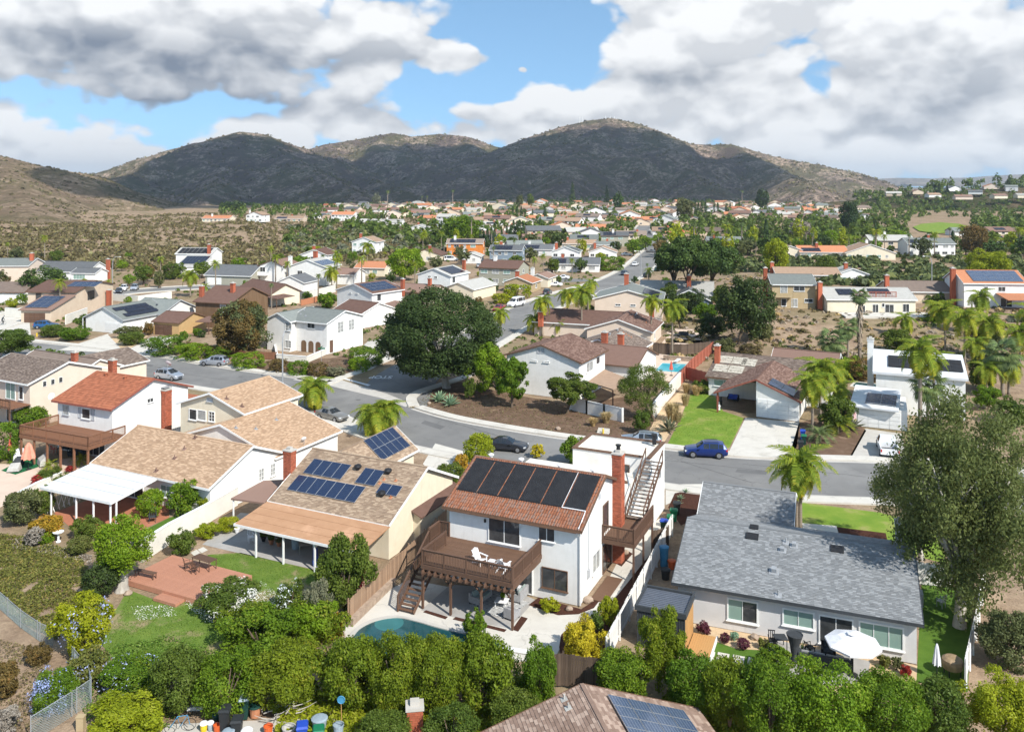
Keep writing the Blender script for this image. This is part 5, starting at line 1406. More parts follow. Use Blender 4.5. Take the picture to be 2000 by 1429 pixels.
railing(h.e,(3.1,10.0,2.9),(5.5,10.0,2.9),1.1,'wood_brown',.125,1.6);railing(h.e,(5.55,10.0,2.9),(5.55,15.4,2.9),1.1,'wood_brown',.125,1.6)
for y in(10.0,12.7,15.3):
 p_=MB();p_.box(5.45,5.58,y-.07,y+.07,0,2.6);p_.build('deck_post',M['wood_brown'],h.e)
for sx in(3.55,5.05):
 s_=MB();s_.beam((sx,14.4,2.95),(sx,20.5,6.0),.06,.32);s_.build('stair_stringer',M['wood_brown'],h.e)
 s_=MB();s_.beam((sx,14.4,3.9),(sx,20.5,6.95),.10,.06)
 for k in range(5):s_.box(sx-.035,sx+.035,14.4+k*1.5-.035,14.4+k*1.5+.035,3.0+k*.75,3.9+k*.75)
 s_.build('stair_rail',M['wood_brown'],h.e)
for i in range(16):
 t=(i+.5)/16;s_=MB();s_.box(3.58,5.02,14.4+6.1*t-.13,14.4+6.1*t+.13,2.98+3.0*t,3.02+3.0*t);s_.build('stair_tread',mat('tread_grey',(.21,.165,.135),None,3,.8),h.e)
h.box('boardwalk','deck_brown',(3.4,4.6,6.2,10.2,.0,.06))
h,w=house2('cream house with tan shingle roof, dark blue solar panels and an orange patio roof',(458.5,1022.7),(703,1077.6),2.4);H2=h
pl=h.block(0,w,3.9,15.3,2.95,5.8,'x','stucco_cream','sh_taupe',.5,.35,yr=9.9,zb=3.3,shingle=(.33,.15))
pr_=MB();pr_.slab([(-.05,0,2.4),(w+.05,0,2.4),(w+.05,3.95,2.93),(-.05,3.95,2.93)],.12);pr_.build('patio_roof',M['roll_orange'],h.e)
for k in range(1,4):
 t=k/4;sm=MB();sm.beam((0,3.9*t,2.408+.53*t),(w,3.9*t,2.408+.53*t),.06,.012);sm.build('roof_seam',M['roll_orange'],h.e)
fb=MB();fb.box(-.1,w+.1,-.05,-.005,2.22,2.42);fb.box(-.1,-.055,0,3.9,2.25,2.42);fb.build('fascia',M['trim_white'],h.e)
for x in(2.1,4.9,8.0,11.9):
 p_=MB();p_.box(x-.06,x+.06,.1,.22,0,2.3);p_.build('patio_post',M['trim_white'],h.e)
h.win('f',2.0,.1,2.4,2.0,2,1,name='glass_door');h.win('f',7.0,.9,1.8,1.1,2,1)
solarpx(h,pl['lo'],560.6,957.6,7,1,1.0,1.78);solarpx(h,pl['lo'],592,925,4,1,1.0,1.78)
solarpx(h,pl['lo'],693,944,2,1,1.0,1.78);solarpx(h,pl['lo'],734,964,2,1,1.0,1.15)
for(u,v)in((699,917),(758,925),(745.5,969)):ventpx(h,pl['lo'],u,v,kind='turbine',mat_='metal_black',sc=1)
for(u,v)in((750,937),(773,939),(763,972),(742,944)):ventpx(h,pl['lo'],u,v,kind='pipe',mat_='terracotta',sc=.6)
h.chimney(-.4,7.2,0,6.3,.85,.7)
c=h.loc(P(772,831.5,5.0));r_=h.loc(P(840,866,2.9));gw=r_.x-c.x
pl2=h.block(c.x-gw,c.x+gw,9.8,c.y,2.9,5.0,'y','stucco_cream','sh_taupe',.4,.3,shingle=(.33,.15))
solarpx(h,pl2['hi'],787,868,1,1,.01,.01,skip=((0,0),))
a0,t0=rp(h,pl2['hi'],783,895)
A_,B_,C_,D_=pl2['hi']
L_=(B_-A_).length
for i in range(5):
 h.solar(pl2['hi'],L_-5.6+i*1.02 if(B_-A_).y>0 else .7+i*1.02,.75,1,2,1.0,1.35)
h.bx=(c.x-gw+.4,c.x+gw-.4,10,c.y-.3);h.garage('b',c.x+2.4,.02,4.8,2.2)
a=h.loc(P(791.6,989,3.0));b_=h.loc(P(823,1011.6,2.3));c=h.loc(P(872.7,933.6,3.0))
lt=MB();lt.slab([(a.x,a.y,3.0),(b_.x,a.y,2.35),(b_.x,c.y,2.35),(a.x,c.y,3.0)],.12);lt.build('lean_to_roof',M['sh_brown'],h.e)
lt=MB();lt.poly([(a.x,a.y+.3,0),(b_.x-.3,a.y+.3,0),(b_.x-.3,a.y+.3,2.33),(a.x,a.y+.3,2.86)]);lt.poly([(b_.x-.3,a.y+.3,0),(b_.x-.3,c.y-.2,0),(b_.x-.3,c.y-.2,2.33),(b_.x-.3,a.y+.3,2.33)]);lt.build('lean_to_wall',M['stucco_cream'],h.e)
aw=[h.loc(P(u,v,z))for u,v,z in((451,972.6,2.5),(517,981.6,2.5),(553,936,2.9),(514,938,2.9))]
am=MB();am.slab([(p.x,p.y,p.z)for p in aw],.15);am.build('awning_roof',M['sh_brown'],h.e)
am=MB()
for p in aw[:2]:am.box(p.x+.1,p.x+.2,p.y+.1,p.y+.2,0,2.4)
am.build('awning_post',M['trim_white'],h.e)
h,w=house2('single storey white house with tan shingle roof and a white patio roof',(176,904.5),(408,955),2.7);H3=h
pl=h.block(0,w,0,11.1,2.7,5.04,'x','stucco_white','sh_tan',.5,.35,shingle=(.33,.16))
for(u,v)in((381,855),(360,877),(341,895),(305,920)):ventpx(h,pl['lo'],u,v,kind='pipe',mat_='sh_brown',sc=.9)
h.win('f',9.2,.8,1.5,1.2,2,1,glass='glass_blind');h.win('f',4.5,.1,2.4,2.0,2,1,name='glass_door');h.win('f',12.4,.9,1.4,1.1,2,1)
h.win('r',6.6,1.2,.75,1.25,2,3,glass='glass_curtain');h.win('r',8.2,1.2,.75,1.25,2,3,glass='glass_curtain')
q=[h.loc(P(u,v,z))for u,v,z in((78,951,2.5),(217,981,2.5),(305,934,2.85),(176,905,2.85))]
pm=MB();pm.slab([(p.x,p.y,p.z)for p in q],.14);pm.build('patio_roof',M['roll_white'],h.e)
for t in(.28,.52,.76):
 sm=MB();a,b_=q[0].lerp(q[3],t),q[1].lerp(q[2],t);sm.beam(a+Vector((0,0,.006)),b_+Vector((0,0,.006)),.10,.012);sm.build('roof_seam',M['trim_grey'],h.e)
pm=MB();pm.beam(q[0]+Vector((0,0,-.08)),q[1]+Vector((0,0,-.08)),.06,.24);pm.beam(q[1]+Vector((0,0,-.08)),q[2]+Vector((0,0,-.08)),.06,.2);pm.build('fascia',M['trim_white'],h.e)
for t in(.14,.50,.74,.97):
 p=q[0].lerp(q[1],t)+(q[3]-q[0])*.03;pm=MB();pm.box(p.x-.06,p.x+.06,p.y-.06,p.y+.06,0,2.4);pm.build('patio_post',M['trim_white'],h.e)
p=q[1].lerp(q[2],.12);pm=MB();pm.box(p.x-.13,p.x-.01,p.y-.06,p.y+.06,0,2.5);pm.build('patio_post',M['trim_white'],h.e)
lat=MB()
for k in range(9):
 a=q[0].lerp(q[3],.06+k*.1);lat.beam((a.x+.6,a.y,.1),(a.x+.9,a.y+.5,2.3),.025,.05);lat.beam((a.x+.9,a.y+.5,.1),(a.x+.6,a.y,2.3),.025,.05)
lat.build('lattice',M['trim_white'],h.e)
c=h.loc(P(560,785,5.3));r_=h.loc(P(673,839,2.9));gw=r_.x-c.x
pl2=h.block(c.x-gw,c.x+gw,8.8,(c.y+r_.y)/2,2.9,5.3,'y','stucco_white','sh_tan',.4,.3,shingle=(.33,.16))
for(u,v)in((461,836),(500,838),(540,820)):ventpx(h,pl2['hi'],u,v,kind='pipe',sc=.8)
h.garage('b',c.x+2,.02,4.8,2.2)
p0=h.loc(P(344,787,5.5));p1=h.loc(P(476,809,5.5));yy=(p0.y+p1.y)/2
pl3=h.block(p0.x,p1.x,yy,yy+9.4,5.5,7.2,'y','stucco_cream','sh_tan',.4,.35,shingle=(.33,.16));h.e.children[-2]
b3=h.bx
wpx(h,'f',369.5,797,385,821,b3,cols=1);wpx(h,'f',386,799,403,822,b3,cols=1,glass='glass_curtain');wpx(h,'f',408,802,420,824,b3,cols=2,rows=3)
wpx(h,'f',404,776,416,785,b3,cols=1,glass='trim_grey',frame='trim_grey',fw=.05,name='gable_vent')
for(u,v)in((443,779),(473,794)):ventpx(h,pl3['hi'],u,v,kind='pipe',mat_='sh_brown')
dish('white satellite dish on the tan garage roof by the street',h.o+rot(h,h.on(pl2['hi'],*rp(h,pl2['hi'],594,868))[0]),2.2)
h,w=house2('white two storey house with red tile roof, brick chimney and brown rear deck',(100.8,782),(216.6,800),5.6);H4=h
pl=h.block(0,w,0,11.8,5.6,7.75,'x','stucco_white','tile_red',.5,.35,fascia='trim_red',shingle=(.33,.40))
h.box('wall','stucco_white',(2,w-.4,11.2,16,0,3.0));h.box('roof','tile_red',(1.8,w,11.3,16.3,3.0,3.15))
wpx(h,'f',123,790,135,811,cols=1,glass='glass_curtain',frame='trim_grey');wpx(h,'f',160,796,177,819,cols=1);wpx(h,'f',153.5,795,159,816,cols=1,glass='trim_grey',frame='trim_grey',name='shutter');wpx(h,'f',178,798,185,821,cols=1,glass='trim_grey',frame='trim_grey',name='shutter')
h.win('f',1.2,.1,2.4,2.0,2,1,name='glass_door');h.win('f',5.2,.1,2.8,2.0,3,1,name='glass_door')
wpx(h,'r',287,779,299,784,cols=2,fw=.03)
h.chimney(w+.1,7.6,0,6.1,.6,.95)
fl=MB();fl.box(w-.25,w+.45,7.1,8.1,6.42,6.48);fl.box(w-.2,w-.15,7.15,7.2,6.1,6.42);fl.box(w+.35,w+.4,8.0,8.05,6.1,6.42);fl.build('chimney_hood',M['metal_galv'],h.e)
ventpx(h,pl['lo'],207,734,kind='mush',mat_='tile_red',sc=1.2);ventpx(h,pl['lo'],245,740,kind='mush',mat_='tile_red',sc=1.2)
q=[h.loc(P(u,v,3.0))for u,v in((36.5,848),(174,871),(219,851),(80,830))]
x0,x1,y0=q[0].x,q[1].x,(q[0].y+q[1].y)/2
planks(h.e,x0,x1,y0,.5,2.95,.14,'wood_red','x')
d_=MB();d_.box(x0-.05,x1+.05,y0-.06,y0-.01,2.6,2.95);d_.box(x1+.01,x1+.06,y0,.5,2.6,2.95);d_.build('rim_joist',M['wood_red'],h.e)
railing(h.e,(x0,y0,2.95),(x1,y0,2.95),1.05,'wood_red',.14,2.0);railing(h.e,(x1,y0,2.95),(x1,.4,2.95),1.05,'wood_red',.14,1.5);railing(h.e,(x0,y0,2.95),(x0,.4,2.95),1.05,'wood_red',.14,1.5)
for k in range(6):
 x=x0+.1+k*(x1-x0-.2)/5;p_=MB();p_.box(x-.09,x+.09,y0,y0+.18,0,2.6);p_.build('deck_post',M['wood_red'],h.e)
dish('white satellite dish at the left corner of the red tile roof',h.o+rot(h,(-.25,.3,5.5)),-1.8,.4)
dish('white satellite dish behind the brick chimney on the red tile roof ridge',h.o+rot(h,(4.6,12.4,6.2)),1.2,.45,1.6)
h,w=house2('beige two storey house with dark brown shingle roof at the left edge of the photo',(-60,731),(54,751),5.5);H5=h
pl=h.block(0,w,0,11,5.5,7.3,'x','stucco_pink','sh_greybrown',.5,.35,shingle=(.33,.16))
h.win('f',w-5.2,3.1,2.0,2.1,2,1,glass='glass_blind',name='glass_door');h.win('f',w-2.5,3.3,.9,1.7,1,1);h.win('f',w-5.0,.3,1.8,1.9,2,1)
for u in(83,99,114.5):wpx(h,'r',u,738+(114.5-u)*.25-1,u+7.5,746+(114.5-u)*.25,cols=1,fw=.03)
planks(h.e,0,w,-2.2,.5,2.95,.14,'wood_red','x');railing(h.e,(0,-2.2,2.95),(w,-2.2,2.95),1.05,'wood_brown',.6,1.9)
for k in range(6):p_=MB();x=.2+k*(w-.4)/5;p_.box(x-.07,x+.07,-2.2,-2.05,0,2.8);p_.build('deck_post',M['wood_brown'],h.e)
h.block(w-22,w-7,11.3,19,3.6,5.2,'x','stucco_pink','sh_greybrown',.4,.3);h.block(w-20,w-10,17,26,2.8,4.4,'y','stucco_pink','sh_greybrown',.4,.3,shingle=(.4,.2))
q=h.loc((-55.8,118,0));h.chimney(q.x,q.y,2,5.6,.95,.7);h.chimney(w-11,14,3,6.0,.8,.6)
h,w=house2('light grey single storey house with blue grey shingle roof and white framed windows',(1312,1137),(1804,1220),2.75);H6=h
pl=h.block(0,w,0,12.9,2.75,4.83,'x','stucco_grey','sh_grey',.5,.35,fascia='trim_dark',shingle=(.26,.14))
b6=h.bx
pl2=h.block(-.2,7.4,12.5,19.5,2.75,4.4,'x','stucco_grey','sh_grey',.4,.3,fascia='trim_white',shingle=(.26,.14))
h.bx=b6
for(u0,v0,u1,v1,c_,g)in((1420,1165,1481,1220,2,('glass_blind','glass')),(1528,1185,1591,1230,2,'glass_blind'),(1677,1210,1766,1272,3,'glass_blind')):
 wpx(h,'f',u0,v0,u1,v1,b6,cols=c_,glass=g,fw=.1)
wpx(h,'f',1599,1198,1667,1266,b6,cols=2,glass='glass',fw=.09,name='glass_door')
for(u,v,k,s_)in((1469,1048,'flat',1.3),(1635,1073,'flat',1.3),(1473,1030,'flat',.9),(1535,1060,'pipe',1),(1551,1066,'box',.9),(1528,1075,'box',.9),(1512,1116,'box',1.1),(1520,1163,'pipe',1)):
 ventpx(h,pl['lo'],u,v,kind=k,mat_='metal_black' if k=='flat' else 'metal_galv',sc=s_)
h.chimney(w-.75,10.4,2.5,5.2,.5,.5,'stucco_white',detail=False)
bt=MB();bt.box(w,w+.7,8.3,9.1,.1,1.0);bt.build('air_conditioner',M['trim_grey'],h.e)
o_=P(1131,1336,3.2)
h=House('house','brown shingle roofed house with pale solar panels at the bottom edge',(o_.x,o_.y,-2.2),R(12.8));H7=h
pl=h.block(-6.6,6.9,-14,0,3.15,5.4,'y','stucco_beige','sh_pinkbrown',.5,.35,fascia='trim_brown',shingle=(.36,.19))
a0,t0=rp(h,pl['hi'],1185,1361)
_,U_,V_,N_=h.on(pl['hi'],0,0)
A_=pl['hi'][0]
pt0=A_+U_*a0+V_*t0
me=panel_mesh(1.12,.9,'pv_grey','pv_frame')
Ydir=Vector((0,-1,0));Xd=-V_
for i in range(4):
 for j in range(6):
  o=link('solar_panel',me,h.e);m=Matrix((Xd,N_.cross(Xd),N_)).transposed().to_4x4()
  m.translation=pt0+Xd*(i*1.15+.56)+Ydir*(j*.93+.45)+N_*.13;o.matrix_local=m
for(u,v)in((1102,1366),(1110,1383)):ventpx(h,pl['lo'],u,v,kind='pipe',mat_='sh_pale',sc=.8)
cp=PY(810,46.2)
h=House('house','low house at the bottom edge of which only the brick chimney shows',(cp.x,cp.y,-2.2),R(8));H8=h
h.block(-5,3.5,-15,-6,2.4,3.6,'x','stucco_beige','sh_pinkbrown',.4,.3,fascia='trim_brown')
ck=MB();ck.box(-.42,.42,-.36,.36,0,3.7);core=ck.build('chimney',M['mortar'],h.e)
zt=3.7;bw_,bh_=.28,.115
BR={}
for i in range(34):
 z=zt-.02-(i+1)*(bh_+.012)
 if z<.6:break
 for(nx,ny,L,hf)in((0,1,.84,.36),(0,-1,.84,.36),(1,0,.72,.42),(-1,0,.72,.42)):
  k=3;off=.5 if i%2 else 0
  for j in range(-1,k):
   a0=max(-L/2,-L/2+(j+off)*L/k+.006);a1=min(L/2,-L/2+(j+1+off)*L/k-.006)
   if a1-a0<.04:continue
   key=(round(a1-a0,2),random.randrange(4))
   if key not in BR:
    mb=MB();mb.box(-key[0]/2,key[0]/2,-.012,.012,0,bh_,0,random.random());BR[key]=mb.mesh('brick',M['brick'])
   c_=(a0+a1)/2
   link('brick',BR[key],core,(nx*(hf+.013)+(c_ if ny else 0),ny*(hf+.013)+(c_ if nx else 0),z),0 if ny else math.pi/2)
ck=MB();ck.box(-.5,.5,-.44,.44,3.7,3.87);ck.box(-.25,.25,-.2,.2,3.87,4.1);ck.build('chimney_cap',M['concrete'],core)
q=[P(u,v,2.65)for u,v in((1240.7,1181),(1339,1200),(1352,1155),(1257,1140.5))]
ang=math.atan2(q[1].y-q[0].y,q[1].x-q[0].x);o_=Vector((q[0].x,q[0].y,0));W_=(q[1]-q[0]).length;D_=(q[3]-q[0]).length
h=House('garden_shed','charcoal garden shed with corrugated roof and honey wood front',o_,ang,None,'shed');
mb=MB();mb.box(.08,W_-.08,.08,D_-.08,0,2.4);mb.build('wall',M['trim_dark'],h.e)
for i in range(int(W_/.16)):
 b_=MB();x=.1+i*.16;b_.box(x,x+.10,.055,.08,.05,2.4);b_.build('wall_rib',M['trim_dark'],h.e)
fr=MB();fr.box(-.05,W_+.05,-.05,.1,2.35,2.68);fr.box(-.05,W_+.05,D_-.1,D_+.05,2.35,2.68);fr.box(-.05,.1,.1,D_-.1,2.35,2.68);fr.box(W_-.1,W_+.05,.1,D_-.1,2.35,2.68);fr.build('roof_edge',M['trim_dark'],h.e)
rf=MB()
n_=12
for i in range(n_):
 y=.1+i*(D_-.2)/n_;rf.box(.1,W_-.1,y,y+(D_-.2)/n_*.62,2.42,2.56);rf.box(.1,W_-.1,y+(D_-.2)/n_*.62,y+(D_-.2)/n_,2.42,2.50)
rf.build('roof',M['metal_roof'],h.e)
for i in range(16):
 b_=MB();y=.1+i*(D_-.2)/16;b_.box(W_-.08,W_-.04,y,y+(D_-.2)/16-.01,0,2.35);b_.build('cladding_board',M['wood_honey'],h.e)
planks(h.e,W_+.02,W_+1.5,.1,D_-.3,.2,.15,'wood_honey','y')
st=MB();st.box(W_+1.5,W_+1.6,0,D_-.2,0,.22);st.build('step_edge',M['trim_white'],h.e)
def HH(label,x,y,deg,z=0.0,name='house'):
 return House(name,label,(x,y,z),R(deg))
SHB=(.5,.3)
h=HH('beige two storey house with two arrays of blue panels and a garage wing',-100,193.5,-4)
pl=h.block(-12,0,0,17,5.5,7.3,'x','stucco_beige','sh_brown',.45,.35,fascia='trim_brown',yr=8.5);b0=h.bx
solarpx(h,pl['lo'],130,560,4,2,1.7,1.7,cell='pv_blue');wpx(h,'r',171,569,184,583,b0,cols=2,frame='trim_dark')
wpx(h,'f',70,572,81,587,b0,cols=1,frame='trim_brown')
s_=MB();s_.slab([(-7.3,-9.5,2.8),(.2,-9.5,2.8),(.2,.1,5.0),(-7.3,.1,5.0)],.14);s_.build('roof',M['sh_brown'],h.e)
s_=MB();s_.poly([(-6.9,-9,0),(0,-9,0),(0,-9,2.75),(-6.9,-9,2.75)]);s_.poly([(-.2,-9,0),(-.2,.3,0),(-.2,.3,4.9),(-.2,-9,2.75)]);s_.poly([(-6.9,-9,0),(-6.9,.3,0),(-6.9,.3,4.9),(-6.9,-9,2.75)]);s_.build('wall',M['stucco_beige'],h.e)
wp=(Vector((-7.3,-9.5,2.85)),Vector((.2,-9.5,2.85)),Vector((.2,.1,5.05)),Vector((-7.3,.1,5.05)))
h.solar(wp,.8,1.2,3,4,1.7,1.75);h.bx=(-6.9,-.2,-9,0);h.garage('f',-6.2,.02,4.8,2.1,'wood_brown');h.chimney(.6,13,0,4.4,.9,.9,detail=False)
h=HH('white single storey house with grey green roof and dark solar panels',-78.4,170.3,-22)
pl=h.block(-11,0,0,13,2.8,5.2,'y','stucco_white','sh_greygreen',.45,.35,fascia='trim_grey')
b0=h.bx
for i in range(3):h.solar(pl['hi'],2.5+i*.2,.9+i*1.35,5-i%2,1,1.75,1.25,cell='pv_black',frame='pv_frame_dark')
h.garage('f',-5.2,.02,4.4,2.1,'siding_white',bx=b0)
p2_=h.block(-9,1.2,9,20,2.8,5.2,'x','stucco_white','sh_greygreen',.45,.35,fascia='trim_grey');h.solar(p2_['lo'],1.0,2.2,3,1,1.7,1.3,cell='pv_black',frame='pv_frame_dark')
s_=MB();s_.box(-11.1,-10.95,-.1,.1,0,2.6);s_.build('porch_post',M['trim_grey'],h.e)
h=HH('brown two storey house with ochre sided garage and two brick chimneys',-66.2,168,-19)
pl=h.block(-6.9,0,0,8.8,2.6,4.15,'x','siding_ochre','sh_brown',.3,.3,fascia='trim_brown');h.garage('f',-6.2,.02,4.2,2.0,'wood_brown')
p=h.loc(P(450,593,5.3));pl=h.block(p.x-9.6,p.x,p.y,p.y+14,5.3,7.9,'x','siding_brown','sh_brown',.5,.35,fascia='trim_brown',yr=p.y+7.6);b0=h.bx
wpx(h,'f',430,594,441,610,b0,cols=2,glass='glass_curtain');h.chimney(p.x-9.3,p.y+2.5,0,8.3,.8,.8,detail=False);h.chimney(p.x-3.2,p.y+5.0,5,8.9,.8,.8,detail=False)
s_=MB();s_.slab([(1,3.5,2.5),(4.4,3.5,2.5),(4.4,7.5,3.0),(1,7.5,3.0)],.15);s_.build('porch_roof',M['sh_brown'],h.e);s_=MB();s_.box(4.1,4.25,3.6,3.75,0,2.4);s_.build('porch_post',M['wood_brown'],h.e)
h,w=house2('cream single storey house with brown roof behind the two brick chimneys',(462,563),(527,575),3.0)
h.block(0,w,0,9,3.0,5.2,'x','stucco_cream','sh_brown',.5,.35,fascia='trim_brown');s_=MB();s_.slab([(w-1,-1,2.5),(w+5,-1,2.5),(w+5,4,2.8),(w-1,4,2.8)],.14);s_.build('patio_roof',M['sh_brown'],h.e)
for x in(w+.5,w+4.6):s_=MB();s_.box(x,x+.14,-.8,-.66,0,2.5);s_.build('patio_post',M['trim_brown'],h.e)
h.win('f',w-3,.1,2.4,2.0,2,1,name='glass_door')
h=HH('white two storey house with grey roof, arched porch and courtyard wall',-32.8,149.4,-28.4)
pl=h.block(-9.4,0,0,11.1,5.5,7.2,'x','stucco_white','sh_greygreen',.5,.35,yr=5.2);b0=h.bx
p2_=h.block(-13.5,-7.2,-1.4,8,5.5,6.9,'y','stucco_white','sh_greygreen',.45,.3,shingle=None);b1=h.bx
for(u0,v0,u1,v1)in((659,629,671,648),(680.5,624.5,691.5,643)):wpx(h,'r',u0,v0,u1,v1,b0,cols=2,rows=3,glass='glass_curtain')
wpx(h,'r',664,660,704,684,b0,fn='garage',lights=True);wpx(h,'f',600.5,630,615,642,b0,cols=2,glass='glass')
wpx(h,'f',557,629,570,647,b1,cols=2,rows=3,glass='glass_curtain');wpx(h,'f',557,664,569,680,b1,cols=2,rows=3,glass='glass_curtain')
for u in(588.5,602.5,616.5):
 o,U,N=h.face('f',0,0,b0);Z=Vector((0,0,1));a0,z1=ray_plane(h.o+rot(h,o),rot(h,U),Z,u,667);a1,_=ray_plane(h.o+rot(h,o),rot(h,U),Z,u+10,684)
 m_=MB();r_=(a1-a0)/2;pts=[(a0,-.0,0),(a1,0,0)]+[(a0+r_+math.cos(t*math.pi/6)*r_,0,1.6+math.sin(t*math.pi/6)*r_*.8)for t in range(7)]
 m_.poly([o+Vector((x,-.03,z))for x,y,z in pts]);m_.build('archway',M['siding_brown'],h.e)
wpx(h,'r',644,665,650,687,b0,cols=1,glass='wood_brown',frame='trim_brown',name='door')
for(u,v)in((586,607),(594,606),(587,614),(597,617)):ventpx(h,pl['lo'],u,v,sc=.8)
q=[P(537,683),P(541,703),P(600,708),P(641,690)]
block_wall('low cream courtyard wall in front of the white house with arches',q,1.0,.25,'block_white','trim_white')
h=HH('white two storey house with brown roof carrying one block of solar panels',-31.5,190.7,-37)
pl=h.block(-12.6,0,0,10.4,5.5,7.35,'y','stucco_white','sh_brown',.45,.3);b0=h.bx
h.solar(pl['hi'],1.3,1.2,5,3,1.6,1.5);wpx(h,'f',682,571,687,573,b0,cols=2,fw=.03);wpx(h,'f',695,572,700,574,b0,cols=2,fw=.03);wpx(h,'r',736,574,744,587,b0,cols=1)
pg=h.block(-1,8.5,-12,0,2.8,4.9,'x','stucco_white','sh_brown',.4,.3);h.garage('r',-10,.02,4.8,2.2);h.chimney(-.5,10.2,4,7.9,.8,.7,detail=False)
s_=MB();s_.slab([(0,1,2.6),(6,1,2.6),(6,7,3.3),(0,7,3.3)],.14);s_.build('porch_roof',M['sh_brown'],h.e)
h=HH('white two storey house with dark panels and a long low wing with pale roof',-16.4,227.9,-25)
pl=h.block(-11,0,0,11,5.5,7.4,'y','stucco_white','sh_pale',.4,.3);b0=h.bx;h.solar(pl['hi'],1.5,.8,5,3,1.55,1.45,cell='pv_black',frame='pv_frame_dark')
wpx(h,'f',836,538,842,543,b0,cols=2);wpx(h,'f',848,539,854,544,b0,cols=2);wpx(h,'r',883,541,889,552,b0,cols=1)
h.block(0,9.5,-5,9,2.9,4.6,'y','stucco_cream','sh_pale',.35,.3);h.chimney(-2,11,4,9,.8,.8,detail=False)
h=HH('long brown roofed single storey house behind the crown of the big round tree',-22,214,-25);h.block(-14,2,0,9,2.7,4.4,'x','stucco_pink','sh_brown',.45,.3,fascia='trim_brown');h.chimney(-1,4,2,6.0,.8,.8,detail=False)
h=HH('large white two storey house with pale blue panels and two white chimneys',-55.3,252,-15)
pl=h.block(-13,0,0,10,5.5,7.7,'y','stucco_white','sh_pale',.4,.3);b0=h.bx;h.solar(pl['hi'],1.0,1.5,5,2,1.7,1.6,cell='pv_grey');wpx(h,'f',581,528,591,538,b0,cols=2);wpx(h,'f',584,552,597,562,b0,cols=4,glass='glass_curtain');h.chimney(-13.2,2,0,8.4,.9,.9,'stucco_white',detail=False);h.chimney(-9,10,3,9.5,1.2,.9,detail=False)
h.block(-1,7,4,13,3,4.6,'x','stucco_white','sh_brown',.4,.3)
h=HH('white two storey house with brown roof and a small white balcony',-69,256,-12);pl=h.block(-9,0,0,11,5.4,7.2,'y','stucco_white','sh_brown',.4,.3,fascia='trim_brown');wpx(h,'r',552,519,560,523,cols=2);h.win('f',-8.2,3.2,1.8,1.9,2)
s_=MB();s_.box(-8.8,-5.5,-1.2,-1.1,2.7,3.8);s_.box(-8.8,-5.5,-1.2,.4,2.6,2.75);s_.build('balcony',M['trim_white'],h.e)
h=HH('slate roofed single storey house with a row of small garage windows',-80,253,-14);h.block(-14,2,0,12,2.8,5.6,'x','siding_sage','sh_slate',.4,.3);h.garage('f',-13,.02,4.8,2.1,lights=True)
h=HH('small slate gable in front of the large white two storey house',-58,236,-14);h.block(-9,0,0,9,2.7,4.6,'y','stucco_white','sh_slate',.4,.3)
h=HH('white house with black heating panels above and dark blue panels below',-104,285,-4);pl=h.block(-13,0,6,16,6.3,8.2,'x','stucco_white','sh_pale',.3,.3)
for i in range(7):s_=MB();obox(s_,pl['lo'][0]+Vector((.7+i*1.62,.4,.18)),Vector((1.5,0,0)),Vector((0,4.2,1.55)),Vector((0,0,.05)));s_.build('heating_panel',M['pool_heat'],h.e)
p2_=h.block(-8.5,.5,-3,6.3,2.9,6.0,'x','stucco_white','sh_pale',.3,.3,yr=6,zb=5.9);h.solar(p2_['lo'],.6,2.0,7,3,1.15,2.1,cell='pv_black',frame='pv_frame_dark');h.garage('f',-7,.02,5,2.1,lights=True);h.chimney(-1,6.5,4,9.6,1.0,.9,detail=False)
h=HH('grey slate roofed white house with a wide pale blue window',-131,262,-8);h.block(-24,-2,2,14,2.8,5.6,'x','stucco_white','sh_slate',.4,.3);h.block(-6,2.5,-1,6,2.8,4.2,'x','stucco_white','sh_slate',.3,.3);h.win('f',-5,.9,4,1.5,4,glass='glass_blind');h.chimney(1.6,7,0,6.5,1,.9,detail=False)
h=HH('pale grey two storey gabled house far left with a brick chimney',-150,262,2);h.block(-26,0,0,11,5.0,7.0,'x','stucco_pink','sh_greygreen',.4,.3);h.chimney(-1,4,3,8.6,1,.9,detail=False)
h=HH('brown roofed white garage building at the left edge by the back street',-128,215,-2);h.block(-22,4,0,10,2.8,4.9,'x','stucco_white','sh_greybrown',.4,.3,fascia='trim_brown');h.garage('f',-9,.02,5,2.1);h.garage('f',-16,.02,5,2.1)
h=HH('white two storey gable house with brown roof behind the flagged front garden',9.64,117.4,-27);H13=h
h.e['label']='white two storey gable house with brown roof between the round tree and the red fence'
pl=h.block(-12.3,0,0,10.7,5.3,7.3,'y','stucco_white','sh_brown',.45,.35,fascia='trim_brown',shingle=(.4,.2));b0=h.bx
for u in(1037,1061):wpx(h,'f',u,702+(u-1037)*.1,u+12,706+(u-1037)*.1,b0,cols=4,fw=.04)
for u in(1049.5,1057):wpx(h,'f',u,680,u+6,690,b0,cols=1,glass='trim_grey',frame='trim_grey',name='gable_vent')
wpx(h,'r',1145,709,1158,722,b0,cols=2,glass='glass_curtain');wpx(h,'r',1164,698,1171,709,b0,cols=1)
h.block(-14,4,12,23,2.8,4.8,'x','stucco_white','sh_brown',.45,.35,fascia='trim_brown');h.chimney(-1,19,2,6.3,.9,.7,detail=False)
q=[h.loc(P(u,v,2.6))for u,v in((1148,745),(1197,760),(1232,741),(1181,721))]
s_=MB();s_.slab([(p.x,p.y,p.z)for p in q],.16);s_.build('patio_roof',M['sh_ltbrown'],h.e)
for p in q:s_=MB();s_.box(p.x-.07,p.x+.07,p.y-.07,p.y+.07,0,2.5);s_.build('patio_post',M['wood_brown'],h.e)
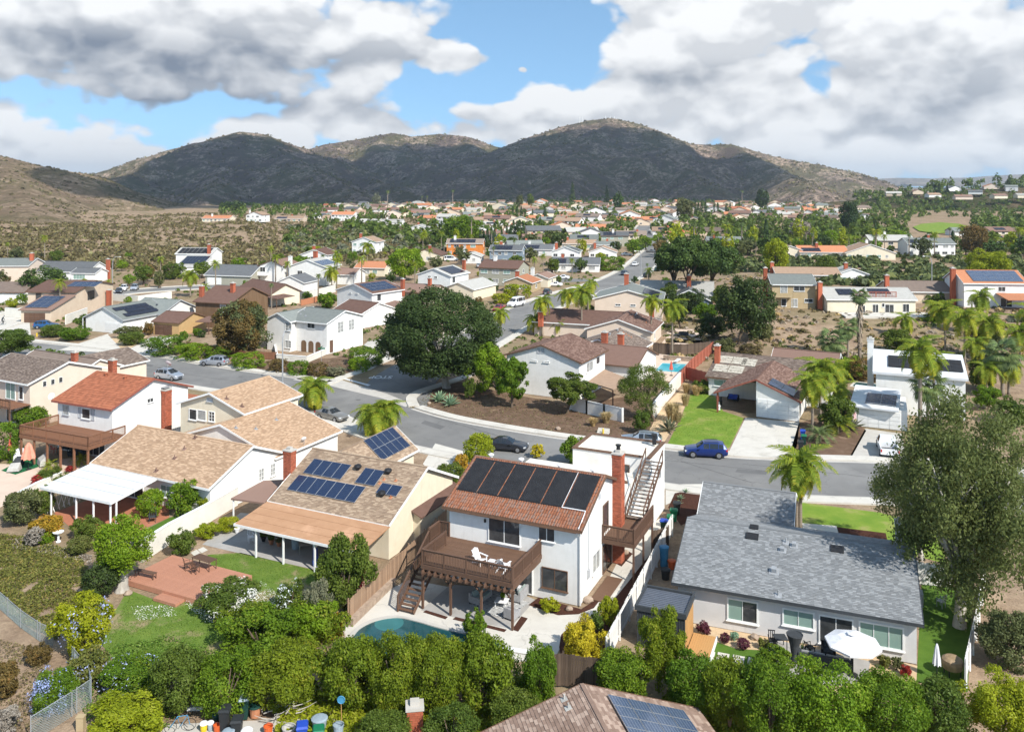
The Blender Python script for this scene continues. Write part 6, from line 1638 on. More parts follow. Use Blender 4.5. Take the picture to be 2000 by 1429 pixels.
h=HH('brown roofed house with tall brick chimney and white patio cover',19.35,135.3,-25)
pl=h.block(-11.8,0,0,12,2.8,4.9,'y','stucco_beige','sh_greybrown',.45,.35,shingle=(.4,.2));h.win('r',3,.1,2.2,2.0,2,name='glass_door');h.win('r',7,.8,1.5,1.2,2)
h.chimney(-4.6,-.4,0,6.2,.9,.75)
for(u,v)in((1191,655),(1206,647)):ventpx(h,pl['hi'],u,v,kind='mush',sc=1.3)
for i in range(4):ventpx(h,pl['hi'],1218+i*5,650+i*3,kind='pipe',mat_='terracotta',sc=.7)
q=[h.loc(P(u,v,2.4))for u,v in((1180,709),(1240,718),(1258,704),(1200,692))];s_=MB();s_.slab([(p.x,p.y,p.z)for p in q],.14);s_.build('patio_roof',M['roll_white'],h.e)
for p in q:s_=MB();s_.box(p.x-.06,p.x+.06,p.y-.06,p.y+.06,0,2.3);s_.build('patio_post',M['trim_white'],h.e)
h=HH('long brown roofed house with white gable fascia behind the tall brick chimney',26,156,-19)
pl=h.block(-13,0,0,13,2.8,4.9,'y','stucco_pink','sh_brown',.45,.35,shingle=(.45,.22));h.win('r',4,.8,1.3,1.2,2);h.block(-25,-5,5,16,2.8,4.8,'x','stucco_pink','sh_brown',.45,.35);h.chimney(-23,4.5,2,4.9,.9,.8,detail=False);h.chimney(-2.5,13.5,0,6.2,.9,.8,detail=False)
for(u,v)in((1236,618),(1250,622),(1262,630),(1232,613)):ventpx(h,pl['hi'],u,v,kind='pipe',mat_='terracotta',sc=.8)
h=HH('pale pink two storey gable house with grey roof panels and a brick chimney',33,184,-12);pl=h.block(-15.5,0,0,14,4.9,7.0,'y','stucco_pink','sh_greygreen',.45,.35);h.solar(pl['hi'],3,1.2,5,1,1.8,3.6,cell='pv_black',frame='pv_frame_dark');h.chimney(-9,13,3,9.2,1.0,.9,detail=False)
for x in(-10.5,-7.2):h.win('f',x,3.4,1.2,.5,2)
h=HH('dark blue house with white trim and two brick chimneys under the pines',45,205,-12);h.block(-14,4,0,10,3.4,6.2,'x','siding_blue','sh_pale',.45,.35);h.block(-7,3,-7,3,3.0,5.4,'y','siding_blue','sh_slate',.45,.35);h.chimney(-2,1,2,8.0,1,.9,detail=False)
h=HH('single storey house with red brown roof, open porch and double garage',36.5,106.75,-27);R1=h
pl=h.block(-11.0,0,0,13,2.6,4.9,'y','stucco_white','sh_brown',.45,.4,fascia='trim_red',walls=False,yr=-5.6,shingle=(.4,.2))
s_=MB()
s_.poly([(-5.6,.4,0),(-.45,.4,0),(-.45,.4,2.7),(-5.6,.4,4.7)]);s_.poly([(-5.6,.4,0),(-5.6,9,0),(-5.6,9,4.7),(-5.6,.4,4.7)]);s_.poly([(-.45,.4,0),(-.45,9,0),(-.45,9,2.7),(-.45,.4,2.7)]);s_.build('wall',M['stucco_white'],h.e)
h.bx=(-5.6,-.45,.4,9);wpx(h,'f',1479,777,1561,823,fn='garage')
solarpx(h,pl['hi'],0,0,0,0,1,1);a0,t0=rp(h,pl['hi'],1528,757);_,Uq,Vq,Nq=h.on(pl['hi'],0,0)
sg=1 if Uq.y>0 else-1
h.solar(pl['hi'],a0-1.7,t0-1.75,2,2,1.7,1.7,cell='pv_blue',frame='pv_frame_dark')
for y in(.3,):s_=MB();s_.box(-10.7,-10.5,y,y+.2,0,2.7);s_.build('porch_post',M['trim_red'],h.e)
pm=h.block(-14.3,2.5,8.5,23,2.7,4.8,'x','stucco_white','sh_greybrown',.45,.4,fascia='trim_brown',yr=16.4,shingle=(.4,.2));b0=h.bx
wpx(h,'f',1394,740,1433,757,b0,cols=2,glass='glass_blind')
ap=mat('panel_peeled',(.55,.51,.43),(.34,.31,.25),2.2,.9,.1,stain=(.17,.14,.11),stain_scale=2.5,stain_lo=.55,stain_hi=.62,stretch=(.4,2,1));M['peel']=ap
for(u,v,n_)in((1391,725,2),(1399,708,2),(1446,714,1)):
 a0,t0=rp(h,pm['lo'],u,v)
 for i in range(n_):
  for j in range(3):
   o,U,V,N=h.on(pm['lo'],a0+i*2.15,t0+j*.78);s_=MB();obox(s_,o+N*.05,U*2.05,V*.72,N*.06);s_.build('old_solar_panel',M['peel'],h.e)
h.chimney(-13.6,13,0,6.4,.7,.9,detail=False);h.block(-8,2,24,30,2.6,4.2,'x','stucco_cream','sh_brown',.4,.3)
h=HH('white two storey house with two black panel arrays behind tall palms',57.7,107.4,-23.4);R2=h
s_=MB();q=[(-10.9,0,5.4),(.3,0,5.4),(.3,8.6,6.9),(-10.9,8.6,6.9)];s_.slab(q,.3);s_.build('roof',M['roll_white'],h.e)
h.box('wall','stucco_white',(-10.5,0,.4,8.2,0,5.2));q=[Vector(p)+Vector((0,0,.02))for p in q]
for(x,n_)in((1.9,3),(7.9,2)):
 for j in range(3):h.solar(q,x,2.0+j*1.4,n_,1,1.45,1.35,cell='pool_heat',frame='pv_frame_dark',name='heating_panel')
h.chimney(-11.2,6.5,0,8.6,.8,1.1,'stucco_white',detail=False)
h.bx=(-10.5,0,.4,8.2);h.win('f',-3.5,3.2,1.0,1.2,1)
g=[h.loc(P(u,v,z))for u,v,z in((1659,791,2.6),(1755,802,2.6),(1760,761,3.5),(1671,750.5,3.5))]
s_=MB();s_.slab([(p.x,p.y,p.z)for p in g],.2);s_.build('roof',M['roll_white'],h.e);h.box('wall','stucco_white',(g[0].x+.3,g[1].x+1,g[0].y+.4,-.2,0,2.45))
h.solar([Vector(p)+Vector((0,0,.02))for p in g],1.7,1.2,2,2,1.75,1.9,cell='pv_blue');h.bx=(g[0].x+.3,g[1].x+1,g[0].y+.4,0);h.garage('f',g[0].x+.9,.02,4.9,2.1,'siding_white')
h=HH('brown grey roof corner of a house at the right edge beyond the tall tree',66,96,-23);h.block(0,12,-4,8,2.7,4.8,'x','stucco_beige','sh_greybrown',.4,.3)
h=HH('olive tan two storey house with grey roof on top of the bare slope',66.5,184,-6,3.0)
pl=h.block(-9.8,0,0,9,5.3,7.2,'x','stucco_tan','sh_greygreen',.4,.3);b0=h.bx
for(u0,v0,u1,v1,c_,g_)in((1524,558,1538,575,2,'glass_curtain'),(1550,559,1572,569,2,'glass'),(1571,583,1588,591,2,'glass'),(1546,583,1558,600,2,'glass_curtain'),(1526,583,1536,598,1,'glass')):wpx(h,'f',u0,v0,u1,v1,b0,cols=c_,glass=g_)
s_=MB();s_.box(-9.2,-5.4,-1.2,.4,2.6,2.75);s_.box(-9.2,-9.1,-1.2,-1.1,0,3.6);s_.box(-5.5,-5.4,-1.2,-1.1,0,3.6);s_.box(-9.2,-5.4,-1.2,-1.14,2.75,3.6);s_.build('balcony',M['stucco_tan'],h.e);h.chimney(-10.3,4,0,8.5,.8,.9,detail=False)
h=HH('cream house with pink roof balcony above the bare slope',86,179,-3,3.0)
pl=h.block(-19,0,0,11,2.7,4.7,'x','stucco_cream','sh_pale',.4,.3);b0=h.bx
for(u0,v0,u1,v1,c_)in((1704,594,1716,612,2),(1722,592,1728,600,1),(1728,594,1746,612,2),(1763,593,1776,610,2),(1678,596,1690,611,2)):wpx(h,'f',u0,v0,u1,v1,b0,cols=c_,glass='glass')
h.solar(pl['lo'],3.2,2.0,3,1,1.1,2.8,cell='pv_black',frame='pv_frame_dark');h.solar(pl['lo'],10,2.6,4,1,1.1,2.4,cell='pv_black',frame='pv_frame_dark')
railing(h.e,(-12.5,1.2,3.0),(-4.0,1.2,3.0),1.3,'fence_red',.3,2,.06);h.chimney(-19.5,3,0,6.0,.9,.9,detail=False);h.box('terrace','concrete_white',(-17,2,-6,0,-.4,.06))
h=HH('long grey brown roofed house half hidden by palms on the right terrace',107,192,-6,3.0);h.block(-20,0,0,11,2.6,4.6,'x','stucco_beige','sh_greybrown',.4,.3);h.chimney(-20,3,0,6.0,.9,.9,detail=False)
h=HH('white two storey house with a wide pale array of panels at the right edge',114,186,-5,3.0);pl=h.block(-14,0,0,11,5.3,7.8,'x','stucco_white','tile_orange',.4,.3);h.solar(pl['lo'],2.5,.8,6,3,1.75,1.55,cell='pv_grey');h.win('f',-9.5,3.6,.9,1.0,2);h.win('f',-6.5,3.5,1.6,1.1,2);h.chimney(-14.6,4,0,8.2,1,.9,detail=False)
s_=MB();s_.slab([(-7,-5,2.4),(1,-5,2.4),(1,.5,3.2),(-7,.5,3.2)],.14);s_.build('patio_roof',M['tile_orange'],h.e);h.win('f',-6,.1,2.5,2.0,2,name='glass_door')
def far(label,u,v,deg,w,d,wall,roof,st=1,axis='x',extra=None,chim=True,solar=0,z0=None):
 p=P(u,v,0);g=gz(p.x,p.y)if z0 is None else z0;p=P(u,v,g)
 hh=HH(label,p.x,p.y,deg,g);ze=2.7 if st==1 else 5.3;rs=random.Random(u*7+int(v));hw=(d if axis=='x' else w)/2
 pl_=hh.block(-w,0,0,d,ze,ze+hw*.36,axis,wall,roof,.45,.3,fascia=rs.choice(['trim_white','trim_brown','trim_white']));b_=hh.bx
 for s_ in range(st):
  x=b_[0]+.6
  while x<b_[1]-1.6:
   ww=rs.choice([1.2,1.6,2.2]);hh.win('f',x,.9+2.7*s_,min(ww,b_[1]-x-.3),1.15,2,glass=rs.choice(['glass','glass_curtain','glass_blind']));x+=ww+rs.uniform(1.0,2.4)
  hh.win('r',b_[2]+d*.4,.9+2.7*s_,1.3,1.1,2)
 if chim:hh.chimney(rs.uniform(-w,-w*.4),d*rs.uniform(.3,.7),ze-1,ze+hw*.36+1.2,1.0,.8,rs.choice(['brick','brick','stucco_white']),detail=False)
 if solar:hh.solar(pl_['hi' if axis=='y' else 'lo'],1.5,.8,solar,2,1.2,1.7,cell='pv_black',frame='pv_frame_dark')
 return hh
FAR5=[
 ('sage two storey house with brown roof left of the curving side street',1012,560,-20,13,11,'siding_sage','sh_brown',2,'x'),
 ('orange tiled garage front of the sage two storey house',1040,572,-20,9,9,'stucco_tan','tile_orange',1,'y'),
 ('cream gabled garage beside the white cars on the side street',1072,562,-20,7,9,'stucco_cream','sh_brown',1,'y'),
 ('bright orange two storey house with a black panel array',944,500,-3,16,10,'siding_orange','sh_greybrown',2,'x',9),
 ('brown gabled single storey house left of the bright orange house',862,512,-10,13,11,'stucco_cream','sh_brown',1,'y'),
 ('small white gabled annex in front of the bright orange house',940,515,-8,8,8,'siding_white','sh_pale',1,'y'),
 ('slate blue two storey house with panels and white dormers',1020,517,-10,13,10,'siding_blue','sh_slate',2,'x',6),
 ('white two storey gable house right of the slate blue house',1133,521,-10,11,10,'stucco_white','sh_greygreen',2,'y',4),
 ('grey roofed white house with round porch beside the trimmed hedge',1172,532,-8,17,11,'stucco_white','sh_slate',1,'x',3),
 ('dark grey roofed house with panels behind the white gable house',1080,500,-10,15,11,'stucco_grey','sh_slate',1,'x',6),
 ('cream house with flat tan roof behind the dark grey roofed house',1165,488,-6,17,10,'stucco_cream','sh_ltbrown',1,'x'),
 ('white house with tan roof beside the side street bend',1206,506,-8,12,12,'stucco_white','sh_ltbrown',1,'y'),
 ('grey green two storey house with blue panels at the top of the side street',1229,482,-6,14,10,'siding_sage','sh_slate',2,'x',5),
 ('white garage house below the grey green house at the street bend',1205,490,-6,10,8,'stucco_white','sh_greygreen',1,'x'),
 ('white two storey house with red chimney and green panels on the far ridge at right',1868,501,-4,20,12,'stucco_white','sh_greygreen',2,'x',5),
 ('tan two storey house left of the white house on the far ridge at right',1790,494,-6,20,13,'stucco_beige','sh_pale',2,'x'),
 ('cream gabled house with light brown roof and deck below the tan ridge house',1752,508,-6,20,14,'stucco_cream','sh_ltbrown',1,'y'),
 ('pink roofed house with panels left of the light brown ridge house',1660,506,-4,20,13,'stucco_cream','tile_orange',1,'x',6),
 ('cream gable house below the pale bare branched tree',1578,505,-8,14,12,'stucco_cream','sh_ltbrown',1,'y'),
 ('mustard house with brick chimney behind the olive tan house',1645,557,-6,18,10,'stucco_beige','sh_ltbrown',1,'x'),
 ('white garage block at the right of the mustard house',1703,556,-6,10,9,'stucco_white','sh_pale',1,'y'),
 ('pale roofed house behind the pines with blue panels',1455,483,-6,18,12,'stucco_white','sh_greygreen',1,'x',5),
 ('cream two storey gable house with tan roof on the left ridge slope',735,497,-14,12,10,'stucco_white','sh_ltbrown',2,'y'),
 ('tan roofed patio house left of the round green tree',752,540,-12,11,10,'stucco_cream','tile_orange',1,'x'),
 ('brown hip roofed house behind the large white house',640,512,-12,12,12,'stucco_white','sh_brown',1,'y'),
 ('white two storey house with pink chimney on the left plateau edge',512,434,-14,14,12,'stucco_white','sh_ltbrown',2,'y'),
 ('orange tiled single storey house left of the white plateau house',448,434,-8,22,12,'stucco_cream','tile_orange',1,'x'),
 ('tan patio house with black panels on the left plateau edge',592,434,-4,24,13,'stucco_beige','sh_ltbrown',1,'x',7),
 ('white house with orange roof below the plateau palms',690,432,-10,20,14,'stucco_white','tile_orange',2,'x'),
 ('small white gable house among trees on the plateau slope',838,455,-8,14,11,'stucco_white','sh_pale',1,'y'),
 ('white terraced house above the small gable house',785,441,-6,16,11,'stucco_white','sh_pale',1,'x'),
]
for a in FAR5:
 far(*a[:10],solar=a[10]if len(a)>10 else 0)
def S(label,u0,v0,u1,v1,fol,shape='round',**k):return shrub(label,(u0,v0,u1,v1),fol,shape,**k)
HG='hedge shrubs along the lower fence line'
for a in[
 ('yellow green hedge shrub below the left end of the kidney pool',636,1246,748,1384,'laurel','round'),
 ('broad hedge shrub straight below the dark kidney pool',722,1238,832,1392,'laurel','round'),
 ('rounded hedge shrub between the pool and the brick chimney',802,1243,908,1396,'laurel','round'),
 ('hedge shrub at the right end of the pool beside the white wall',886,1240,1004,1392,'laurel','round'),
 ('narrow upright shrub left of the dark board fence',1012,1246,1084,1378,'hedge','loose'),
 ('dark shrub under the narrow upright shrub at the brown roof corner',960,1352,1056,1440,'mid','round'),
 ('green shrub left of the green and grey bins',298,1266,402,1392,'mid','round'),
 ('shrub directly behind the stacked bins',386,1274,496,1398,'hedge','round'),
 ('yellow green bush with bare twigs right of the bins',486,1252,642,1392,'laurel','loose'),
 ('bright green bush above the bare twigged bush',556,1168,662,1256,'bright','round'),
 ('mixed green bush below the white flower patch',436,1182,580,1288,'hedge','loose'),
 ('tall loose vine shrub against the end of the tan board fence',622,1046,724,1190,'mid','loose'),
 ('grey leaved bush left of the board fence foot',590,1146,646,1246,'grey','loose'),
 ('rust coloured bush by the left tip of the pool',624,1204,668,1246,'orange','loose'),
 ('hedge shrub with pink blossoms below the charcoal shed',1164,1272,1264,1372,'hedge','round'),
 ('thin leaved shrub rising in front of the charcoal shed',1240,1196,1334,1350,'laurel','loose'),
 ('hedge shrub below the honey wood step',1308,1276,1404,1390,'hedge','round'),
 ('hedge shrub below the square stepping stones',1376,1288,1474,1420,'laurel','round'),
 ('large dense shrub below the flared planter',1440,1292,1566,1460,'hedge','round'),
 ('largest bright round shrub below the white umbrella',1536,1286,1694,1470,'bright','round'),
 ('dense green shrub right of the white umbrella',1672,1312,1804,1470,'hedge','round'),
 ('shrub below the tan covered grill',1782,1326,1892,1462,'mid','round'),
 ('yellow leaved shrub at the lower right corner',1884,1300,2020,1462,'yelgreen','loose'),
 ('pale green shrub on the bare bank at the right edge',1915,1196,2024,1310,'olive','loose'),
 ('dark hedge shrub between the two lower houses',700,1390,800,1470,'mid','round'),
 ('dark shrub right of the bottom brick chimney',836,1380,930,1475,'mid','round')]:
 S(a[0],a[1]-8,a[2]-14,a[3]+8,a[4]+4,*a[5:],group=HG)
S('low shrub covered in white blossom beside the red deck',380,1136,512,1196,'mid','loose',flower='white_fl',fl_dens=.14)
S('white blossoming shrub in the lawn near the patio post',536,1128,600,1196,'mid','loose',flower='white_fl',fl_dens=.14)
S('bougainvillea with red flowers at the board fence',668,1096,716,1166,'mid','loose',flower='red_fl',fl_dens=.5)
for a in[('blue flowered bush left of the white trunked tree',104,1150,222,1282,'yelgreen','loose','blue_fl',.04),('blue flowered bush at the lower left wire fence',58,1292,152,1396,'hedge','loose','blue_fl',.10),
          ('pale blue flowered bush right of the wire fence bend',128,1262,214,1346,'ivy','loose','blue_fl',.03),('green hedge strip with blue flowers left of the bins',196,1268,316,1362,'hedge','round','blue_fl',.04)]:
 S(*a[:7],flower=a[7],fl_dens=a[8])
for a in[('rust bush at the wire fence corner',50,1248,102,1298,'rust','loose'),('brown dry bush at the left edge',-20,1286,46,1366,'rust','loose'),('grey twiggy bush in the lower left corner',-20,1370,46,1440,'twig','open'),
 ('yellow green bush at the bottom left of the bins',176,1330,336,1450,'yelgreen','loose'),('dark shrub in the shade left of the white trunk',164,1090,236,1168,'dark','round'),
 ('large pale leaved bush left of the white patio roof',4,952,82,1026,'olive','round'),('bush beside the terracotta urn',62,946,106,1006,'mid','round'),
 ('clipped round bright bush right of the white patio roof',268,952,322,1010,'bright','round'),('leafy shrub in front of the tan house window',322,934,396,1008,'hedge','loose'),('yellowish shrub at the white garden wall',388,956,432,1004,'yelgreen','loose'),
 ('orange tinged ground bush below the terracotta urn',58,1002,124,1054,'orange','round'),('purple grey low bush right of the ivy slope',48,1026,90,1066,'twig','round'),('lime green low bush left of the bird bath',74,1036,106,1062,'bright','round'),
 ('rose bush with pink flowers on the red patio edge',138,1004,200,1054,'mid','loose'),('pale bush right of the bird bath',128,1044,182,1084,'ivy','round'),('upright shrub at the foot of the white garden wall',324,1026,382,1084,'mid','loose'),
 ('yellow strip of shrubs along the white garden wall',376,1018,430,1054,'yelgreen','loose'),('low green shrub beside the patio cover corner',420,1006,470,1040,'yelgreen','round'),
 ('bright yellow shrub in the curved mulch bed',1098,1196,1188,1300,'yellow','loose'),('small yellow leaved tree in the mulch bed',1166,1160,1212,1222,'yelgreen','loose'),('green shrub between the two yellow plants',1148,1194,1182,1236,'mid','loose'),
 ('slender shrub at the pool edge',902,1184,952,1252,'hedge','open'),('autumn coloured shrub beside the tan driveway',904,842,968,916,'yelgreen','round'),('orange flowered shrub left of the autumn shrub',884,884,918,926,'orange','round'),
 ('low green shrub at the flagstone driveway edge',850,900,912,950,'mid','round'),('broad leaved shrub left of the flat roofed wing',1092,848,1152,908,'hedge','loose'),('small yellow shrub behind the heating panels',1034,866,1064,894,'yellow','loose'),
 ('small yellow plants under the lower window',1052,1164,1096,1196,'yelgreen','open'),('lemon bush with yellow fruit beside the flared planter',1478,1254,1552,1320,'hedge','loose'),
 ('purple leaved plant at the grey house wall',1358,1212,1392,1242,'purple','loose'),('small red purple plant in the pebble bed',1406,1234,1426,1256,'purple','round'),('round purple plant in the pebble bed',1438,1244,1466,1268,'purple','round'),('green succulent clump in the pebble bed',1424,1232,1444,1250,'succ','round'),('round green plant beside the black chair',1480,1244,1502,1266,'ivy','round'),
 ('yellow green bush below the wide white window',1712,1276,1742,1304,'ivy','loose'),('second yellow green bush below the wide white window',1738,1280,1764,1308,'olive','loose'),('dark red bush at the grey house corner',1756,1294,1780,1322,'redleaf','loose'),
 ('red leaved plant left of the white patio roof',56,926,90,950,'redleaf','loose'),('red leaved plant behind the sago palms',128,908,150,922,'redleaf','loose'),('green shrub strip behind the white patio roof',70,912,128,942,'mid','loose'),('tall green hedge at the left edge behind the red umbrella',-30,826,34,900,'hedge','hedge'),('round shrubs below the beige house deck',22,790,96,838,'hedge','round')]:
 S(*a)
tree('round crowned tree with thick pale trunk beside the red deck',(238,1152),(186,998,298,1118),'bright','round',bark='bark_pale',tr=.42,limbs=4)
tree('tall spreading eucalyptus covering the right side of the photo',(1874,1222),(1712,752,2056,1200),'euca','wispy',bark='bark_pale',tr=.36,limbs=18,dens=3.0,ls=.54,droop=.6,lh=.3)
tree('leaning eucalyptus stem behind the grey roof',(1800,1092),(1690,880,1850,1030),'euca','wispy',bark='bark_pale',tr=.2,limbs=9,dens=1.1,ls=.6,droop=.5)
tree('huge dark round fig tree at the street corner',(872,757),(747,566,970,742),'dark','dome',bark='bark_pale',tr=.5,limbs=9,dens=3.6,ls=.72)
tree('bright small tree right of the dark fig tree',(975,772),(905,668,998,762),'bright','loose',tr=.14)
tree('twisted juniper in front of the white gable wall',(1000,795),(958,690,1042,786),'hedge','open',tr=.18,dens=1.4)
tree('flat topped juniper behind the white vinyl fence',(1108,805),(1066,724,1168,788),'mid','open',tr=.18,dens=1.4)
tree('dark dracaena tree beside the white block wall',(1278,822),(1200,706,1308,806),'mid','loose',tr=.2,asp=.25)
S('dark shrub below the dracaena tree',1236,800,1276,846,'mid','loose');S('spindly shrub left of the fig trunk foot',905,732,930,780,'mid','open')
tree('rusty brown tree behind the small picket fence',(444,694),(412,583,532,694),'rust','loose',tr=.2,dens=1.3,fol2='olive')
tree('green tree at the left edge by the main street',(-2,702),(-40,636,62,694),'mid','loose',tr=.15,bark='bark_pale',dens=1.2)
for a in[('clipped box hedge at the brown garage drive',290,656,364,692,'hedge','hedge'),('lower yellow clipped hedge by the main street',346,674,406,700,'bright','hedge'),('clipped hedge left of the parked silver car',404,676,450,700,'hedge','hedge'),('clipped hedge right of the parked silver car',456,690,512,718,'bright','hedge'),
 ('long clipped hedge beside the white garage drive',682,682,746,712,'hedge','hedge'),('clipped green bush at the street corner bed',564,706,602,732,'hedge','hedge'),('rust coloured bush in the corner bed',604,710,640,734,'rust','hedge'),('rust bush at the left of the corner bed',524,702,562,726,'rust','hedge'),('grey green bush in the corner bed',636,712,676,734,'grey','loose'),('yellow clipped bush at the end of the corner bed',684,700,720,724,'bright','hedge'),
 ('dark ground shrub by the blue car',76,634,130,656,'mid','round'),('green and yellow shrub mound by the white house drive',116,638,176,662,'hedge','round'),('young tree before the grey green gable',148,612,186,644,'mid','loose'),('low shrub mound between the two drives',228,650,284,670,'mid','round'),('dry shrub at the ochre garage wall',276,626,300,654,'rust','loose'),('pale shrubs along the long white wall',222,640,276,656,'olive','loose'),('round bush at the ochre garage corner',350,646,368,662,'hedge','round'),('small bush at the ochre garage wall',376,640,394,656,'hedge','round'),
 ('trimmed hedge box beside the grey roofed porch house',1172,502,1218,528,'hedge','hedge'),('yellow hedge by the white van',988,556,1032,582,'yelgreen','hedge'),('second yellow hedge by the white van',964,574,1002,592,'yelgreen','hedge'),('yellow bush by the back street house',162,524,204,548,'yellow','round'),('yellow green shrub on the left plateau slope',594,480,640,505,'yelgreen','loose'),
 ('small pale shrub before the white panel house',786,560,825,590,'olive','loose'),('green shrubs beside the orange brick wall',617,570,662,602,'hedge','loose'),('dark shrub on the bare slope right of the tan house',1600,575,1650,612,'olive','loose'),('low dark scrub on the bare slope',1545,678,1600,705,'scrub','loose'),('dry brown scrub high on the bare slope',1520,610,1560,635,'scrub','loose'),('brown scrub in the middle of the bare slope',1545,640,1585,662,'scrub','loose'),('green shrub behind the small brown annex',1500,690,1545,712,'mid','loose'),
 ('dark hedge behind the white right hand house',1660,700,1716,742,'rust','hedge'),('dense shrubs at the right terrace wall',1798,570,1850,618,'mid','loose'),('yellow leafed shrub on the right terrace',1870,556,1960,606,'ivy','loose'),('green bank shrub below the red fence corner',1350,740,1392,768,'mid','loose'),('bushy clump under the R palms',1600,770,1680,845,'mid','loose')]:
 S(*[x.replace('under the R palms','under the yellow palms')if isinstance(x,str)else x for x in a])
for a in[('dense dark green tree behind the beige garage house',(88,585),(40,518,130,576),'pine','round'),('round bright green tree left of the white panel house',(790,548),(755,480,828,544),'bright','round'),('wide dense dark green tree above the orange house',(902,478),(862,418,942,474),'hedge','round'),('tree in front of the black panel house',(345,545),(315,508,362,548),'mid','loose'),('tall ivy covered tree beside the grey slate house',(312,562),(298,526,322,562),'olive','oval'),
 ('dark shaggy tree with pale trunk on the bare slope',(1441,676),(1392,530,1518,660),'dark','wispy'),('dark shrub tree right of the pines',(1330,640),(1290,560,1345,630),'dark','loose'),('yellow green columnar tree behind the pines',(1515,540),(1490,462,1545,540),'yelgreen','oval'),('dark green round tree right of the olive tan house',(1612,560),(1590,496,1636,552),'mid','round'),('big yellow green tree at the right edge',(1925,560),(1878,480,1972,552),'yelgreen','loose'),('rust brown tree on the far ridge at right',(1902,500),(1876,436,1930,498),'rust','round'),('bright green tree behind the far ridge houses',(1740,472),(1716,448,1776,474),'bright','round'),('pale feathery tree on the right terrace',(1680,560),(1646,525,1692,556),'grey','loose'),('light green rounded shrub tree on the terrace',(1725,570),(1702,543,1754,570),'ivy','loose'),('bushy conifer on the right terrace',(1800,565),(1778,538,1822,566),'hedge','loose'),
 ('small dark tree by the court street',(1078,535),(1066,500,1094,530),'mid','loose'),('round green tree below the street bend',(1262,488),(1244,460,1276,484),'hedge','loose'),('pale bare branched tree left of the tall dark pine',(1560,470),(1536,430,1592,466),'twig','open'),('tall dark pine on the far right plateau',(1656,454),(1636,388,1678,452),'cypress','oval'),('bare willow like tree above the street',(1335,432),(1312,385,1358,430),'olive','loose'),('dark conifer on the far plateau',(1487,410),(1474,367,1503,408),'cypress','oval'),('dark rounded tree on the left plateau edge',(455,415),(432,392,475,412),'dark','round')]:
 tree(a[0],a[1],a[2],a[3],a[4],tr=.35 if a[1][1]<600 else .25,lh=.4)
for(lb,b0,bx_)in[('wide umbrella pine on the street side',(1340,598),(1282,450,1404,562)),('second umbrella pine behind the dark shaggy tree',(1375,590),(1336,456,1452,575)),('smaller umbrella pine leaning left of the pair',(1318,588),(1284,490,1345,552))]:
 tree(lb,b0,bx_,'pine','umbrella',tr=.35,limbs=9,dens=1.5)
for a in[('left yellow palm in front of the tan garage',(612,800),757,44),('middle yellow palm behind the panelled garage',(728,850),808,46),('right yellow palm behind the panelled garage',(757,848),800,40)]:
 palm(a[0],a[1],a[2],px_r=a[3],n=26,fol2='palm_yel',lo=-42)
palm('tall queen palm beside the blue grey front wing',(1563,1036),908,px_r=66,n=24,lo=-45);palm('shorter queen palm stem beside the front wing',(1556,1036),922,px_r=52,n=14,lo=-40,tr=.13)
for a in[('yellow palm at the double garage corner',(1587,842),748,44,22),('taller yellow palm by the double garage',(1602,826),722,46,22),('green palm behind the double garage palms',(1630,790),725,42,16),('small palm in the bed by the blue bin',(1640,812),765,36,14)]:
 palm(a[0],a[1],a[2],px_r=a[3],n=a[4],lo=-50)
palm('queen palm with orange fruit before the white right hand house',(1797,848),684,px_r=52,n=20,lo=-60,tr=.24);palm('second palm before the white right hand house',(1824,840),705,px_r=38,n=12,lo=-50)
for a in[('slim queen palm left of the brown roofs',(1059,656),590,28),('tall queen palm in front of the brown roofs',(1136,658),572,32),('queen palm behind the tall one by the brown roofs',(1108,620),574,26),('small palm at the bend of the side street',(1042,653),624,24),('small palm right of the dark fig tree',(977,650),613,24),('low palm before the long brown roof',(1092,656),634,20),('slim palm left of the turquoise pool',(1272,666),588,26),('palm beside the dark board fence',(1313,694),600,32),('palm in front of the large white house',(648,562),530,22),('palm left of the tan patio house',(717,530),480,18),('pair palm behind the large white house',(658,528),497,16),('palm in front of the black panel house drive',(372,580),538,24),('palm at the court street corner',(1155,574),553,20),
          ('feather palm on the right slope by the terrace',(1846,690),606,36),('tall feather palm right of the first terrace palm',(1884,712),622,42),('bushy feather palm on the right slope',(1932,700),632,48),('feather palm at the right edge of the slope',(1992,720),650,40),('yellowing palm low on the right slope',(1970,770),712,40),('feather palm left of the terrace shrubs',(1830,650),600,30)]:
 palm(a[0],a[1],a[2],px_r=a[3],n=17 if a[3]>21 else 12,tr=.17)
palm('fan palm cluster on the slope above the yellow palms',(1626,716),664,px_r=34,kind='fan',fol='palm_fan',fol2='palm_fan',n=34,tr=.22,lo=-60)
palm('second fan palm right of the slope cluster',(1656,705),640,px_r=26,kind='fan',fol='palm_fan',fol2='palm_fan',n=26,tr=.2,lo=-50)
palm('old fan palm with a grey skirt of dead fronds',(1679,702),578,px_r=22,kind='fan',fol='palm_fan',fol2='palm_fan',n=30,tr=.26,skirt=8.5,lo=-40)
palm('blue green fan palm at the right edge',(1958,772),692,px_r=42,kind='fan',fol='palm_fan',fol2='palm_fan',n=36,tr=.25,lo=-65);palm('fan palm beside the eucalyptus top',(1812,842),752,px_r=42,kind='fan',fol='palm_fan',fol2='palm_fan',n=30,tr=.2,lo=-45)
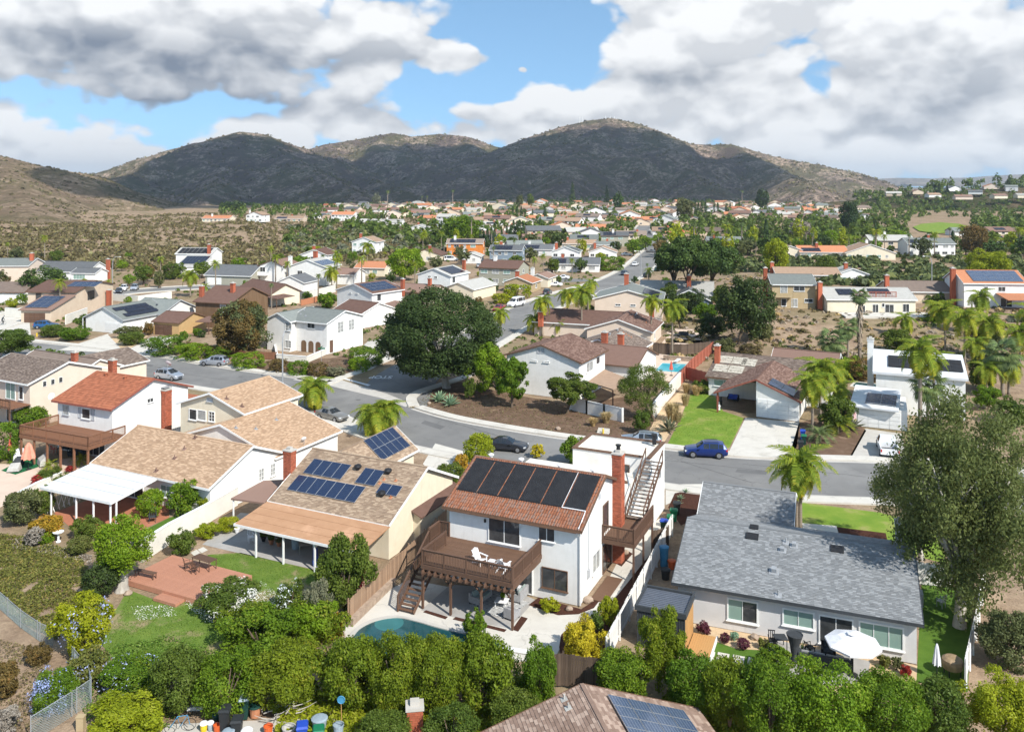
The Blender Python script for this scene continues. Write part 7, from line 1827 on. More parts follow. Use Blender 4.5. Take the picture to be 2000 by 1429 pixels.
for a in[('sago palm left of the patio roof corner',(97,918),22,20,'palm',26,'sago'),('sago palm right of the patio roof corner',(158,906),24,18,'palm',26,'sago'),('large sago palm in the bed by the double garage',(1636,846),38,44,'palm',30,'sago'),('bushy sago palm beside the blue bin',(1601,862),34,32,'palm_fan',30,'sago'),('silver fan leaved palm by the white garage',(1662,838),24,30,'grey',24,'spike')]:
 rosette(a[0],a[1],a[2],a[3],a[4],a[5],'sago_palm' if a[6]=='sago' else 'silver_palm',kind=a[6])
for a in[('big grey agave at the street lawn corner',(1307,842),26,26,'grey',26),('pale green succulent rosette in the corner bed',(858,784),20,20,'succ',30),('second succulent rosette in the corner bed',(880,792),20,22,'succ',30),('agave in the dark planting bed by the wing',(1330,975),9,10,'succ',16),('small agave nearest the wheelie bins',(1326,985),8,9,'succ',16),('agave at the front of the planting bed',(1340,962),8,9,'succ',16),('sansevieria beside the glass door',(1568,1272),7,26,'palm_fan',14)]:
 rosette(a[0],a[1],a[2],a[3],a[4],a[5],'agave')
for a in[('tall golden grass clump along the white block wall',1290,778,1336,822),('golden grass clump nearest the red fence',1328,744,1354,768),('golden grass clump beside the lawn edge',1326,764,1352,792),('green gold grass clump near the red gate',1346,748,1374,772),('grass clump before the white vinyl fence',1168,800,1200,826),('yellow grass clump in the dirt front yard',1146,812,1170,832),('golden grass clump by the agave',1310,800,1338,824)]:
 grass_tuft(a[0],a[1:],'drygrass')
for a in[('green shrub mass below the first terrace palm',1720,640,1790,690,'mid'),('yellow green shrub beside the white chimney',1735,690,1800,735,'yelgreen'),('dense shrub right of the white house roof',1888,690,1945,760,'mid'),('olive shrub under the bushy feather palm',1890,640,1960,700,'olive'),('bright shrub at the right slope foot',1900,750,1960,800,'hedge'),('dark shrub below the blue green fan palm',1940,770,2020,830,'mid'),('grey scrub high on the right slope',1960,610,2020,650,'grey'),('leafy shrub left of the terrace palms',1790,612,1850,650,'hedge'),('banana leaved shrub by the slope foot',1640,690,1690,740,'bright'),('olive shrub right of the old skirted palm',1700,610,1745,640,'olive')]:S(*a,'loose')
for a in[('dark understory shrub below the first umbrella pine',1284,552,1336,602,'mid'),('dark shrub between the pine trunks',1332,560,1392,612,'dark'),('shrub right of the pine trunks',1386,556,1440,606,'mid'),('low dark shrub left of the shaggy tree foot',1360,612,1424,662,'dark'),('olive shrub right of the shaggy tree foot',1456,622,1512,668,'olive'),('green shrub above the peach patio',1352,590,1402,630,'hedge'),('grey green shrub behind the red fence end',1392,660,1440,694,'olive'),('brown scrub left of the small brown annex',1440,668,1490,694,'scrub')]:S(*a,'loose')
for a in[('slender palm high at the right terrace',(1915,668),580,34),('young palm below the terrace wall',(1768,668),625,30),('palm behind the white house roof right end',(1906,745),672,34),('palm at the far right slope edge',(2012,690),610,38),('palm left of the blue green fan palm',(1925,775),720,34)]:palm(a[0],a[1],a[2],px_r=a[3],n=16,tr=.17,lo=-50)
fence('weathered tan board fence between the cream house and the raised deck',[P(682,1219),P(700,1200),P(766,1137),P(830,1075),P(872,1030)],1.75,'fence_wood')
block_wall('low stone footing wall under the tan board fence',[P(684,1222),P(768,1140)],.4,.4,'stone','stone')
fence('dark stained board fence at the foot of the pool yard',[P(1070,1340),P(1100,1338),P(1182,1352)],2.0,'fence_dark')
fence('white board fence along the side bed',[P(1183,1300),P(1188,1291),P(1228,1212),P(1270,1130),P(1312,1046)],1.8,'fence_white',side=-1)
fence('wooden side gate beside the white wing',[P(1275,1075),P(1306,1066)],1.7,'fence_dark')
fence('white slatted fence at the right lawn',[P(1885,1342),P(1905,1250),P(1922,1150)],1.7,'fence_white',side=-1)
g=fence('white garden gate fence with diagonal brace',[P(1792,1140),P(1858,1146)],1.7,'fence_white')
mb=MB();d_=P(1858,1146)-P(1792,1140);mb.beam(Vector((0,-.1,.2))+d_*.05,Vector((0,-.1,1.5))+d_*.45,.1,.04);mb.build('brace',M['fence_white'],g)
fence('red painted fence behind the turquoise pool',[P(1330,752),P(1350,727),P(1392,690)],2.1,'fence_red',side=-1);fence('red painted gate fence at the lawn corner',[P(1338,740),P(1380,752)],2.0,'fence_red',side=1)
fence('dark weathered fence behind the turquoise pool terrace',[P(1276,690),P(1330,694),P(1388,688)],2.0,'fence_dark',bw=.2)
block_wall('low stone planter wall behind the turquoise pool',[P(1296,701),P(1360,706)],.6,.5,'stone','stone')
block_wall('cream block wall running up beside the golden grasses',[P(1276,818),P(1300,786),P(1329,752)],1.9,.2)
block_wall('white vinyl panel fence at the dirt front yard',[P(1114,800),P(1146,808),P(1180,816),P(1216,824)],1.7,.08,'fence_white','trim_white','vinyl_fence','fence',pil=2.3)
block_wall('white garden wall left of the red deck',[P(276,1098),P(330,1062),P(400,1024),P(463,986)],1.7,.2,'block_white','trim_white')
block_wall('white garden wall beside the patio umbrellas',[P(20,985),P(70,957),P(120,935)],.7,.2,'block_white','trim_white')
fence('reddish picket fence below the rusty tree',[P(364,680),P(412,688),P(480,700),P(540,702)],1.3,'wood_red',bw=.16)
block_wall('white wall behind the panelled single storey house',[P(210,586),P(270,592),P(335,583)],1.8,.2,'block_white','trim_white')
block_wall('white side wall left of the beige garage house',[P(10,618),P(54,622)],2.0,.2,'block_white','trim_white');block_wall('white side wall right of the beige garage house',[P(128,634),P(150,626),P(170,618)],2.0,.2,'block_white','trim_white')
block_wall('white wall around the large white house yard',[P(575,580),P(600,586),P(655,570)],2.0,.2,'block_white','trim_white');block_wall('orange brick garden wall behind the grey roofed house',[P(588,597),P(625,588),P(650,592)],1.4,.2,'terracotta','terracotta')
block_wall('white retaining wall of the right terrace',[P(1632,617),P(1810,619),P(1870,612)],.8,.25,'block_white','trim_white',z0=1.6)
def wire_fence(label,pts,h):
 o=pts[0];e=thing('wire_fence',label,'fence',o);mm=mat('wire_mesh',(.30,.36,.35),None,3,.5,.3)
 for a,b_ in zip(pts[:-1],pts[1:]):
  a,b_=a-o,b_-o;L=(b_-a).length;mb=MB();n_=int(L/.14)
  for i in range(-int(h/.14),n_):
   for sg in(0,1):
    t0,t1=i*.14,i*.14+h;z0,z1=0,h
    if t0<0:z0=-t0;t0=0
    if t1>L:z1=h-(t1-L);t1=L
    if z1<=z0:continue
    p,q=a.lerp(b_,t0/L),a.lerp(b_,t1/L)
    za,zb=(z0,z1)if sg==0 else(h-z0,h-z1)
    mb.beam(p+Vector((0,0,za)),q+Vector((0,0,zb)),.012,.012)
  tag(mb.build('mesh_wires',mm,e),kind='stuff')
  for i in range(int(L/2.5)+1):
   q=MB();p=a.lerp(b_,min(1,i*2.5/L));q.tube([p,p+Vector((0,0,h+.1))],.03,6);q.build('post',M['metal_galv'],e)
  q=MB();q.tube([a+Vector((0,0,h)),b_+Vector((0,0,h))],.02,5);q.build('top_rail',M['metal_galv'],e)
wire_fence('wire mesh fence below the ivy slope',[P(-10,1180),P(40,1225),P(78,1252),P(104,1262)],1.2);wire_fence('wire mesh fence at the lower left leading to the bins',[P(60,1450),P(150,1392),P(178,1372),P(172,1345),P(140,1305)],1.4)
pa=carpaint
K=[('suv','silver crossover parked at the kerb below the rusty tree',419,713,168,(.42,.45,.50),.5),('minivan','silver minivan with roof rails on the main street behind the red tiles',330,740,-22,(.42,.46,.52),.5),('sedan','grey champagne sedan beside the yellow palms',648,818,-35,(.28,.27,.25),.5),
 ('sedan','black sedan parked behind the heating panel roof',990,878,-14,(.02,.022,.03),.2),('wagon','pale blue grey wagon behind the flat roofed wing',1252,868,166,(.33,.38,.43),.4),('suv','dark blue wagon parked at the lawn',1378,890,172,(.01,.03,.16),.3),('suv','bright blue crossover in the drive at far left',90,641,6,(.02,.10,.26),.4),
 ('van','white high roofed van on the side street',1008,598,-125,(.75,.75,.74),0),('sedan','dark red car half hidden by the fig tree',974,606,-110,(.30,.02,.03),.1),('sedan','white sedan nearest the cream gabled garage',1083,559,165,(.75,.75,.75),0),('sedan','white car on the court street',1098,545,168,(.72,.72,.72),0),('suv','dark suv in the drive below the cream garage',1069,575,75,(.04,.045,.05),.3),
 ('suv','white suv in the back street drive',242,567,-75,(.75,.75,.75),0),('suv','silver suv beside the white back street suv',263,566,-75,(.5,.53,.58),.5),('sedan','black car beside the beige gable',232,572,-70,(.03,.03,.035),.2),
 ('suv','dark grey suv parked on the street bend',1220,537,68,(.06,.08,.11),.3),('suv','white pickup like suv above the dark grey one',1241,519,70,(.7,.7,.7),0),('sedan','white car at the top of the bend',1224,499,10,(.72,.72,.72),0),('suv','black suv on the right side of the street',1264,541,65,(.02,.02,.025),.2),('suv','dark green suv by the pines',1286,529,62,(.02,.06,.06),.2),('sedan','grey car ahead on the street curve',1272,493,150,(.2,.2,.2),.3),('sedan','dark car further up the side street',1269,455,70,(.05,.05,.06),.2),('sedan','silver car in the shade by the pines',1294,512,65,(.4,.42,.45),.4),('van','white boxy trailer beside the orange house',881,510,5,(.7,.7,.68),0),('suv','white truck in the drive of the slate blue house',936,523,-80,(.7,.7,.7),0)]
for(k,lb,u,v,hd,c,mt)in K:car(k,lb,u,v,R(hd),pa(lb.split()[0]+lb.split()[1]+str(u),c,mt),detail=v>560)
pickup('white pickup truck with open black bed in the right hand drive',1733,882,R(72),pa('pickup_white',(.74,.75,.76)))
street_lamp('street lamp on the pavement left of the corner bed',552,752,8.0,R(75));street_lamp('tall street lamp at the bend of the side street',1252,545,9,R(190));street_lamp('curved street lamp on the right terrace',1820,568,9,R(170),2.5);street_lamp('street lamp beside the slate blue house',962,520,9,R(10));street_lamp('thin street lamp by the back street',220,562,9,R(20))
e=thing('street_sign','green street name sign in the corner bed','street sign',P(628,716));q=MB();q.tube([(0,0,0),(0,0,3.2)],.03,6);q.build('post',M['metal_galv'],e);q=MB();q.box(-.6,.6,-.015,.015,2.9,3.12);q.build('sign_plate',M['bin_green'],e);q=MB();q.box(-.015,.015,-.6,.6,3.15,3.37);q.build('sign_plate',M['bin_green'],e)
e=thing('fire_hydrant','yellow fire hydrant at the kerb near the blue crossover','hydrant',P(72,657));q=MB();q.lathe([(.16,0),(.16,.05),(.11,.08),(.11,.5),(.15,.52),(.13,.62),(.03,.7)],10);q.build('barrel',M['yellow'],e);q=MB();q.tube([(-.2,0,.4),(.2,0,.4)],.06,7);q.build('nozzle',M['yellow'],e)
e=thing('bicycle','bicycle ridden on the drive at the left edge','bicycle',P(5,634),R(70))
for x in(-.52,.52):
 q=MB();q.tube([(x+math.cos(a*.5236)*.33,0,.34+math.sin(a*.5236)*.33)for a in range(13)],.02,5,cap=False);q.build('wheel',M['rubber'],e)
q=MB();q.tube([(-.52,0,.34),(-.15,0,.85),(.40,0,.85),(.52,0,.34)],.02,5);q.tube([(-.15,0,.85),(0,0,.32),(.40,0,.85)],.02,5);q.build('frame',M['metal_black'],e);q=MB();q.tube([(.36,-.25,1.0),(.40,0,.98),(.36,.25,1.0)],.015,5);q.build('handlebar',M['metal_black'],e)
me=bpy.data.meshes.new('person');V_=[(-.15,0,.95),(-.05,0,1.25),(.12,0,1.48),(.18,0,1.58),(.22,0,1.72),(.10,.2,1.42),(.20,.27,1.2),(.34,.24,1.03),(.10,-.2,1.42),(.20,-.27,1.2),(.34,-.24,1.03),(-.1,.1,.93),(.22,.12,.72),(.08,.12,.34),(.2,.12,.28),(-.1,-.1,.93),(.2,-.12,.6),(.0,-.12,.22),(.12,-.12,.18)]
me.from_pydata(V_,[(0,1),(1,2),(2,3),(3,4),(2,5),(5,6),(6,7),(2,8),(8,9),(9,10),(0,11),(11,12),(12,13),(13,14),(0,15),(15,16),(16,17),(17,18)],[]);me.materials.append(M['fabric_dark'])
o=link('person',me,None,P(5,634),R(70));md=o.modifiers.new('skin','SKIN');o.modifiers.new('sub','SUBSURF').levels=1
for i,r_ in enumerate([.15,.16,.16,.07,.12,.07,.05,.045,.07,.05,.045,.1,.08,.055,.05,.1,.08,.055,.05]):me.skin_vertices[0].data[i].radius=(r_,r_)
me.skin_vertices[0].data[0].use_root=True;tag(o,'person in dark clothes riding the bicycle at the left edge','person')
DK=lambda a,b_,z:H1.o+rot(H1,(a,b_,z))
adirondack('white slatted garden chair on the brown deck, seen from its side',DK(-3.3,1.75,3.155),H1.ang+R(-20));adirondack('white slatted garden chair on the brown deck, facing the house',DK(-1.35,1.5,3.155),H1.ang+R(85));table('small white table between the two deck chairs',DK(-2.3,1.6,3.155),H1.ang,.45,.45,.5,'plastic_white',slats=4)
q=MB();ru=[P(918,1182),P(985,1208),P(1034,1176),P(966,1153)]
rg=mat('rug_pattern',(.62,.62,.60),(.56,.56,.55),2,.95,.1);nt_=rg.node_tree;nb=NB(nt_);tcx=nb.n('ShaderNodeTexCoord');sp=nb.n('ShaderNodeSeparateXYZ');nt_.links.new(tcx.outputs['Generated'],sp.inputs[0])
zz_=nb.m('ADD',nb.m('MULTIPLY',sp.outputs[0],9),nb.m('MULTIPLY',nb.m('PINGPONG',nb.m('MULTIPLY',sp.outputs[1],4),.5),7));k_=nb.m('GREATER_THAN',nb.m('FRACT',zz_),.6);nt_.links.new(nb.mix(k_,(.62,.62,.6,1),(.02,.025,.04,1)),[n for n in nt_.nodes if n.type=='BSDF_PRINCIPLED'][0].inputs['Base Color'])
q.poly([(p.x,p.y,-.01)for p in ru]);tag(q.build('rug',rg),'black and white patterned rug on the patio under the deck','rug')
sofa('grey outdoor sofa with sage cushions left of the rug',P(938,1172),H1.ang+R(80),1.7,'fabric_grey','fabric_sage');sofa('sage cushioned outdoor sofa at the back of the rug',P(978,1150),H1.ang,2.0,'fabric_grey','fabric_sage',pillows=((-.4,'fabric_dark'),));sofa('outdoor sofa with white pillow at the right of the rug',P(1014,1168),H1.ang-R(90),1.5,'fabric_grey','fabric_sage',pillows=((0,'fabric_white'),));sofa('grey armchair with its back to the pool',P(1000,1206),H1.ang+R(170),.85,'fabric_grey','fabric_grey',name='armchair',cat='armchair')
table('white coffee table on the patterned rug',P(980,1182),H1.ang+R(8),.9,.8,.4,'plastic_white',name='coffee_table');pot('potted green plant on the white coffee table',P(982,1182)+Vector((0,0,.4)),.13,.22,'metal_black','bright')
for lb,u,v,r_ in(('tan boulder at the white house corner',1148,1174,.38),('small tan boulder in the mulch bed',1112,1190,.26),('boulder at the side bed by the landing post',1222,1080,.28),('rock in the corner bed left of the succulents',838,788,.3),('pale rock below the dirt front yard',1090,838,.35),('rock behind the pool wall at left',666,1244,.3),('red boulder in the pebble bed',1474,1246,.32),('boulder below the small brown annex',1564,705,.7),('round stone at the foot of the white trunk',250,1160,.3),('pale stone in the lower left dirt',142,1260,.25)):rock(lb,P(u,v,gz(P(u,v).x,P(u,v).y)),r_)
block_wall('low white wall at the right end of the kidney pool',[P(972,1278),P(1034,1288)],.45,.35,'trim_white','trim_white')
BG='wheelie bins beside the white wing'
wheelie('light green wheelie bin nearest the landing',1310,1031,H1.ang+R(100),'bin_green');wheelie('second green wheelie bin beside the white wing',1316,1018,H1.ang+R(100),'bin_green');wheelie('black wheelie bin at the back of the row',1322,1004,H1.ang+R(100),'bin_black');wheelie('blue lidded wheelie bin at the side gate',1297,1040,H1.ang+R(100),'bin_darkgreen','bin_blue')
wheelie('blue wheelie bin behind the double garage drive',1568,858,R(-20),'bin_blue');wheelie('green lidded wheelie bin beside the blue one',1570,868,R(-20),'bin_darkgreen','bin_green');wheelie('black wheelie bin nearest the double garage drive',1564,880,R(-20),'bin_black')
for i,(u,v)in enumerate(((1384,1278),(1412,1282),(1442,1287),(1472,1292))):
 p=P(u,v);mb=MB();mb.box(-.36,.36,-.42,.42,-.02,.03);o=mb.build('stepping_stone',M['concrete_white'],None,loc=p);o.rotation_euler=(0,0,H6.ang);tag(o,['leftmost square stepping stone, next to the honey wood step','second stepping stone from the honey wood step','third stepping stone from the honey wood step','stepping stone nearest the lemon bush'][i],'stepping stone','square stepping stones in the turf')
e=thing('planter','tall flared black planter beside the lemon bush','planter',P(1552,1292));q=MB();q.lathe([(.24,0),(.22,.5),(.30,1.1),(.52,1.75),(.50,1.78),(.44,1.72)],18);q.build('planter_body',M['fabric_dark'],e)
chair('black metal chair at the grey house wall',P(1508,1262),R(-100),'metal_black');table('round dark table left of the flared planter',P(1524,1264),0,.8,.8,.7,'fabric_dark')
open_umbrella('open white umbrella in front of the wide window',P(1666,1318),'fabric_white',1.65,2.55);sofa('long dark grey outdoor sofa beneath the white umbrella',P(1612,1300),H6.ang+R(180),3.2,'fabric_dark','fabric_grey');sofa('dark wicker armchair at the glass door',P(1618,1280),H6.ang,.9,'metal_black','fabric_dark',name='armchair',cat='armchair');chair('small black chair by the sansevieria',P(1582,1276),R(20),'metal_black',.8)
e=thing('grill','covered grill under a tan tarpaulin in the right lawn','grill',P(1860,1318));q=MB();q.lathe([(.55,.45),(.62,.8),(.60,1.0),(.42,1.12),(.1,1.16)],11);q.build('tarpaulin',M['tarp_tan'],e)
for x,y in((-.35,-.3),(.35,-.3),(.35,.3),(-.35,.3)):q=MB();q.box(x-.03,x+.03,y-.03,y+.03,0,.6);q.build('leg',M['metal_black'],e)
closed_umbrella('furled white umbrella left of the tan covered grill',P(1830,1325),'fabric_white',2.2,fat=.26);chair('white garden chair at the grey house side lawn',P(1838,1185),R(120),'trim_grey',.95);q=MB()
closed_umbrella('furled red umbrella at the left edge',P(20,898),'fabric_red',2.8,fat=.22);closed_umbrella('half open salmon umbrella on the green rug',P(56,916),'fabric_salmon',2.9,fat=.72)
def cover(label,u,v,w,d,h_,ang,mkey='fabric_cover'):
 e=thing('chair',label,'chair',P(u,v),R(ang));q=MB();q.add([(-w/2,-d/2,.1),(w/2,-d/2,.1),(w/2,d/2,.1),(-w/2,d/2,.1),(-w*.42,-d*.42,h_*.55),(w*.42,-d*.42,h_*.5),(w*.38,d*.42,h_),(-w*.38,d*.42,h_*.95)],[(0,1,5,4),(1,2,6,5),(2,3,7,6),(3,0,4,7),(4,5,6,7)]);q.build('cover',M[mkey],e)
 for sx in(-1,1):
  for sy in(-1,1):q=MB();q.box(sx*w*.42-.03,sx*w*.42+.03,sy*d*.42-.03,sy*d*.42+.03,0,.15);q.build('leg',M['metal_black'],e)
cover('white covered chair between the two red umbrellas',37,900,1.0,1.0,1.3,20,'fabric_white');cover('pale covered lounger right of the salmon umbrella',84,908,1.6,.9,1.2,-50);cover('pale covered stool in front of the salmon umbrella',28,920,1.2,.9,.8,10);cover('dark covered chair beside the salmon umbrella',36,908,.9,.8,.9,0,'fabric_dark')
sofa('dark sofa in the shade of the brown rear deck',P(150,892),H4.ang,1.9,'fabric_dark','fabric_dark');chair('dark red chair under the brown rear deck',P(105,884),R(60),'fabric_red');table('dark table under the brown rear deck',P(124,886),R(10),1.2,.8,.7,'fabric_dark')
e=thing('urn','tall terracotta urn at the red patio corner','urn',P(98,998));q=MB();q.lathe([(.14,0),(.26,.3),(.28,.5),(.16,.85),(.12,1.05),(.16,1.15)],12);q.build('urn_body',M['terracotta'],e)
e=thing('bird_bath','white stone bird bath in the slope garden','bird bath',P(114,1058));q=MB();q.lathe([(.2,0),(.2,.08),(.09,.14),(.08,.65),(.14,.7)],10);q.build('pedestal',M['trim_white'],e);q=MB();q.lathe([(.1,.7),(.42,.82),(.44,.87),(.36,.86),(.1,.78)],14);q.build('basin',M['trim_white'],e)
dq=[P(250,1138),P(330,1160),P(412,1115),P(372,1088),P(330,1078)]
o_=P(330,1165);e=thing('garden_deck','red painted wooden platform in the back lawn','deck',o_,H2.ang)
planks(e,-4.6,3.6,0,4.6,.38,.15,'deck_red','x');q=MB();q.box(-4.6,3.6,-.04,0,0,.38);q.box(-4.64,-4.6,0,4.6,0,.38);q.box(3.6,3.64,0,4.6,0,.38);q.build('skirt_board',M['deck_red'],e);q=MB();q.box(-.6,1.6,-.9,-.06,0,.2);q.build('step',M['deck_red'],e)
DL=lambda x,y,z=.385:o_+Vector((x*math.cos(H2.ang)-y*math.sin(H2.ang),x*math.sin(H2.ang)+y*math.cos(H2.ang),z))
table('weathered slatted table on the red deck',DL(-.6,4.0),H2.ang-R(4),2.0,.8,.75,'wood_brown',slats=6);chair('left wooden chair at the deck table',DL(-1.5,3.2),H2.ang+R(60),'wood_brown');chair('right wooden chair at the deck table',DL(-.5,3.0),H2.ang+R(100),'wood_brown')
for lb,x,y,a in(('long wooden bench at the front edge of the red deck',-3.4,.9,4),):table(lb,DL(x,y),H2.ang+R(a),1.9,.42,.45,'wood_brown',name='bench',slats=3)
chair('dark reclining chair on the lawn by the white patio roof',P(298,1018),R(-70),'fabric_dark',1.1,w=.6)
e=thing('pool_cover_reel','blue and white upright bag at the patio post','bag',P(616,1104));q=MB();q.lathe([(.2,0),(.24,.3),(.2,1.2),(.14,1.5)],8);q.build('bag_body',M['bin_blue'],e);q=MB();q.lathe([(.17,1.5),(.2,1.6),(.14,1.95),(.03,2.0)],8);q.build('bag_top',M['plastic_white'],e);e.name='bag'
for lb,u,v,r_,h_,mk,pl_ in(('terracotta pot in the shade of the orange patio roof',530,1062,.25,.4,'terracotta','mid'),('second terracotta pot under the orange patio roof',545,1066,.22,.35,'terracotta','olive'),('white planter bucket at the patio corner',463,1040,.22,.4,'plastic_white',None),('dark pot under the orange patio roof',515,1056,.25,.4,'metal_black','mid'),('round black tub at the board fence',694,1118,.5,.45,'bin_black',None)):pot(lb,P(u,v),r_,h_,mk,pl_)
chair('white chair under the orange patio roof',P(490,1058),R(-60),'plastic_white');table('pale folding table under the orange patio roof',P(598,1078),R(15),1.2,.8,.75,'fabric_cover');bucket('pale blue drum under the orange patio roof',P(578,1070),.4,1.0,'bin_grey')
for lb,u,v,r_,h_,mk in(('blue covered bundle in the narrow side passage',1297,1105,.35,1.5,'sky_blue'),('red tub in the narrow side passage',1312,1110,.3,.6,'red_orange'),('dark tub in the narrow side passage',1300,1130,.35,.7,'bin_black')):bucket(lb,P(u,v),r_,h_,mk,lid=mk)
wheelie('grey lidded dark green cart behind the bottom bins',477,1402,R(10),'bin_darkgreen','bin_grey',1.15);wheelie('black round lidded bin at the bottom yard',440,1424,R(0),'bin_black',None,1.15);wheelie('slim black bin right of the round lidded bin',463,1440,R(5),'bin_black',None,1.0);wheelie('bright blue open bin at the bottom edge',590,1452,R(12),'bin_blue',None,1.0);wheelie('green folding crate bin at the bottom edge',622,1460,R(12),'bin_green',None,1.0)
BK=[('yellow bucket in the bottom yard row',398,1426,.2,.38,'yellow','plastic_white'),('small white and grey jug in the bottom yard row',411,1424,.17,.36,'bin_grey','plastic_white'),('orange bucket in the bottom yard row',424,1427,.2,.38,'red_orange',None),('teal bucket behind the orange one',423,1412,.22,.5,'bin_darkgreen','bin_darkgreen'),('pink plastic tub on top of the pile',492,1352,.26,.45,'fabric_salmon',None),('beige tub right of the pink one',508,1366,.26,.45,'patio_peach','fabric_cover'),('terracotta tub with green lid on the pile',498,1398,.32,.55,'terracotta','bin_darkgreen'),('white tub at the bottom edge',482,1444,.28,.5,'plastic_white','plastic_white'),('grey blue drum at the bottom edge',446,1450,.3,.6,'bin_grey','bin_grey'),('orange pot at the bottom yard right',524,1430,.25,.4,'red_orange',None),('grey speckled bucket with net pole',661,1440,.28,.75,'bin_grey',None),('pale grey round tub behind the blue bin',624,1424,.4,.6,'bin_grey','bin_grey'),('grey flat tub left of the blue bin',564,1436,.35,.5,'fabric_cover',None)]
for(lb,u,v,r_,h_,mk,ld)in BK:bucket(lb,P(u,v),r_,h_,mk,lid=ld)
e=thing('landing_net','blue hoop net on a pole in the bottom yard','net',P(668,1430));q=MB();q.tube([(0,0,0),(-.05,0,1.6)],.02,5);q.build('pole',M['wood_honey'],e);q=MB();q.tube([(-.05+math.cos(a*.5236)*.2,0,1.8+math.sin(a*.5236)*.2)for a in range(13)],.03,5,cap=False);q.poly([(-.05+math.cos(a*.5236)*.18,.01,1.8+math.sin(a*.5236)*.18)for a in range(12)]);q.build('hoop',M['sky_blue'],e)
e=thing('bicycle','pale blue bicycle lying in the bottom left yard','bicycle',P(352,1428),R(15))
for x in(-.5,.5):q=MB();q.tube([(x+math.cos(a*.5236)*.32,0,.33+math.sin(a*.5236)*.32)for a in range(13)],.018,5,cap=False);q.build('wheel',M['rubber'],e)
q=MB();q.tube([(-.5,0,.33),(-.15,0,.85),(.38,0,.85),(.5,0,.33)],.022,5);q.tube([(-.15,0,.85),(0,0,.3),(.38,0,.85)],.022,5);q.build('frame',M['sky_blue'],e)
e=thing('log_pile','heap of bare branches behind the bottom bins','branch pile',P(545,1400));rs=random.Random(5)
for i in range(34):q=MB();a=Vector((rs.uniform(-1,1),rs.uniform(-.5,.5),rs.uniform(.02,.5)));d=Vector((rs.uniform(-1,1),rs.uniform(-.6,.9),rs.uniform(-.1,.4)));q.tube([a,a+d*.6,a+d*1.1+Vector((0,0,.1))],[.035,.025,.01],5);q.build('branch',M['bark_pale'],e)
q=MB();q.beam((0,0,.1),(2.2,.15,.1),.2,.2);tag(q.build('timber',M['fence_white'],None,loc=P(366,1386)),'grey timber sleeper behind the yellow bucket','timber')
e=thing('utility_box','green utility box at the wire fence end','utility box',P(158,1425));q=MB();q.box(-.2,.2,-.15,.15,0,.75);q.build('cabinet',M['succ']if 'succ' in M else M['stucco_tan'],e);q=MB();q.box(-.23,.23,-.18,.18,.75,.8);q.build('lid',M['stucco_tan'],e)
closed_umbrella('striped red and white umbrella at the turquoise pool',P(1311,733),'fabric_red',2.3,fat=.3);open_umbrella('orange umbrella behind the brown roof near the side street',P(1072,630),'red_orange',1.7,2.4)
sofa('dark outdoor sofa on the peach patio',P(1335,656),R(-20),1.9,'fabric_dark','fabric_dark');table('dark patio table on the peach patio',P(1322,660),R(10),1.3,.9,.75,'fabric_dark');chair('yellow blue chair by the pool terrace wall',P(1267,712),R(30),'bin_blue')
e=thing('concrete_steps','white concrete steps with yellow post in the dirt front yard','steps',P(1178,846),R(-20))
for i in range(3):q=MB();q.box(-.7,.7,-.4+i*.35,.5,i*.17,(i+1)*.17);q.build('step',M['concrete_white'],e)
e=thing('fire_hydrant','yellow standpipe on the white concrete steps','hydrant',P(1178,848));q=MB();q.lathe([(.12,0),(.1,.5),(.13,.55),(.02,.75)],8);q.build('barrel',M['yellow'],e)
e=thing('flag','small striped flag at the white garage wall','flag',P(1664,838));q=MB();q.tube([(0,0,1.2),(.1,-.5,2.3)],.02,5);q.build('pole',M['trim_white'],e);q=MB()
for i in range(6):q.box(.02+i*.06,.08+i*.06,-.5,-.48,1.3+.04*i,2.2,i%2)
q.build('cloth',[M['fabric_red'],M['fabric_white']],e)
for lb,u,v,mk in(('white garden statue left of the open porch',1391,770,'plastic_white'),('red ornament beside the porch post',1402,782,'red_orange'),('black garden figure by the porch post',1408,790,'metal_black'),('white pot on the lawn by the porch',1404,800,'plastic_white')):
 e=thing('garden_ornament',lb,'ornament',P(u,v));q=MB();q.lathe([(.2,0),(.16,.2),(.22,.5),(.1,.8),(.16,.95),(.03,1.1)],8);q.build('ornament_body',M[mk],e)
sofa('dark garden bench inside the open porch',P(1432,782),R1.ang,1.5,'fabric_dark','bin_blue')
GR={}
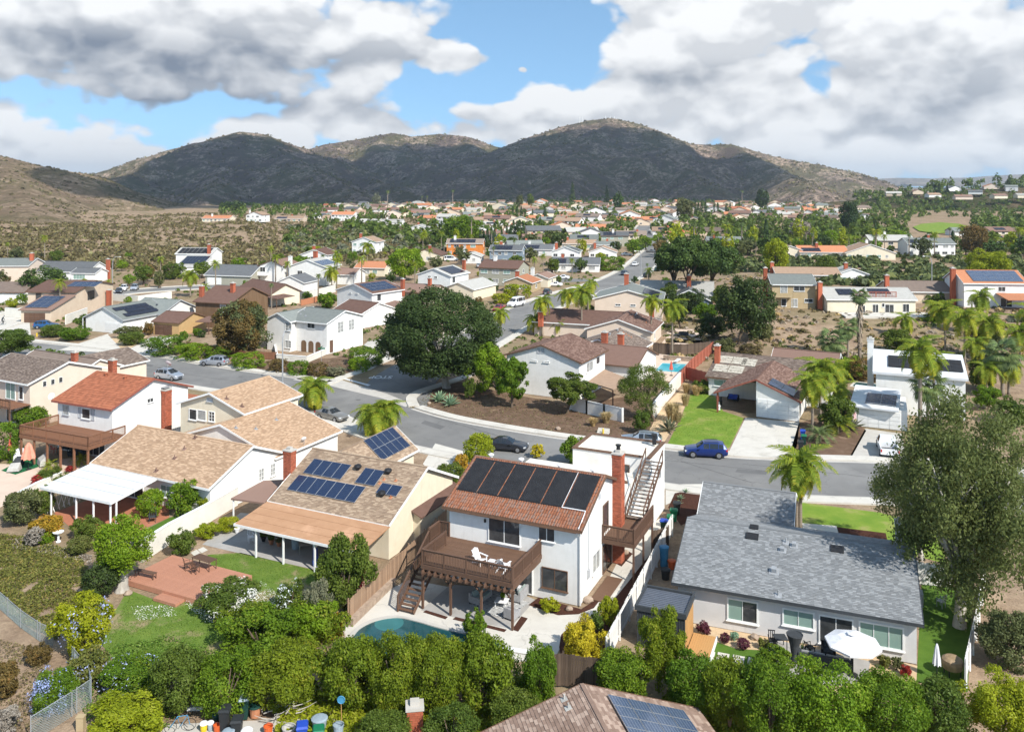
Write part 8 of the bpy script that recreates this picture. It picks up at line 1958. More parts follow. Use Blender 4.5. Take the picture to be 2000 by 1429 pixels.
def ridge_mesh(name,crests,x0,x1,y0,y1,nx,ny,slope,base,m,amp=16,seed=0,power=1.0):
 xs=np.linspace(x0,x1,nx);ys=np.linspace(y0,y1,ny);XX,YY=np.meshgrid(xs,ys);Z=np.full(XX.shape,base*1.0);D=np.full(XX.shape,1e9)
 nz=np.array([[mnoise.fractal(Vector((x*.0042+seed,y*.0042,3.0)),.9,2.1,6)for x in xs]for y in ys])
 n2=np.array([[abs(mnoise.fractal(Vector((x*.0021-seed,y*.0016,9.0)),1,2,3))for x in xs]for y in ys])
 for(cr,sl)in crests:
  w=[(((u-CX)*Y/F),Y,CH+(HY-v)*Y/F)for u,v,Y in cr]
  for(a,b_)in zip(w[:-1],w[1:]):
   dx_,dy_=b_[0]-a[0],b_[1]-a[1];L2=dx_*dx_+dy_*dy_
   t=np.clip(((XX-a[0])*dx_+(YY-a[1])*dy_)/L2,0,1)
   d=np.hypot(XX-(a[0]+t*dx_),YY-(a[1]+t*dy_))
   hh=a[2]+t*(b_[2]-a[2])-sl*slope*np.maximum(0,d*(1+.5*n2)-12+12*np.exp(-d/12))
   Z=np.maximum(Z,hh);D=np.minimum(D,d)
 k=np.clip(D/120,.08,1)*np.clip((Z-base)/40,0,1)
 Z=Z+amp*nz*k*1.3-40*n2*k*np.clip(D/250,.15,1)
 Z=np.maximum(Z,base-2)
 GR[name]=(x0,x1,y0,y1,nx,ny,Z)
 mb=MB();mb.v=[tuple(p)for p in np.stack([XX,YY,Z],2).reshape(-1,3)]
 mb.f=[(j*nx+i,j*nx+i+1,(j+1)*nx+i+1,(j+1)*nx+i)for j in range(ny-1)for i in range(nx-1)];mb.m=[0]*len(mb.f);mb.r=[0]*len(mb.f)
 return tag(mb.build(name,m,None,smooth=True),kind='structure')
def hillmat(name,a,g,rock,rs=.011,rl=.52,fs=.05):
 m=bpy.data.materials.new(name);m.use_nodes=True;t=m.node_tree;t.nodes.clear();q=NB(t)
 p=q.n('ShaderNodeBsdfPrincipled');o=q.n('ShaderNodeOutputMaterial');t.links.new(p.outputs[0],o.inputs[0])
 v=q.n('ShaderNodeTexCoord').outputs['Object']
 col=q.mix(q.smooth(q.noise(v,.006,6,.7),.42,.6),c4(a),c4(g))
 rk=q.m('MULTIPLY',q.smooth(q.noise(v,rs,8,.75),rl,rl+.10),q.smooth(q.noise(v,.09,6,.8),.42,.62))
 col=q.mix(rk,col,c4(rock))
 k=q.m('ADD',q.m('MULTIPLY',q.noise(v,fs,8,.85),2.2),-.1);col=q.mix(1.0,col,q.xyz(k,k,k),blend='MULTIPLY')
 q.put(p.inputs['Base Color'],col);p.inputs['Roughness'].default_value=1;p.inputs['Specular IOR Level'].default_value=.03
 bn=q.n('ShaderNodeBump');bn.inputs['Strength'].default_value=1;bn.inputs['Distance'].default_value=14
 q.put(bn.inputs['Height'],q.noise(v,.05,8,.75));t.links.new(bn.outputs[0],p.inputs['Normal'])
 return m
hm=hillmat('mountain_scrub',(.135,.10,.078),(.125,.112,.058),(.50,.37,.28),rl=.46)
ridge_mesh('mountain',[
 ([(150,372,2500),(230,348,2600),(300,320,2620),(380,293,2620),(430,267,2600),(470,257,2600),(512,262,2600),(550,280,2620),(600,296,2700)],1.0),
 ([(590,295,2950),(640,281,3000),(720,268,3100),(768,260,3100),(800,267,3100),(860,261,3100),(905,266,3100),(960,287,3050),(1000,290,3000)],1.0),
 ([(975,292,2900),(1050,263,2900),(1100,247,2900),(1150,235,2900),(1195,230,2900),(1240,240,2900),(1290,263,2880),(1350,281,2850),(1385,282,2850),(1425,281,2830),(1450,288,2800),(1510,305,2750),(1590,321,2700),(1660,335,2650),(1740,362,2600)],1.0),
 ([(512,262,2600),(570,310,2350),(650,350,2050),(720,388,1750)],1.2),([(440,265,2600),(430,335,2250),(400,390,1850)],1.3),([(640,281,3000),(690,335,2600),(800,380,2000)],1.2),
 ([(905,266,3100),(950,320,2650),(1000,385,2050)],1.2),([(1195,230,2900),(1130,300,2500),(1080,385,1950)],1.2),([(1290,263,2880),(1340,325,2450),(1390,385,1950)],1.2),([(1425,281,2830),(1510,330,2400),(1600,378,1950)],1.2),([(1100,247,2900),(1040,300,2600)],1.3),([(790,263,3100),(800,310,2800)],1.3)],
 -1750,1700,1300,3900,300,165,.34,-30,hm,17,0)
ridge_mesh('hill',[([(-400,240,1150),(-160,262,1120),(-60,293,1100),(0,305,1080),(40,320,1060),(75,324,1050),(115,342,1030),(150,366,1000),(230,388,980),(330,412,960)],1.0),([(-20,300,1090),(30,370,850),(60,430,640)],1.1),([(-160,262,1120),(-200,400,700)],1.1)],
 -1900,-260,480,1700,130,100,.30,-12,hillmat('hill_scrub',(.27,.195,.13),(.20,.165,.085),(.50,.37,.26),.02,.44,.14),9,7)
ridge_mesh('far_hills',[([(1380,356,8800),(1600,354,9000),(1760,347,9000),(1850,350,9000),(1930,344,9000),(2000,340,9000),(2150,350,9000)],.6),([(-200,356,9500),(150,354,9500),(420,355,9500)],.6)],-7000,7000,8000,10200,150,30,.12,-10,hm,20,3)
ridge_mesh('wooded_hill',[([(1660,392,1150),(1760,383,1150),(1850,374,1150),(1920,368,1150),(2000,362,1150),(2200,345,1150)],1.0)],350,1250,880,1500,60,40,.14,-16,hillmat('wooded_ground',(.16,.12,.07),(.07,.08,.03),(.3,.22,.15),.02,.6),6,2)
hw=[PY(u,Y,CH-(v-HY)*Y/F)for u,v,Y in((150,371,1550),(215,384,1380),(290,399,1220),(350,409,1120),(400,418,1060))]
mb=MB()
for a,b_ in zip(hw[:-1],hw[1:]):
 n=Vector((.75,.66,0))*8;mb.slab([a-n,b_-n,b_+n,a+n],3)
tag(mb.build('highway',M['concrete']),kind='structure')
mb=MB();mb.poly([P(u,v,.5)for u,v in((1783,443),(1800,437),(1835,434),(1875,437),(1890,443),(1880,452),(1830,456),(1795,451))]);tag(mb.build('sports_field',M['lawn']),kind='structure')
for i,(u,hgt)in enumerate(((1132,16),(1137,14),(1183,8),(1192,7),(1200,6))):
 p=PY(u,2895,CH+(HY-234+(3 if u>1150 else-2))*2895/F);q=MB();q.tube([p-Vector((0,0,8)),p+Vector((0,0,hgt))],1.1,5);tag(q.build('radio_mast',M['trim_white']),['tallest radio mast left of the mountain top','second radio mast left of the mountain top','left mast on the mountain summit','middle mast on the mountain summit','right mast on the mountain summit'][i],'mast')
cp_=[(-1010,2050),(-990,2400),(-850,2590),(-760,2590),(-600,2520),(-560,2760),(-430,2990),(-330,2980),(-150,3040),(0,2860),(150,2820),(330,2880),(520,2760),(700,2620),(800,2380),(640,2050),(560,1800),(330,1560),(-100,1430),(-380,1300),(-330,970),(-470,940),(-560,1250),(-820,1520)]  # plan outline of the mountain's shade, used to shape the cloud
def inside(x,y,pg):
 c=False
 for i in range(len(pg)):
  (x1,y1),(x2,y2)=pg[i-1],pg[i]
  if(y1>y)!=(y2>y)and x<(x2-x1)*(y-y1)/(y2-y1)+x1:c=not c
 return c
ZC=950;off=Vector((SUN_DIR.x,SUN_DIR.y,0))*((ZC-70)/SUN_DIR.z);bmc=bmesh.new();rs=random.Random(4)  # unseen cloud above the frame, added and shaped to shade the mountain
for x in range(-1100,950,82):
 for y in range(820,2960,82):
  X,Y=x+rs.uniform(-30,30),y+rs.uniform(-30,30)
  if not inside(X,Y,cp_)or(abs(X+560)<130 and abs(Y-1700)<90):continue
  m_=Matrix.Translation((X+off.x,Y+off.y,ZC+rs.uniform(0,40)))@Matrix.Diagonal((1,1,.6,1));bmesh.ops.create_icosphere(bmc,subdivisions=2,radius=rs.uniform(72,105),matrix=m_)
me=bpy.data.meshes.new('shade_cloud');bmc.to_mesh(me);bmc.free();cw_=mat('shade_cloud_white',(.85,.85,.86),None,1,1,0);me.materials.append(cw_);t_=cw_.node_tree;tb=t_.nodes.new('ShaderNodeBsdfTransparent');mx_=t_.nodes.new('ShaderNodeMixShader');mx_.inputs[0].default_value=.42
t_.links.new([n for n in t_.nodes if n.type=='BSDF_PRINCIPLED'][0].outputs[0],mx_.inputs[1]);t_.links.new(tb.outputs[0],mx_.inputs[2]);t_.links.new(mx_.outputs[0],[n for n in t_.nodes if n.type=='OUTPUT_MATERIAL'][0].inputs[0]);tag(link('shade_cloud',me),kind='structure')
LM=[(1118,395,'the tall norfolk pine'),(1487,400,'the dark conifer'),(1655,440,'the tall dark pine'),(902,450,'the dense tree'),(1258,440,'the street top'),(560,425,'the white plateau house'),(757,395,'the tall fan palms'),(1000,425,'the first cypress row'),(1400,415,'the long cypress row'),(1838,445,'the sports field'),(1200,400,'the redwood'),(1345,470,'the umbrella pines'),(1700,395,'the wooded hill'),(1900,380,'the wooded crest'),(1560,440,'the pale bare tree'),(1060,460,'the slate blue house'),(640,420,'the plateau palms')]
def where(u,v):
 l=min(LM,key=lambda q:(q[0]-u)**2+5*(q[1]-v)**2);du,dv=u-l[0],v-l[1]
 if abs(du)>abs(dv)*2:r_=('just ' if abs(du)<25 else '' if abs(du)<60 else 'well ')+('right of ' if du>0 else 'left of ')
 else:r_=('just ' if abs(dv)<8 else 'well ')+('below ' if dv>0 else 'beyond ')
 return r_+l[2]
TW={}
def tmpl(axis,w,d,ze):
 k=(axis,w,d,ze)
 if k not in TW:
  T=(lambda a,c,z:(a,c,z))if axis=='x' else(lambda a,c,z:(c,a,z));W_,D_=(w,d)if axis=='x' else(d,w);zr=ze+D_/2*.38
  rb=MB();rb.slab([T(-W_/2-.4,-D_/2-.5,ze-.15),T(W_/2+.4,-D_/2-.5,ze-.15),T(W_/2+.4,0,zr),T(-W_/2-.4,0,zr)],.25);rb.slab([T(W_/2+.4,D_/2+.5,ze-.15),T(-W_/2-.4,D_/2+.5,ze-.15),T(-W_/2-.4,0,zr),T(W_/2+.4,0,zr)],.25)
  wb=MB();
  for s_ in(-1,1):wb.poly([T(-W_/2,s_*D_/2,-1),T(W_/2,s_*D_/2,-1),T(W_/2,s_*D_/2,ze-.2),T(-W_/2,s_*D_/2,ze-.2)]);wb.poly([T(s_*W_/2,-D_/2,-1),T(s_*W_/2,D_/2,-1),T(s_*W_/2,D_/2,ze-.2),T(s_*W_/2,0,zr-.3),T(s_*W_/2,-D_/2,ze-.2)])
  cb=MB();cb.box(-.5,.5,-.4,.4,0,2.2)
  TW[k]=(rb.mesh('roof',None),wb.mesh('wall',None),cb.mesh('chimney',M['brick']))
  for m_ in TW[k][:2]:m_.materials.clear();m_.materials.append(None)
 return TW[k]
wq=MB();wq.box(-.9,.9,-.06,.02,0,1.2,0);WF=wq.mesh('window',M['trim_white']);wq=MB();wq.box(-.78,.78,-.08,-.06,.1,1.1,0);WP=wq.mesh('pane',M['glass'])
RC=[('brown','sh_brown',4),('tan','sh_ltbrown',4),('grey','sh_greygreen',3),('dark grey','sh_slate',2),('orange tile','tile_orange',4),('pale','sh_pale',2),('red tile','tile_red',1),('grey brown','sh_greybrown',3)];RCX=[r_ for r_ in RC for _ in range(r_[2])]
WC=[('white','stucco_white',4),('cream','stucco_cream',3),('beige','stucco_beige',2),('pink','stucco_pink',2),('grey','stucco_grey',1)];WCX=[r_ for r_ in WC for _ in range(r_[2])]
rs=random.Random(21);HP=[];usedl=set()
def okh(u,v):
 if v<384 or v>492 or u>2020:return False
 lb=330 if v<425 else 600+(v-425)*6.5
 if v<425 and u<640:return False
 if u>1390 and v>432 and not(u>1880 and 455<v<482):return False
 if u>1690 and 405<v<455:return False
 return u>lb and abs(u-1262)>(16 if v>440 else 8)
Y=395.0
while Y<1420:
 X=-.25*Y
 while X<.64*Y:
  x,y=X+rs.uniform(-5,5),Y+rs.uniform(-7,7);u,v=CX+F*x/y,HY+F*CH/y
  if okh(u,v)and rs.random()<.9:HP.append((x,y,u,v))
  X+=rs.uniform(19,25)*(1+Y/2600)
 Y+=27+Y*.026
HILLP=[(1745,381,1130),(1790,378,1120),(1822,384,1080),(1860,372,1130),(1905,378,1080),(1935,368,1130),(1975,372,1110),(1880,388,1010),(1950,386,1020),(1995,385,1030)]
HP=[h_ for h_ in HP if not any(abs(h_[2]-b_[1])<34 and abs(h_[3]-b_[2])<12 for b_ in FAR5)]+[((u-CX)*Yh/F,Yh,u,v)for u,v,Yh in HILLP]
HP.sort(key=lambda q:q[1]);NH=212;dh=MB();RK=[r_[1]for r_ in RC];WK=[r_[1]for r_ in WC]
for ih,(x,y,u,v)in enumerate(HP):
 rc,wc=rs.choice(RCX),rs.choice(WCX);st=rs.random()<.22;ax=rs.choice('xxy');w,d,ze=rs.choice([(16,11),(19,12),(14,11)])+(5.2 if st else 2.7,)
 lb=f"far {wc[0]} {'two storey ' if st else ''}house with {rc[0]} roof {where(u, v)}"
 zb=gz(x,y)if v>391 or u<1700 else CH-(v-HY)*y/F
 an=R(rs.uniform(-28,14));rf,wl,cm=tmpl(ax,w,d,ze)
 if ih>=NH:
  mt_=Matrix.Translation((x,y,zb))@Matrix.Rotation(an,4,'Z')
  for me_,mi_ in((rf,RK.index(rc[1])),(wl,len(RK)+WK.index(wc[1]))):dh.add([mt_@q.co for q in me_.vertices],[list(p_.vertices)for p_ in me_.polygons],mi_)
  continue
 e=thing('house',lb,'house',(x,y,zb),an,'far houses on the plateau');o=link('roof',rf,e);setmat(o,M[rc[1]]);o=link('wall',wl,e);setmat(o,M[wc[1]])
 if rs.random()<.6:link('chimney',cm,e,(rs.uniform(-4,4),rs.uniform(-2,2),ze+.6))
 if y<800:
  fw=(d if ax=='x' else w)/2 if False else((d/2)if ax=='x' else w/2);hx=(w if ax=='x' else d)/2
  for s_ in range(2 if st else 1):
   for k in range(3 if y<620 else 2):
    f=link('window',WF,e,(-hx*.62+k*hx*.62,-fw-.02 if ax=='x' else-w/2-.02,.9+2.6*s_));link('pane',WP,f)
  if rs.random()<.3:pn=MB();D2=d/2;pn.add([(-3.5,-D2*.8,ze+D2*.1),(2.5,-D2*.8,ze+D2*.1),(2.5,-D2*.3,ze+D2*.29),(-3.5,-D2*.3,ze+D2*.29)],[(0,1,2,3)]);(ax=='x')and pn.build('solar_array',M['pv_black'],e)
tag(dh.build('distant_houses',[M[k]for k in RK+WK]),kind='stuff')
FT={}
def ftree(shape,fol,i,n=420,s=.15):
 k=(shape,fol,i)
 if k not in FT:
  if shape=='palm' or shape=='fanpalm':
   mb=MB();mb.tube([(0,0,-.5),(.02,0,6),(.1,0,10)],[.3,.22,.18],5,1)
   src=frond('simple',0);V_=[Vector(v_.co)for v_ in src.vertices];F_=[list(p_.vertices)for p_ in src.polygons];r2=random.Random(i);L=2.6 if shape=='palm' else 1.5
   for j in range(15 if shape=='palm' else 22):
    m_=Matrix.Translation((.1,0,10))@(Matrix.Rotation(j*2.4,4,'Z')@Matrix.Rotation(-R(60-95*j/(14 if shape=='palm' else 21)),4,'Y'))@Matrix.Scale(L,4);mb.add([m_@v_ for v_ in V_],F_,0)
   me=mb.mesh('palm_tree',[FOL[fol],M['palm_trunk']])
  else:
   p,d_,rn=crown_points(shape,n,300+i*7+len(fol));mb=MB();r2=np.random.default_rng(i)
   hz={'cypress':4.5,'conifer':6.5,'oval':5}.get(shape,2.8);rx={'cypress':1.0,'conifer':2.6,'oval':2.8}.get(shape,3.4);zc=hz+(.2 if shape=='cypress' else 1.2)
   a=r2.normal(size=(n,3));d_=d_/np.linalg.norm(d_,axis=1,keepdims=True);t=a-d_*np.sum(a*d_,1,keepdims=True);t/=np.linalg.norm(t,axis=1,keepdims=True);b2=np.cross(d_,t);c=p*np.array([rx,rx,hz])+np.array([0,0,zc]);ss=(s*(rx*2+hz)/3*r2.uniform(.6,1.3,n))[:,None]
   q=np.stack([c-t*ss,c+b2*ss*.7,c+t*ss,c-b2*ss*.7],1).reshape(-1,3);mb.v=[tuple(x)for x in q];mb.f=[(4*j,4*j+1,4*j+2,4*j+3)for j in range(n)];mb.m=[0]*n;mb.r=[float(x)for x in np.clip(rn,0,1)]
   mb.tube([(0,0,-.5),(0,0,zc)],[.3,.15],5,1);me=mb.mesh('tree',[FOL[fol],M['bark']])
  FT[k]=me
 return FT[k]
TK=[('round','mid','green',12),('round','bright','bright green',8),('loose','hedge','green',8),('round','dark','dark green',4),('loose','olive','olive green',7),('palm','palm','feather palm',12),('fanpalm','palm_fan','fan palm',5),('oval','yelgreen','yellow green',4),('round','rust','rust brown',2),('loose','pine','dark pine',4),('cypress','cypress','cypress',2)];TKX=[t for t in TK for _ in range(t[3])]
def put_tree(x,y,u,v,tk,sc,zb=None,label=None):
 sh,fo,nm,_=tk;pal='palm' in sh
 o=link('palm_tree' if pal else 'tree',ftree(sh,fo,rs.randrange(3)),None,(x,y,(gz(x,y)if zb is None else zb)),rs.uniform(0,6.28),(sc*rs.uniform(.85,1.2),sc*rs.uniform(.85,1.2),sc*rs.uniform(.85,1.2)))
 return tag(o,label or f"{'tall ' if sc > 1.35 else 'small ' if sc < .8 else ''}{nm} {'' if pal or nm == 'cypress' else 'tree '}{where(u, v)}",'palm tree' if pal else 'tree','far trees on the plateau')
cand=[]
for _ in range(4300):
 v=386+118*rs.random()**1.35;u=rs.uniform(360,2020);y=F*CH/(v-HY);x=(u-CX)*y/F
 lb=(430 if v<432 else 560+(v-432)*5.2)
 if u<lb or abs(u-1262-(v-455)*.3)<12 and v>428:continue
 if u>1775 and u<1900 and 425<v<488:continue
 if u<1390 and v>492 and rs.random()<.85:continue
 if any(abs(x-h_[0])<9.5 and-7<y-h_[1]<7.5 for h_ in HP)or any(abs(u-b_[1]+14)<26 and-1<v-b_[2]+8<12 for b_ in FAR5):continue
 if any((x-c_[0])**2+(y-c_[1])**2<(46 if u<1400 or v<430 else 20)for c_ in cand):continue
 cand.append((x,y,u,v))
cand.sort(key=lambda c_:c_[1]);NI=182
for(x,y,u,v)in cand[:NI]:put_tree(x,y,u,v,rs.choice(TKX),rs.choice([.55,.65,.75,.85,.95,1.25]))
mass=[];massr=[];massz=[]
def clump(x,y,z,r_,h_,n,dens=.3):
 p,d_,rn=None,unit(n),None;d_[:,2]=np.abs(d_[:,2])*1.2-.2;c=d_*np.array([r_,r_,h_])*RNG.uniform(.7,1.05,(n,1))+np.array([x,y,z+h_*.35]);return c,d_+RNG.normal(size=(n,3))*.4
def stuffmesh(name,clumps,fols,sizes):
 P_=np.concatenate([c_[0]for c_ in clumps]);N_=np.concatenate([c_[1]for c_ in clumps]);S_=np.concatenate([np.full(len(c_[0]),sizes[i])for i,c_ in enumerate(clumps)]);mi=np.concatenate([np.full(len(c_[0]),i*7%len(fols))for i,c_ in enumerate(clumps)])
 return tag(link(name,leaf_mesh(name,P_,N_,S_*RNG.uniform(.6,1.3,len(P_)),.75,None,[FOL[f]for f in fols],mi)),kind='stuff')
cl=[];sz=[]
for(x,y,u,v)in cand[NI:]:r_=rs.uniform(1.7,3.6);cl.append(clump(x,y,gz(x,y),r_,r_*rs.uniform(1.1,2.0),36));sz.append(r_*.42)
for _ in range(380):
 u=rs.uniform(1670,2040);Yh=rs.uniform(960,1200);x=(u-CX)*Yh/F;k=(Yh-960)/190;zt=-12+k*(CH+(HY-(392-(u-1660)*.083))*1150/F+12);r_=rs.uniform(2.5,5);cl.append(clump(x,Yh,min(zt,45),r_,r_*rs.uniform(1.2,2.2),36));sz.append(r_*.42)
stuffmesh('distant_trees',cl,['mid','hedge','bright','dark','olive','pine','laurel'],sz)
for(sh,fo,lb,u,vb,vt)in[('conifer','pine','tall norfolk pine against the shaded mountain',1118,398,355),('conifer','cypress','dark redwood against the shaded mountain',1185,402,362),('oval','pine','tall green tree right of the redwood',1207,418,372),('oval','olive','rounded tree left of the norfolk pine',1015,410,378),('oval','mid','dense tree at the foot of the mountain',1036,408,377),('fanpalm','palm_fan','tallest fan palm on the plateau',757,412,371),('fanpalm','palm_fan','fan palm left of the pair on the plateau',824,405,382),('fanpalm','palm_fan','fan palm right of the pair on the plateau',834,406,382),('fanpalm','palm_fan','double headed fan palm on the plateau',884,404,370),('oval','grey','grey green tree left of the tallest fan palm',735,410,374),('fanpalm','palm_fan','thin fan palm against the mountain at right',1449,404,371),('fanpalm','palm_fan','fan palm above the dry canyon',1625,480,437),('fanpalm','palm_fan','fan palm by the sports field',1855,478,444),('conifer','pine','left conifer on the wooded hill',1835,392,357),('conifer','cypress','right conifer on the wooded hill',1850,392,360),('oval','dark','dark tree on the wooded hill crest',1970,375,347)]:
 y=F*CH/(vb-HY)if vb>393 else 1120;x=(u-CX)*y/F;zb=CH-(vb-HY)*y/F;hz=(vb-vt)*y/F;H_={'conifer':14.2,'oval':11.2,'fanpalm':10.8}[sh]
 o=link('palm_tree' if sh=='fanpalm' else 'tree',ftree(sh,fo,0,900,.12),None,(x,y,zb),0,(hz/H_,)*3);tag(o,lb,'palm tree' if sh=='fanpalm' else 'tree')
CYP=[(1055,452,424),(1050,452,430),(1003,470,430),(1010,470,431),(1015,471,429),(1022,471,433),(990,471,440),(998,472,438),(938,480,447),(945,482,450),(952,483,446),(960,482,444),(966,480,446),(980,476,447),(1002,430,404),(1010,430,401),(1018,431,403),(1026,430,408),(1040,428,408),(1064,430,402),(1350,425,397),(1358,425,393),(1364,425,396),(1371,424,391),(1378,424,394),(1395,422,398),(1402,422,396),(1418,420,397),(1426,420,396),(1710,462,437)]
for i,(u,vb,vt)in enumerate(CYP):
 y=F*CH/(vb-HY);hz=(vb-vt)*y/F;o=link('tree',ftree('cypress','cypress',i%3),None,((u-CX)*y/F,y,0),i,(hz/9.4*.95,hz/9.4*.95,hz/9.2));tag(o,'slim dark cypress in '+('the row above the slate blue house' if u<1070 and vb>440 else 'the far row left of the norfolk pine' if u<1070 else 'the long row before the mountain' if u<1500 else 'the dry canyon at right'),'tree','cypress rows')
def free(x,y,mg=.8):
 for(hh,x0,x1,y0,y1)in FOOT:
  q=hh.loc((x,y,0))
  if x0-mg<q.x<x1+mg and y0-mg<q.y<y1+mg:return False
 for L_,rr in((KN,3.0),(SS,7.4),(BS,6.6)):
  for p in L_:
   if(p.x-x)**2+(p.y-y-(-5.6 if L_ is KN else 0))**2<(9.5 if L_ is KN else rr)**2:return False
 return True
def field(n,uv,ufun,rr,hk,per,fols,name,sk=.45):
 cl,sz=[],[];i=0
 for _ in range(n):
  v=uv[2]+(uv[3]-uv[2])*rs.random()**1.2;u=rs.uniform(uv[0],uv[1])
  if not ufun(u,v):continue
  y=F*CH/(v-HY);x=(u-CX)*y/F;r_=rs.uniform(*rr);cl.append(clump(x,y,gz(x,y)-.1,r_,r_*hk*rs.uniform(.6,1.2),per));sz.append(r_*sk)
 stuffmesh(name,cl,fols,sz)
field(9500,(-30,900,424,560),lambda u,v:v<(530-max(0,u-300)*.05)and u<1190-(v-420)*5.2 and not(u>620 and v>520),(.5,2.0),.7,16,['scrub','olive','scrubgreen','scrub','scrub','olive','twig'],'hillside_scrub')
field(330,(560,880,445,500),lambda u,v:True,(1.2,3.0),.9,30,['olive','mid','scrubgreen','grey'],'green_slope_scrub')
field(2600,(1300,2040,545,705),lambda u,v:not(u>1500 and v<628)and free(*[(u-CX)*F*CH/(v-HY)/F,F*CH/(v-HY)],.2),(.25,.8),.6,18,['scrub','drygrass','scrubgreen','twig','scrub'],'bank_scrub')
field(1500,(1380,2040,425,580),lambda u,v:not(1775<u<1900 and v<492)and not(v>540 and u<1600),(.8,2.6),.75,30,['scrubgreen','olive','scrub','scrub','grey','mid','drygrass'],'canyon_scrub')
def hillscrub(hill,n,rr,per,fols,name,lo):
 x0,x1,y0,y1,nx,ny,Z=GR[hill];cl,sz=[],[]
 while len(cl)<n:
  x,y=rs.uniform(x0,x1),rs.uniform(y0,y1);i,j=(x-x0)/(x1-x0)*(nx-1),(y-y0)/(y1-y0)*(ny-1);i0,j0=min(int(i),nx-2),min(int(j),ny-2);fi,fj=i-i0,j-j0
  z=(Z[j0,i0]*(1-fi)+Z[j0,i0+1]*fi)*(1-fj)+(Z[j0+1,i0]*(1-fi)+Z[j0+1,i0+1]*fi)*fj
  if z<lo or mnoise.noise(Vector((x*.01,y*.01,4)))<rs.uniform(-.5,.3):continue
  r_=rs.uniform(*rr);cl.append(clump(x,y,z-r_*.3,r_,r_*.8,per));sz.append(r_*.55)
 stuffmesh(name,cl,fols,sz)
hillscrub('hill',3600,(.8,2.6),10,['scrub','scrubgreen','scrub','drygrass','olive','scrub','twig'],'hill_brush',-6)
hillscrub('mountain',6500,(2.5,6.5),8,['scrub','olive','scrub','twig','scrubgreen','scrub','drygrass'],'mountain_brush',-10)
def scatter(name,px,n,s,fol,h,up=1.2,asp=.55):
 w=[P(*q)for q in px];pg=[(p.x,p.y)for p in w];xs=[p[0]for p in pg];ys=[p[1]for p in pg];out=[];k=0
 while len(out)<n and k<n*20:
  k+=1;x,y=rs.uniform(min(xs),max(xs)),rs.uniform(min(ys),max(ys))
  if inside(x,y,pg):
   q=mnoise.noise(Vector((x*.9,y*.9,2)));
   if q>-.35+.5*(rs.random()-.5):out.append((x,y,max(0,h*(.45+q)*rs.random())))
 p=np.array(out);nn=RNG.normal(size=p.shape);nn[:,2]=np.abs(nn[:,2])+up
 return tag(link(name,leaf_mesh(name,p,nn,s*RNG.uniform(.5,1.4,len(p)),asp,None,[FOL[fol]])),kind='stuff')
scatter('ivy_ground_cover',[(-30,1040),(60,1050),(150,1078),(178,1120),(170,1190),(110,1250),(40,1215),(-30,1165)],24000,.085,'ivy',.35)
scatter('ground_cover',[(30,1050),(180,1085),(180,1100),(20,1070)],1500,.08,'twig',.3)
scatter('ground_cover',[(535,1440),(545,1385),(640,1350),(800,1375),(1010,1380),(1000,1440)],16000,.085,'yelgreen',.45)
scatter('ground_cover',[(-20,1245),(50,1260),(140,1330),(60,1440),(-20,1440)],2500,.07,'scrub',.2)
scatter('ground_cover',[(200,1270),(320,1240),(420,1270),(330,1420),(180,1440),(150,1350)],7000,.075,'cover',.3)
scatter('lawn_grass',[(405,1084),(470,1080),(640,1120),(690,1132),(640,1180),(560,1240),(380,1290),(240,1290),(200,1250),(255,1160),(330,1182),(415,1112)],21000,.05,'cover',.08,.3,.25)
scatter('white_blossoms',[(360,1180),(430,1130),(520,1140),(560,1180),(480,1215),(400,1215)],3800,.04,'white_fl',.25)
scatter('white_blossoms',[(255,1185),(330,1178),(350,1200),(270,1215)],500,.04,'white_fl',.15)
scatter('bank_plants',[(1320,1300),(1330,1340),(1800,1400),(1800,1350),(1500,1336)],3000,.07,'mid',.25)
scatter('front_lawn_grass',[(1305,866),(1332,812),(1350,772),(1390,768),(1410,803),(1450,817),(1424,870)],9000,.05,'cover',.06,.3,.25)
scatter('leaf_litter',[(800,795),(1000,830),(1120,850),(1280,868),(1300,810),(1140,790),(1000,772),(840,765)],4500,.09,'scrub',.12)
scatter('leaf_litter',[(485,716),(560,734),(640,746),(696,727),(740,700),(640,702),(540,702)],1500,.09,'scrub',.12)
LM+=[(600,640,'the arched porch'),(720,570,'the block of solar panels'),(140,590,'the garage wing panels'),(250,610,'the grey green roof'),(450,590,'the two brick chimneys'),(600,540,'the large white house'),(860,545,'the pale roofed wing'),(1000,530,'the sage house'),(1120,520,'the grey porch house'),(1220,590,'the pink gable house'),(1190,650,'the tall brick chimney'),(370,530,'the black heating panels'),(1400,600,'the shaggy tree'),(60,560,'the dense garage tree')]
GN=0;pl_=[]
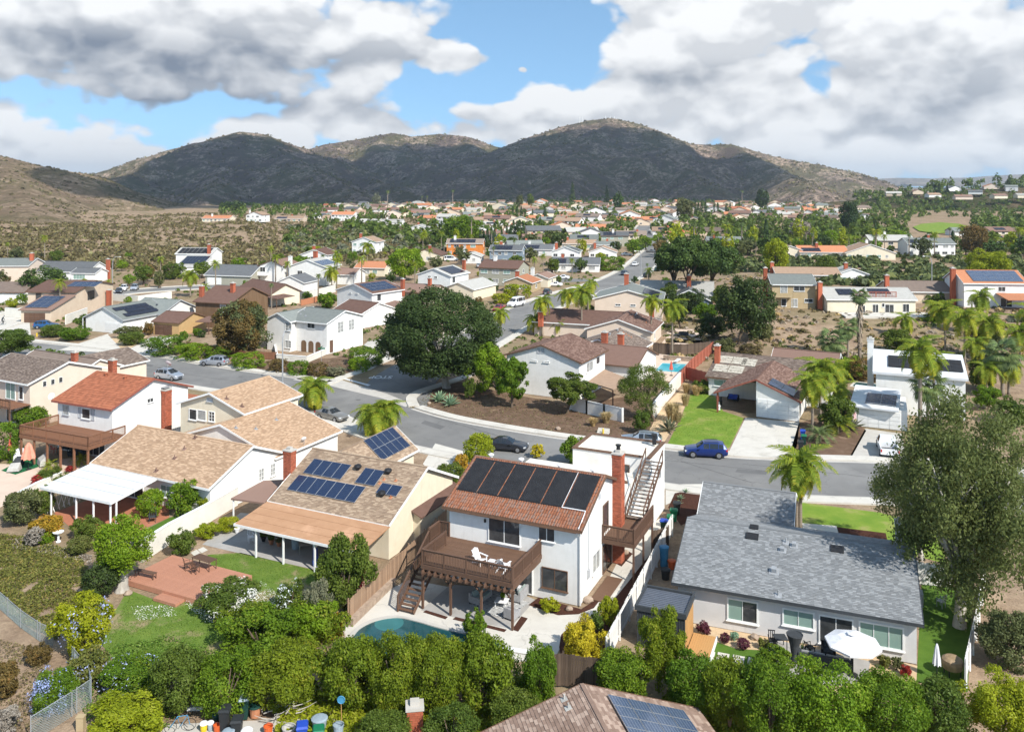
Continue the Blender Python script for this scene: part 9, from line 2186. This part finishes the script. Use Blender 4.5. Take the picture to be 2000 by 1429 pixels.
for _ in range(1500):
 if GN>140:break
 v=rs.uniform(488,668);u=rs.uniform(-10,1300);y=F*CH/(v-HY);x=(u-CX)*y/F
 if v<505 and u<650 or(v>600 and 620<u<1120)or v>640 and u>400 or u>1270 and v>560:continue
 if not free(x,y)or any((x-a)**2+(y-c_)**2<16 for a,c_ in pl_):continue
 pl_.append((x,y));GN+=1;sh,fo,nm,_w=rs.choice(TKX[:-2]);pal='palm' in sh;sc=rs.uniform(.5,.85)if pal else rs.uniform(.5,.95)if v<560 and rs.random()<.55 else rs.uniform(.22,.5);tr_=sc>.5 and not pal
 o=link('palm_tree' if pal else 'tree' if tr_ else 'shrub',ftree(sh,fo,rs.randrange(3))if pal else ftree(sh if sh!='oval' else 'round',fo,7+rs.randrange(2),1100,.10),None,(x,y,gz(x,y)-(0 if pal or tr_ else .4)),rs.uniform(0,6),(sc,sc,sc))
 tag(o,f"small {nm} {'' if pal else 'tree ' if tr_ else 'shrub '}{where(u, v)}",'palm tree' if pal else 'tree' if tr_ else 'shrub','garden plants among the middle houses')
cl,sz=[],[]
for _ in range(5200):
 v=rs.uniform(486,700);u=rs.uniform(-10,1320);y=F*CH/(v-HY);x=(u-CX)*y/F
 if len(cl)>900 or not free(x,y,.3)or mnoise.noise(Vector((x*.06,y*.06,8)))<-.05:continue
 r_=rs.uniform(.25,.8);cl.append(clump(x,y,gz(x,y),r_,r_*rs.uniform(.5,1.0),22));sz.append(r_*.4)
stuffmesh('low_garden_plants',cl,['mid','hedge','bright','olive','scrubgreen','grey','yelgreen'],sz)
cl,sz=[],[]
for(u0,u1,va,vb_,nn)in((640,1060,1346,1372,46),(1170,1900,1372,1412,40),(300,660,1352,1372,20),(440,700,1240,1262,14)):
 for i in range(nn):
  u=rs.uniform(u0,u1);v=va+(vb_-va)*(u-u0)/(u1-u0)+rs.uniform(-8,8);p=P(u,v);r_=rs.uniform(.6,1.1);cl.append(clump(p.x,p.y,gz(p.x,p.y)+rs.uniform(0,1.7),r_,r_*1.1,420));sz.append(.085)
stuffmesh('hedge_undergrowth',cl,['laurel','hedge','laurel','mid','bright','laurel','hedge'],sz)
ORD=['leftmost','second','third','fourth','fifth','sixth','seventh','eighth','ninth','tenth','eleventh','twelfth','thirteenth','fourteenth','fifteenth','sixteenth','seventeenth','eighteenth','nineteenth','twentieth']
by={}
for o in COL.objects:
 if o.get('category')and o.get('group')in('far houses on the plateau','far trees on the plateau','cypress rows','garden plants among the middle houses'):by.setdefault(o['label'],[]).append(o)
for lb,os_ in by.items():
 if len(os_)>1:
  os_.sort(key=lambda o:o.location.x/o.location.y)
  for i,o in enumerate(os_):o['label']=(ORD[i]+(' from left, ' if i else ' ')+lb)if i<len(os_)-1 and i<20 else 'rightmost '+lb
HZ=bpy.data.materials.new('haze');HZ.use_nodes=True;t=HZ.node_tree;t.nodes.clear()
pv=t.nodes.new('ShaderNodeVolumePrincipled');pv.inputs['Color'].default_value=(.80,.90,1,1);pv.inputs['Density'].default_value=.000085;pv.inputs['Anisotropy'].default_value=.3
t.links.new(pv.outputs[0],t.nodes.new('ShaderNodeOutputMaterial').inputs['Volume'])
mb=MB();mb.box(-16500,16500,-200,12500,-75,330);tag(mb.build('haze',HZ),kind='stuff')
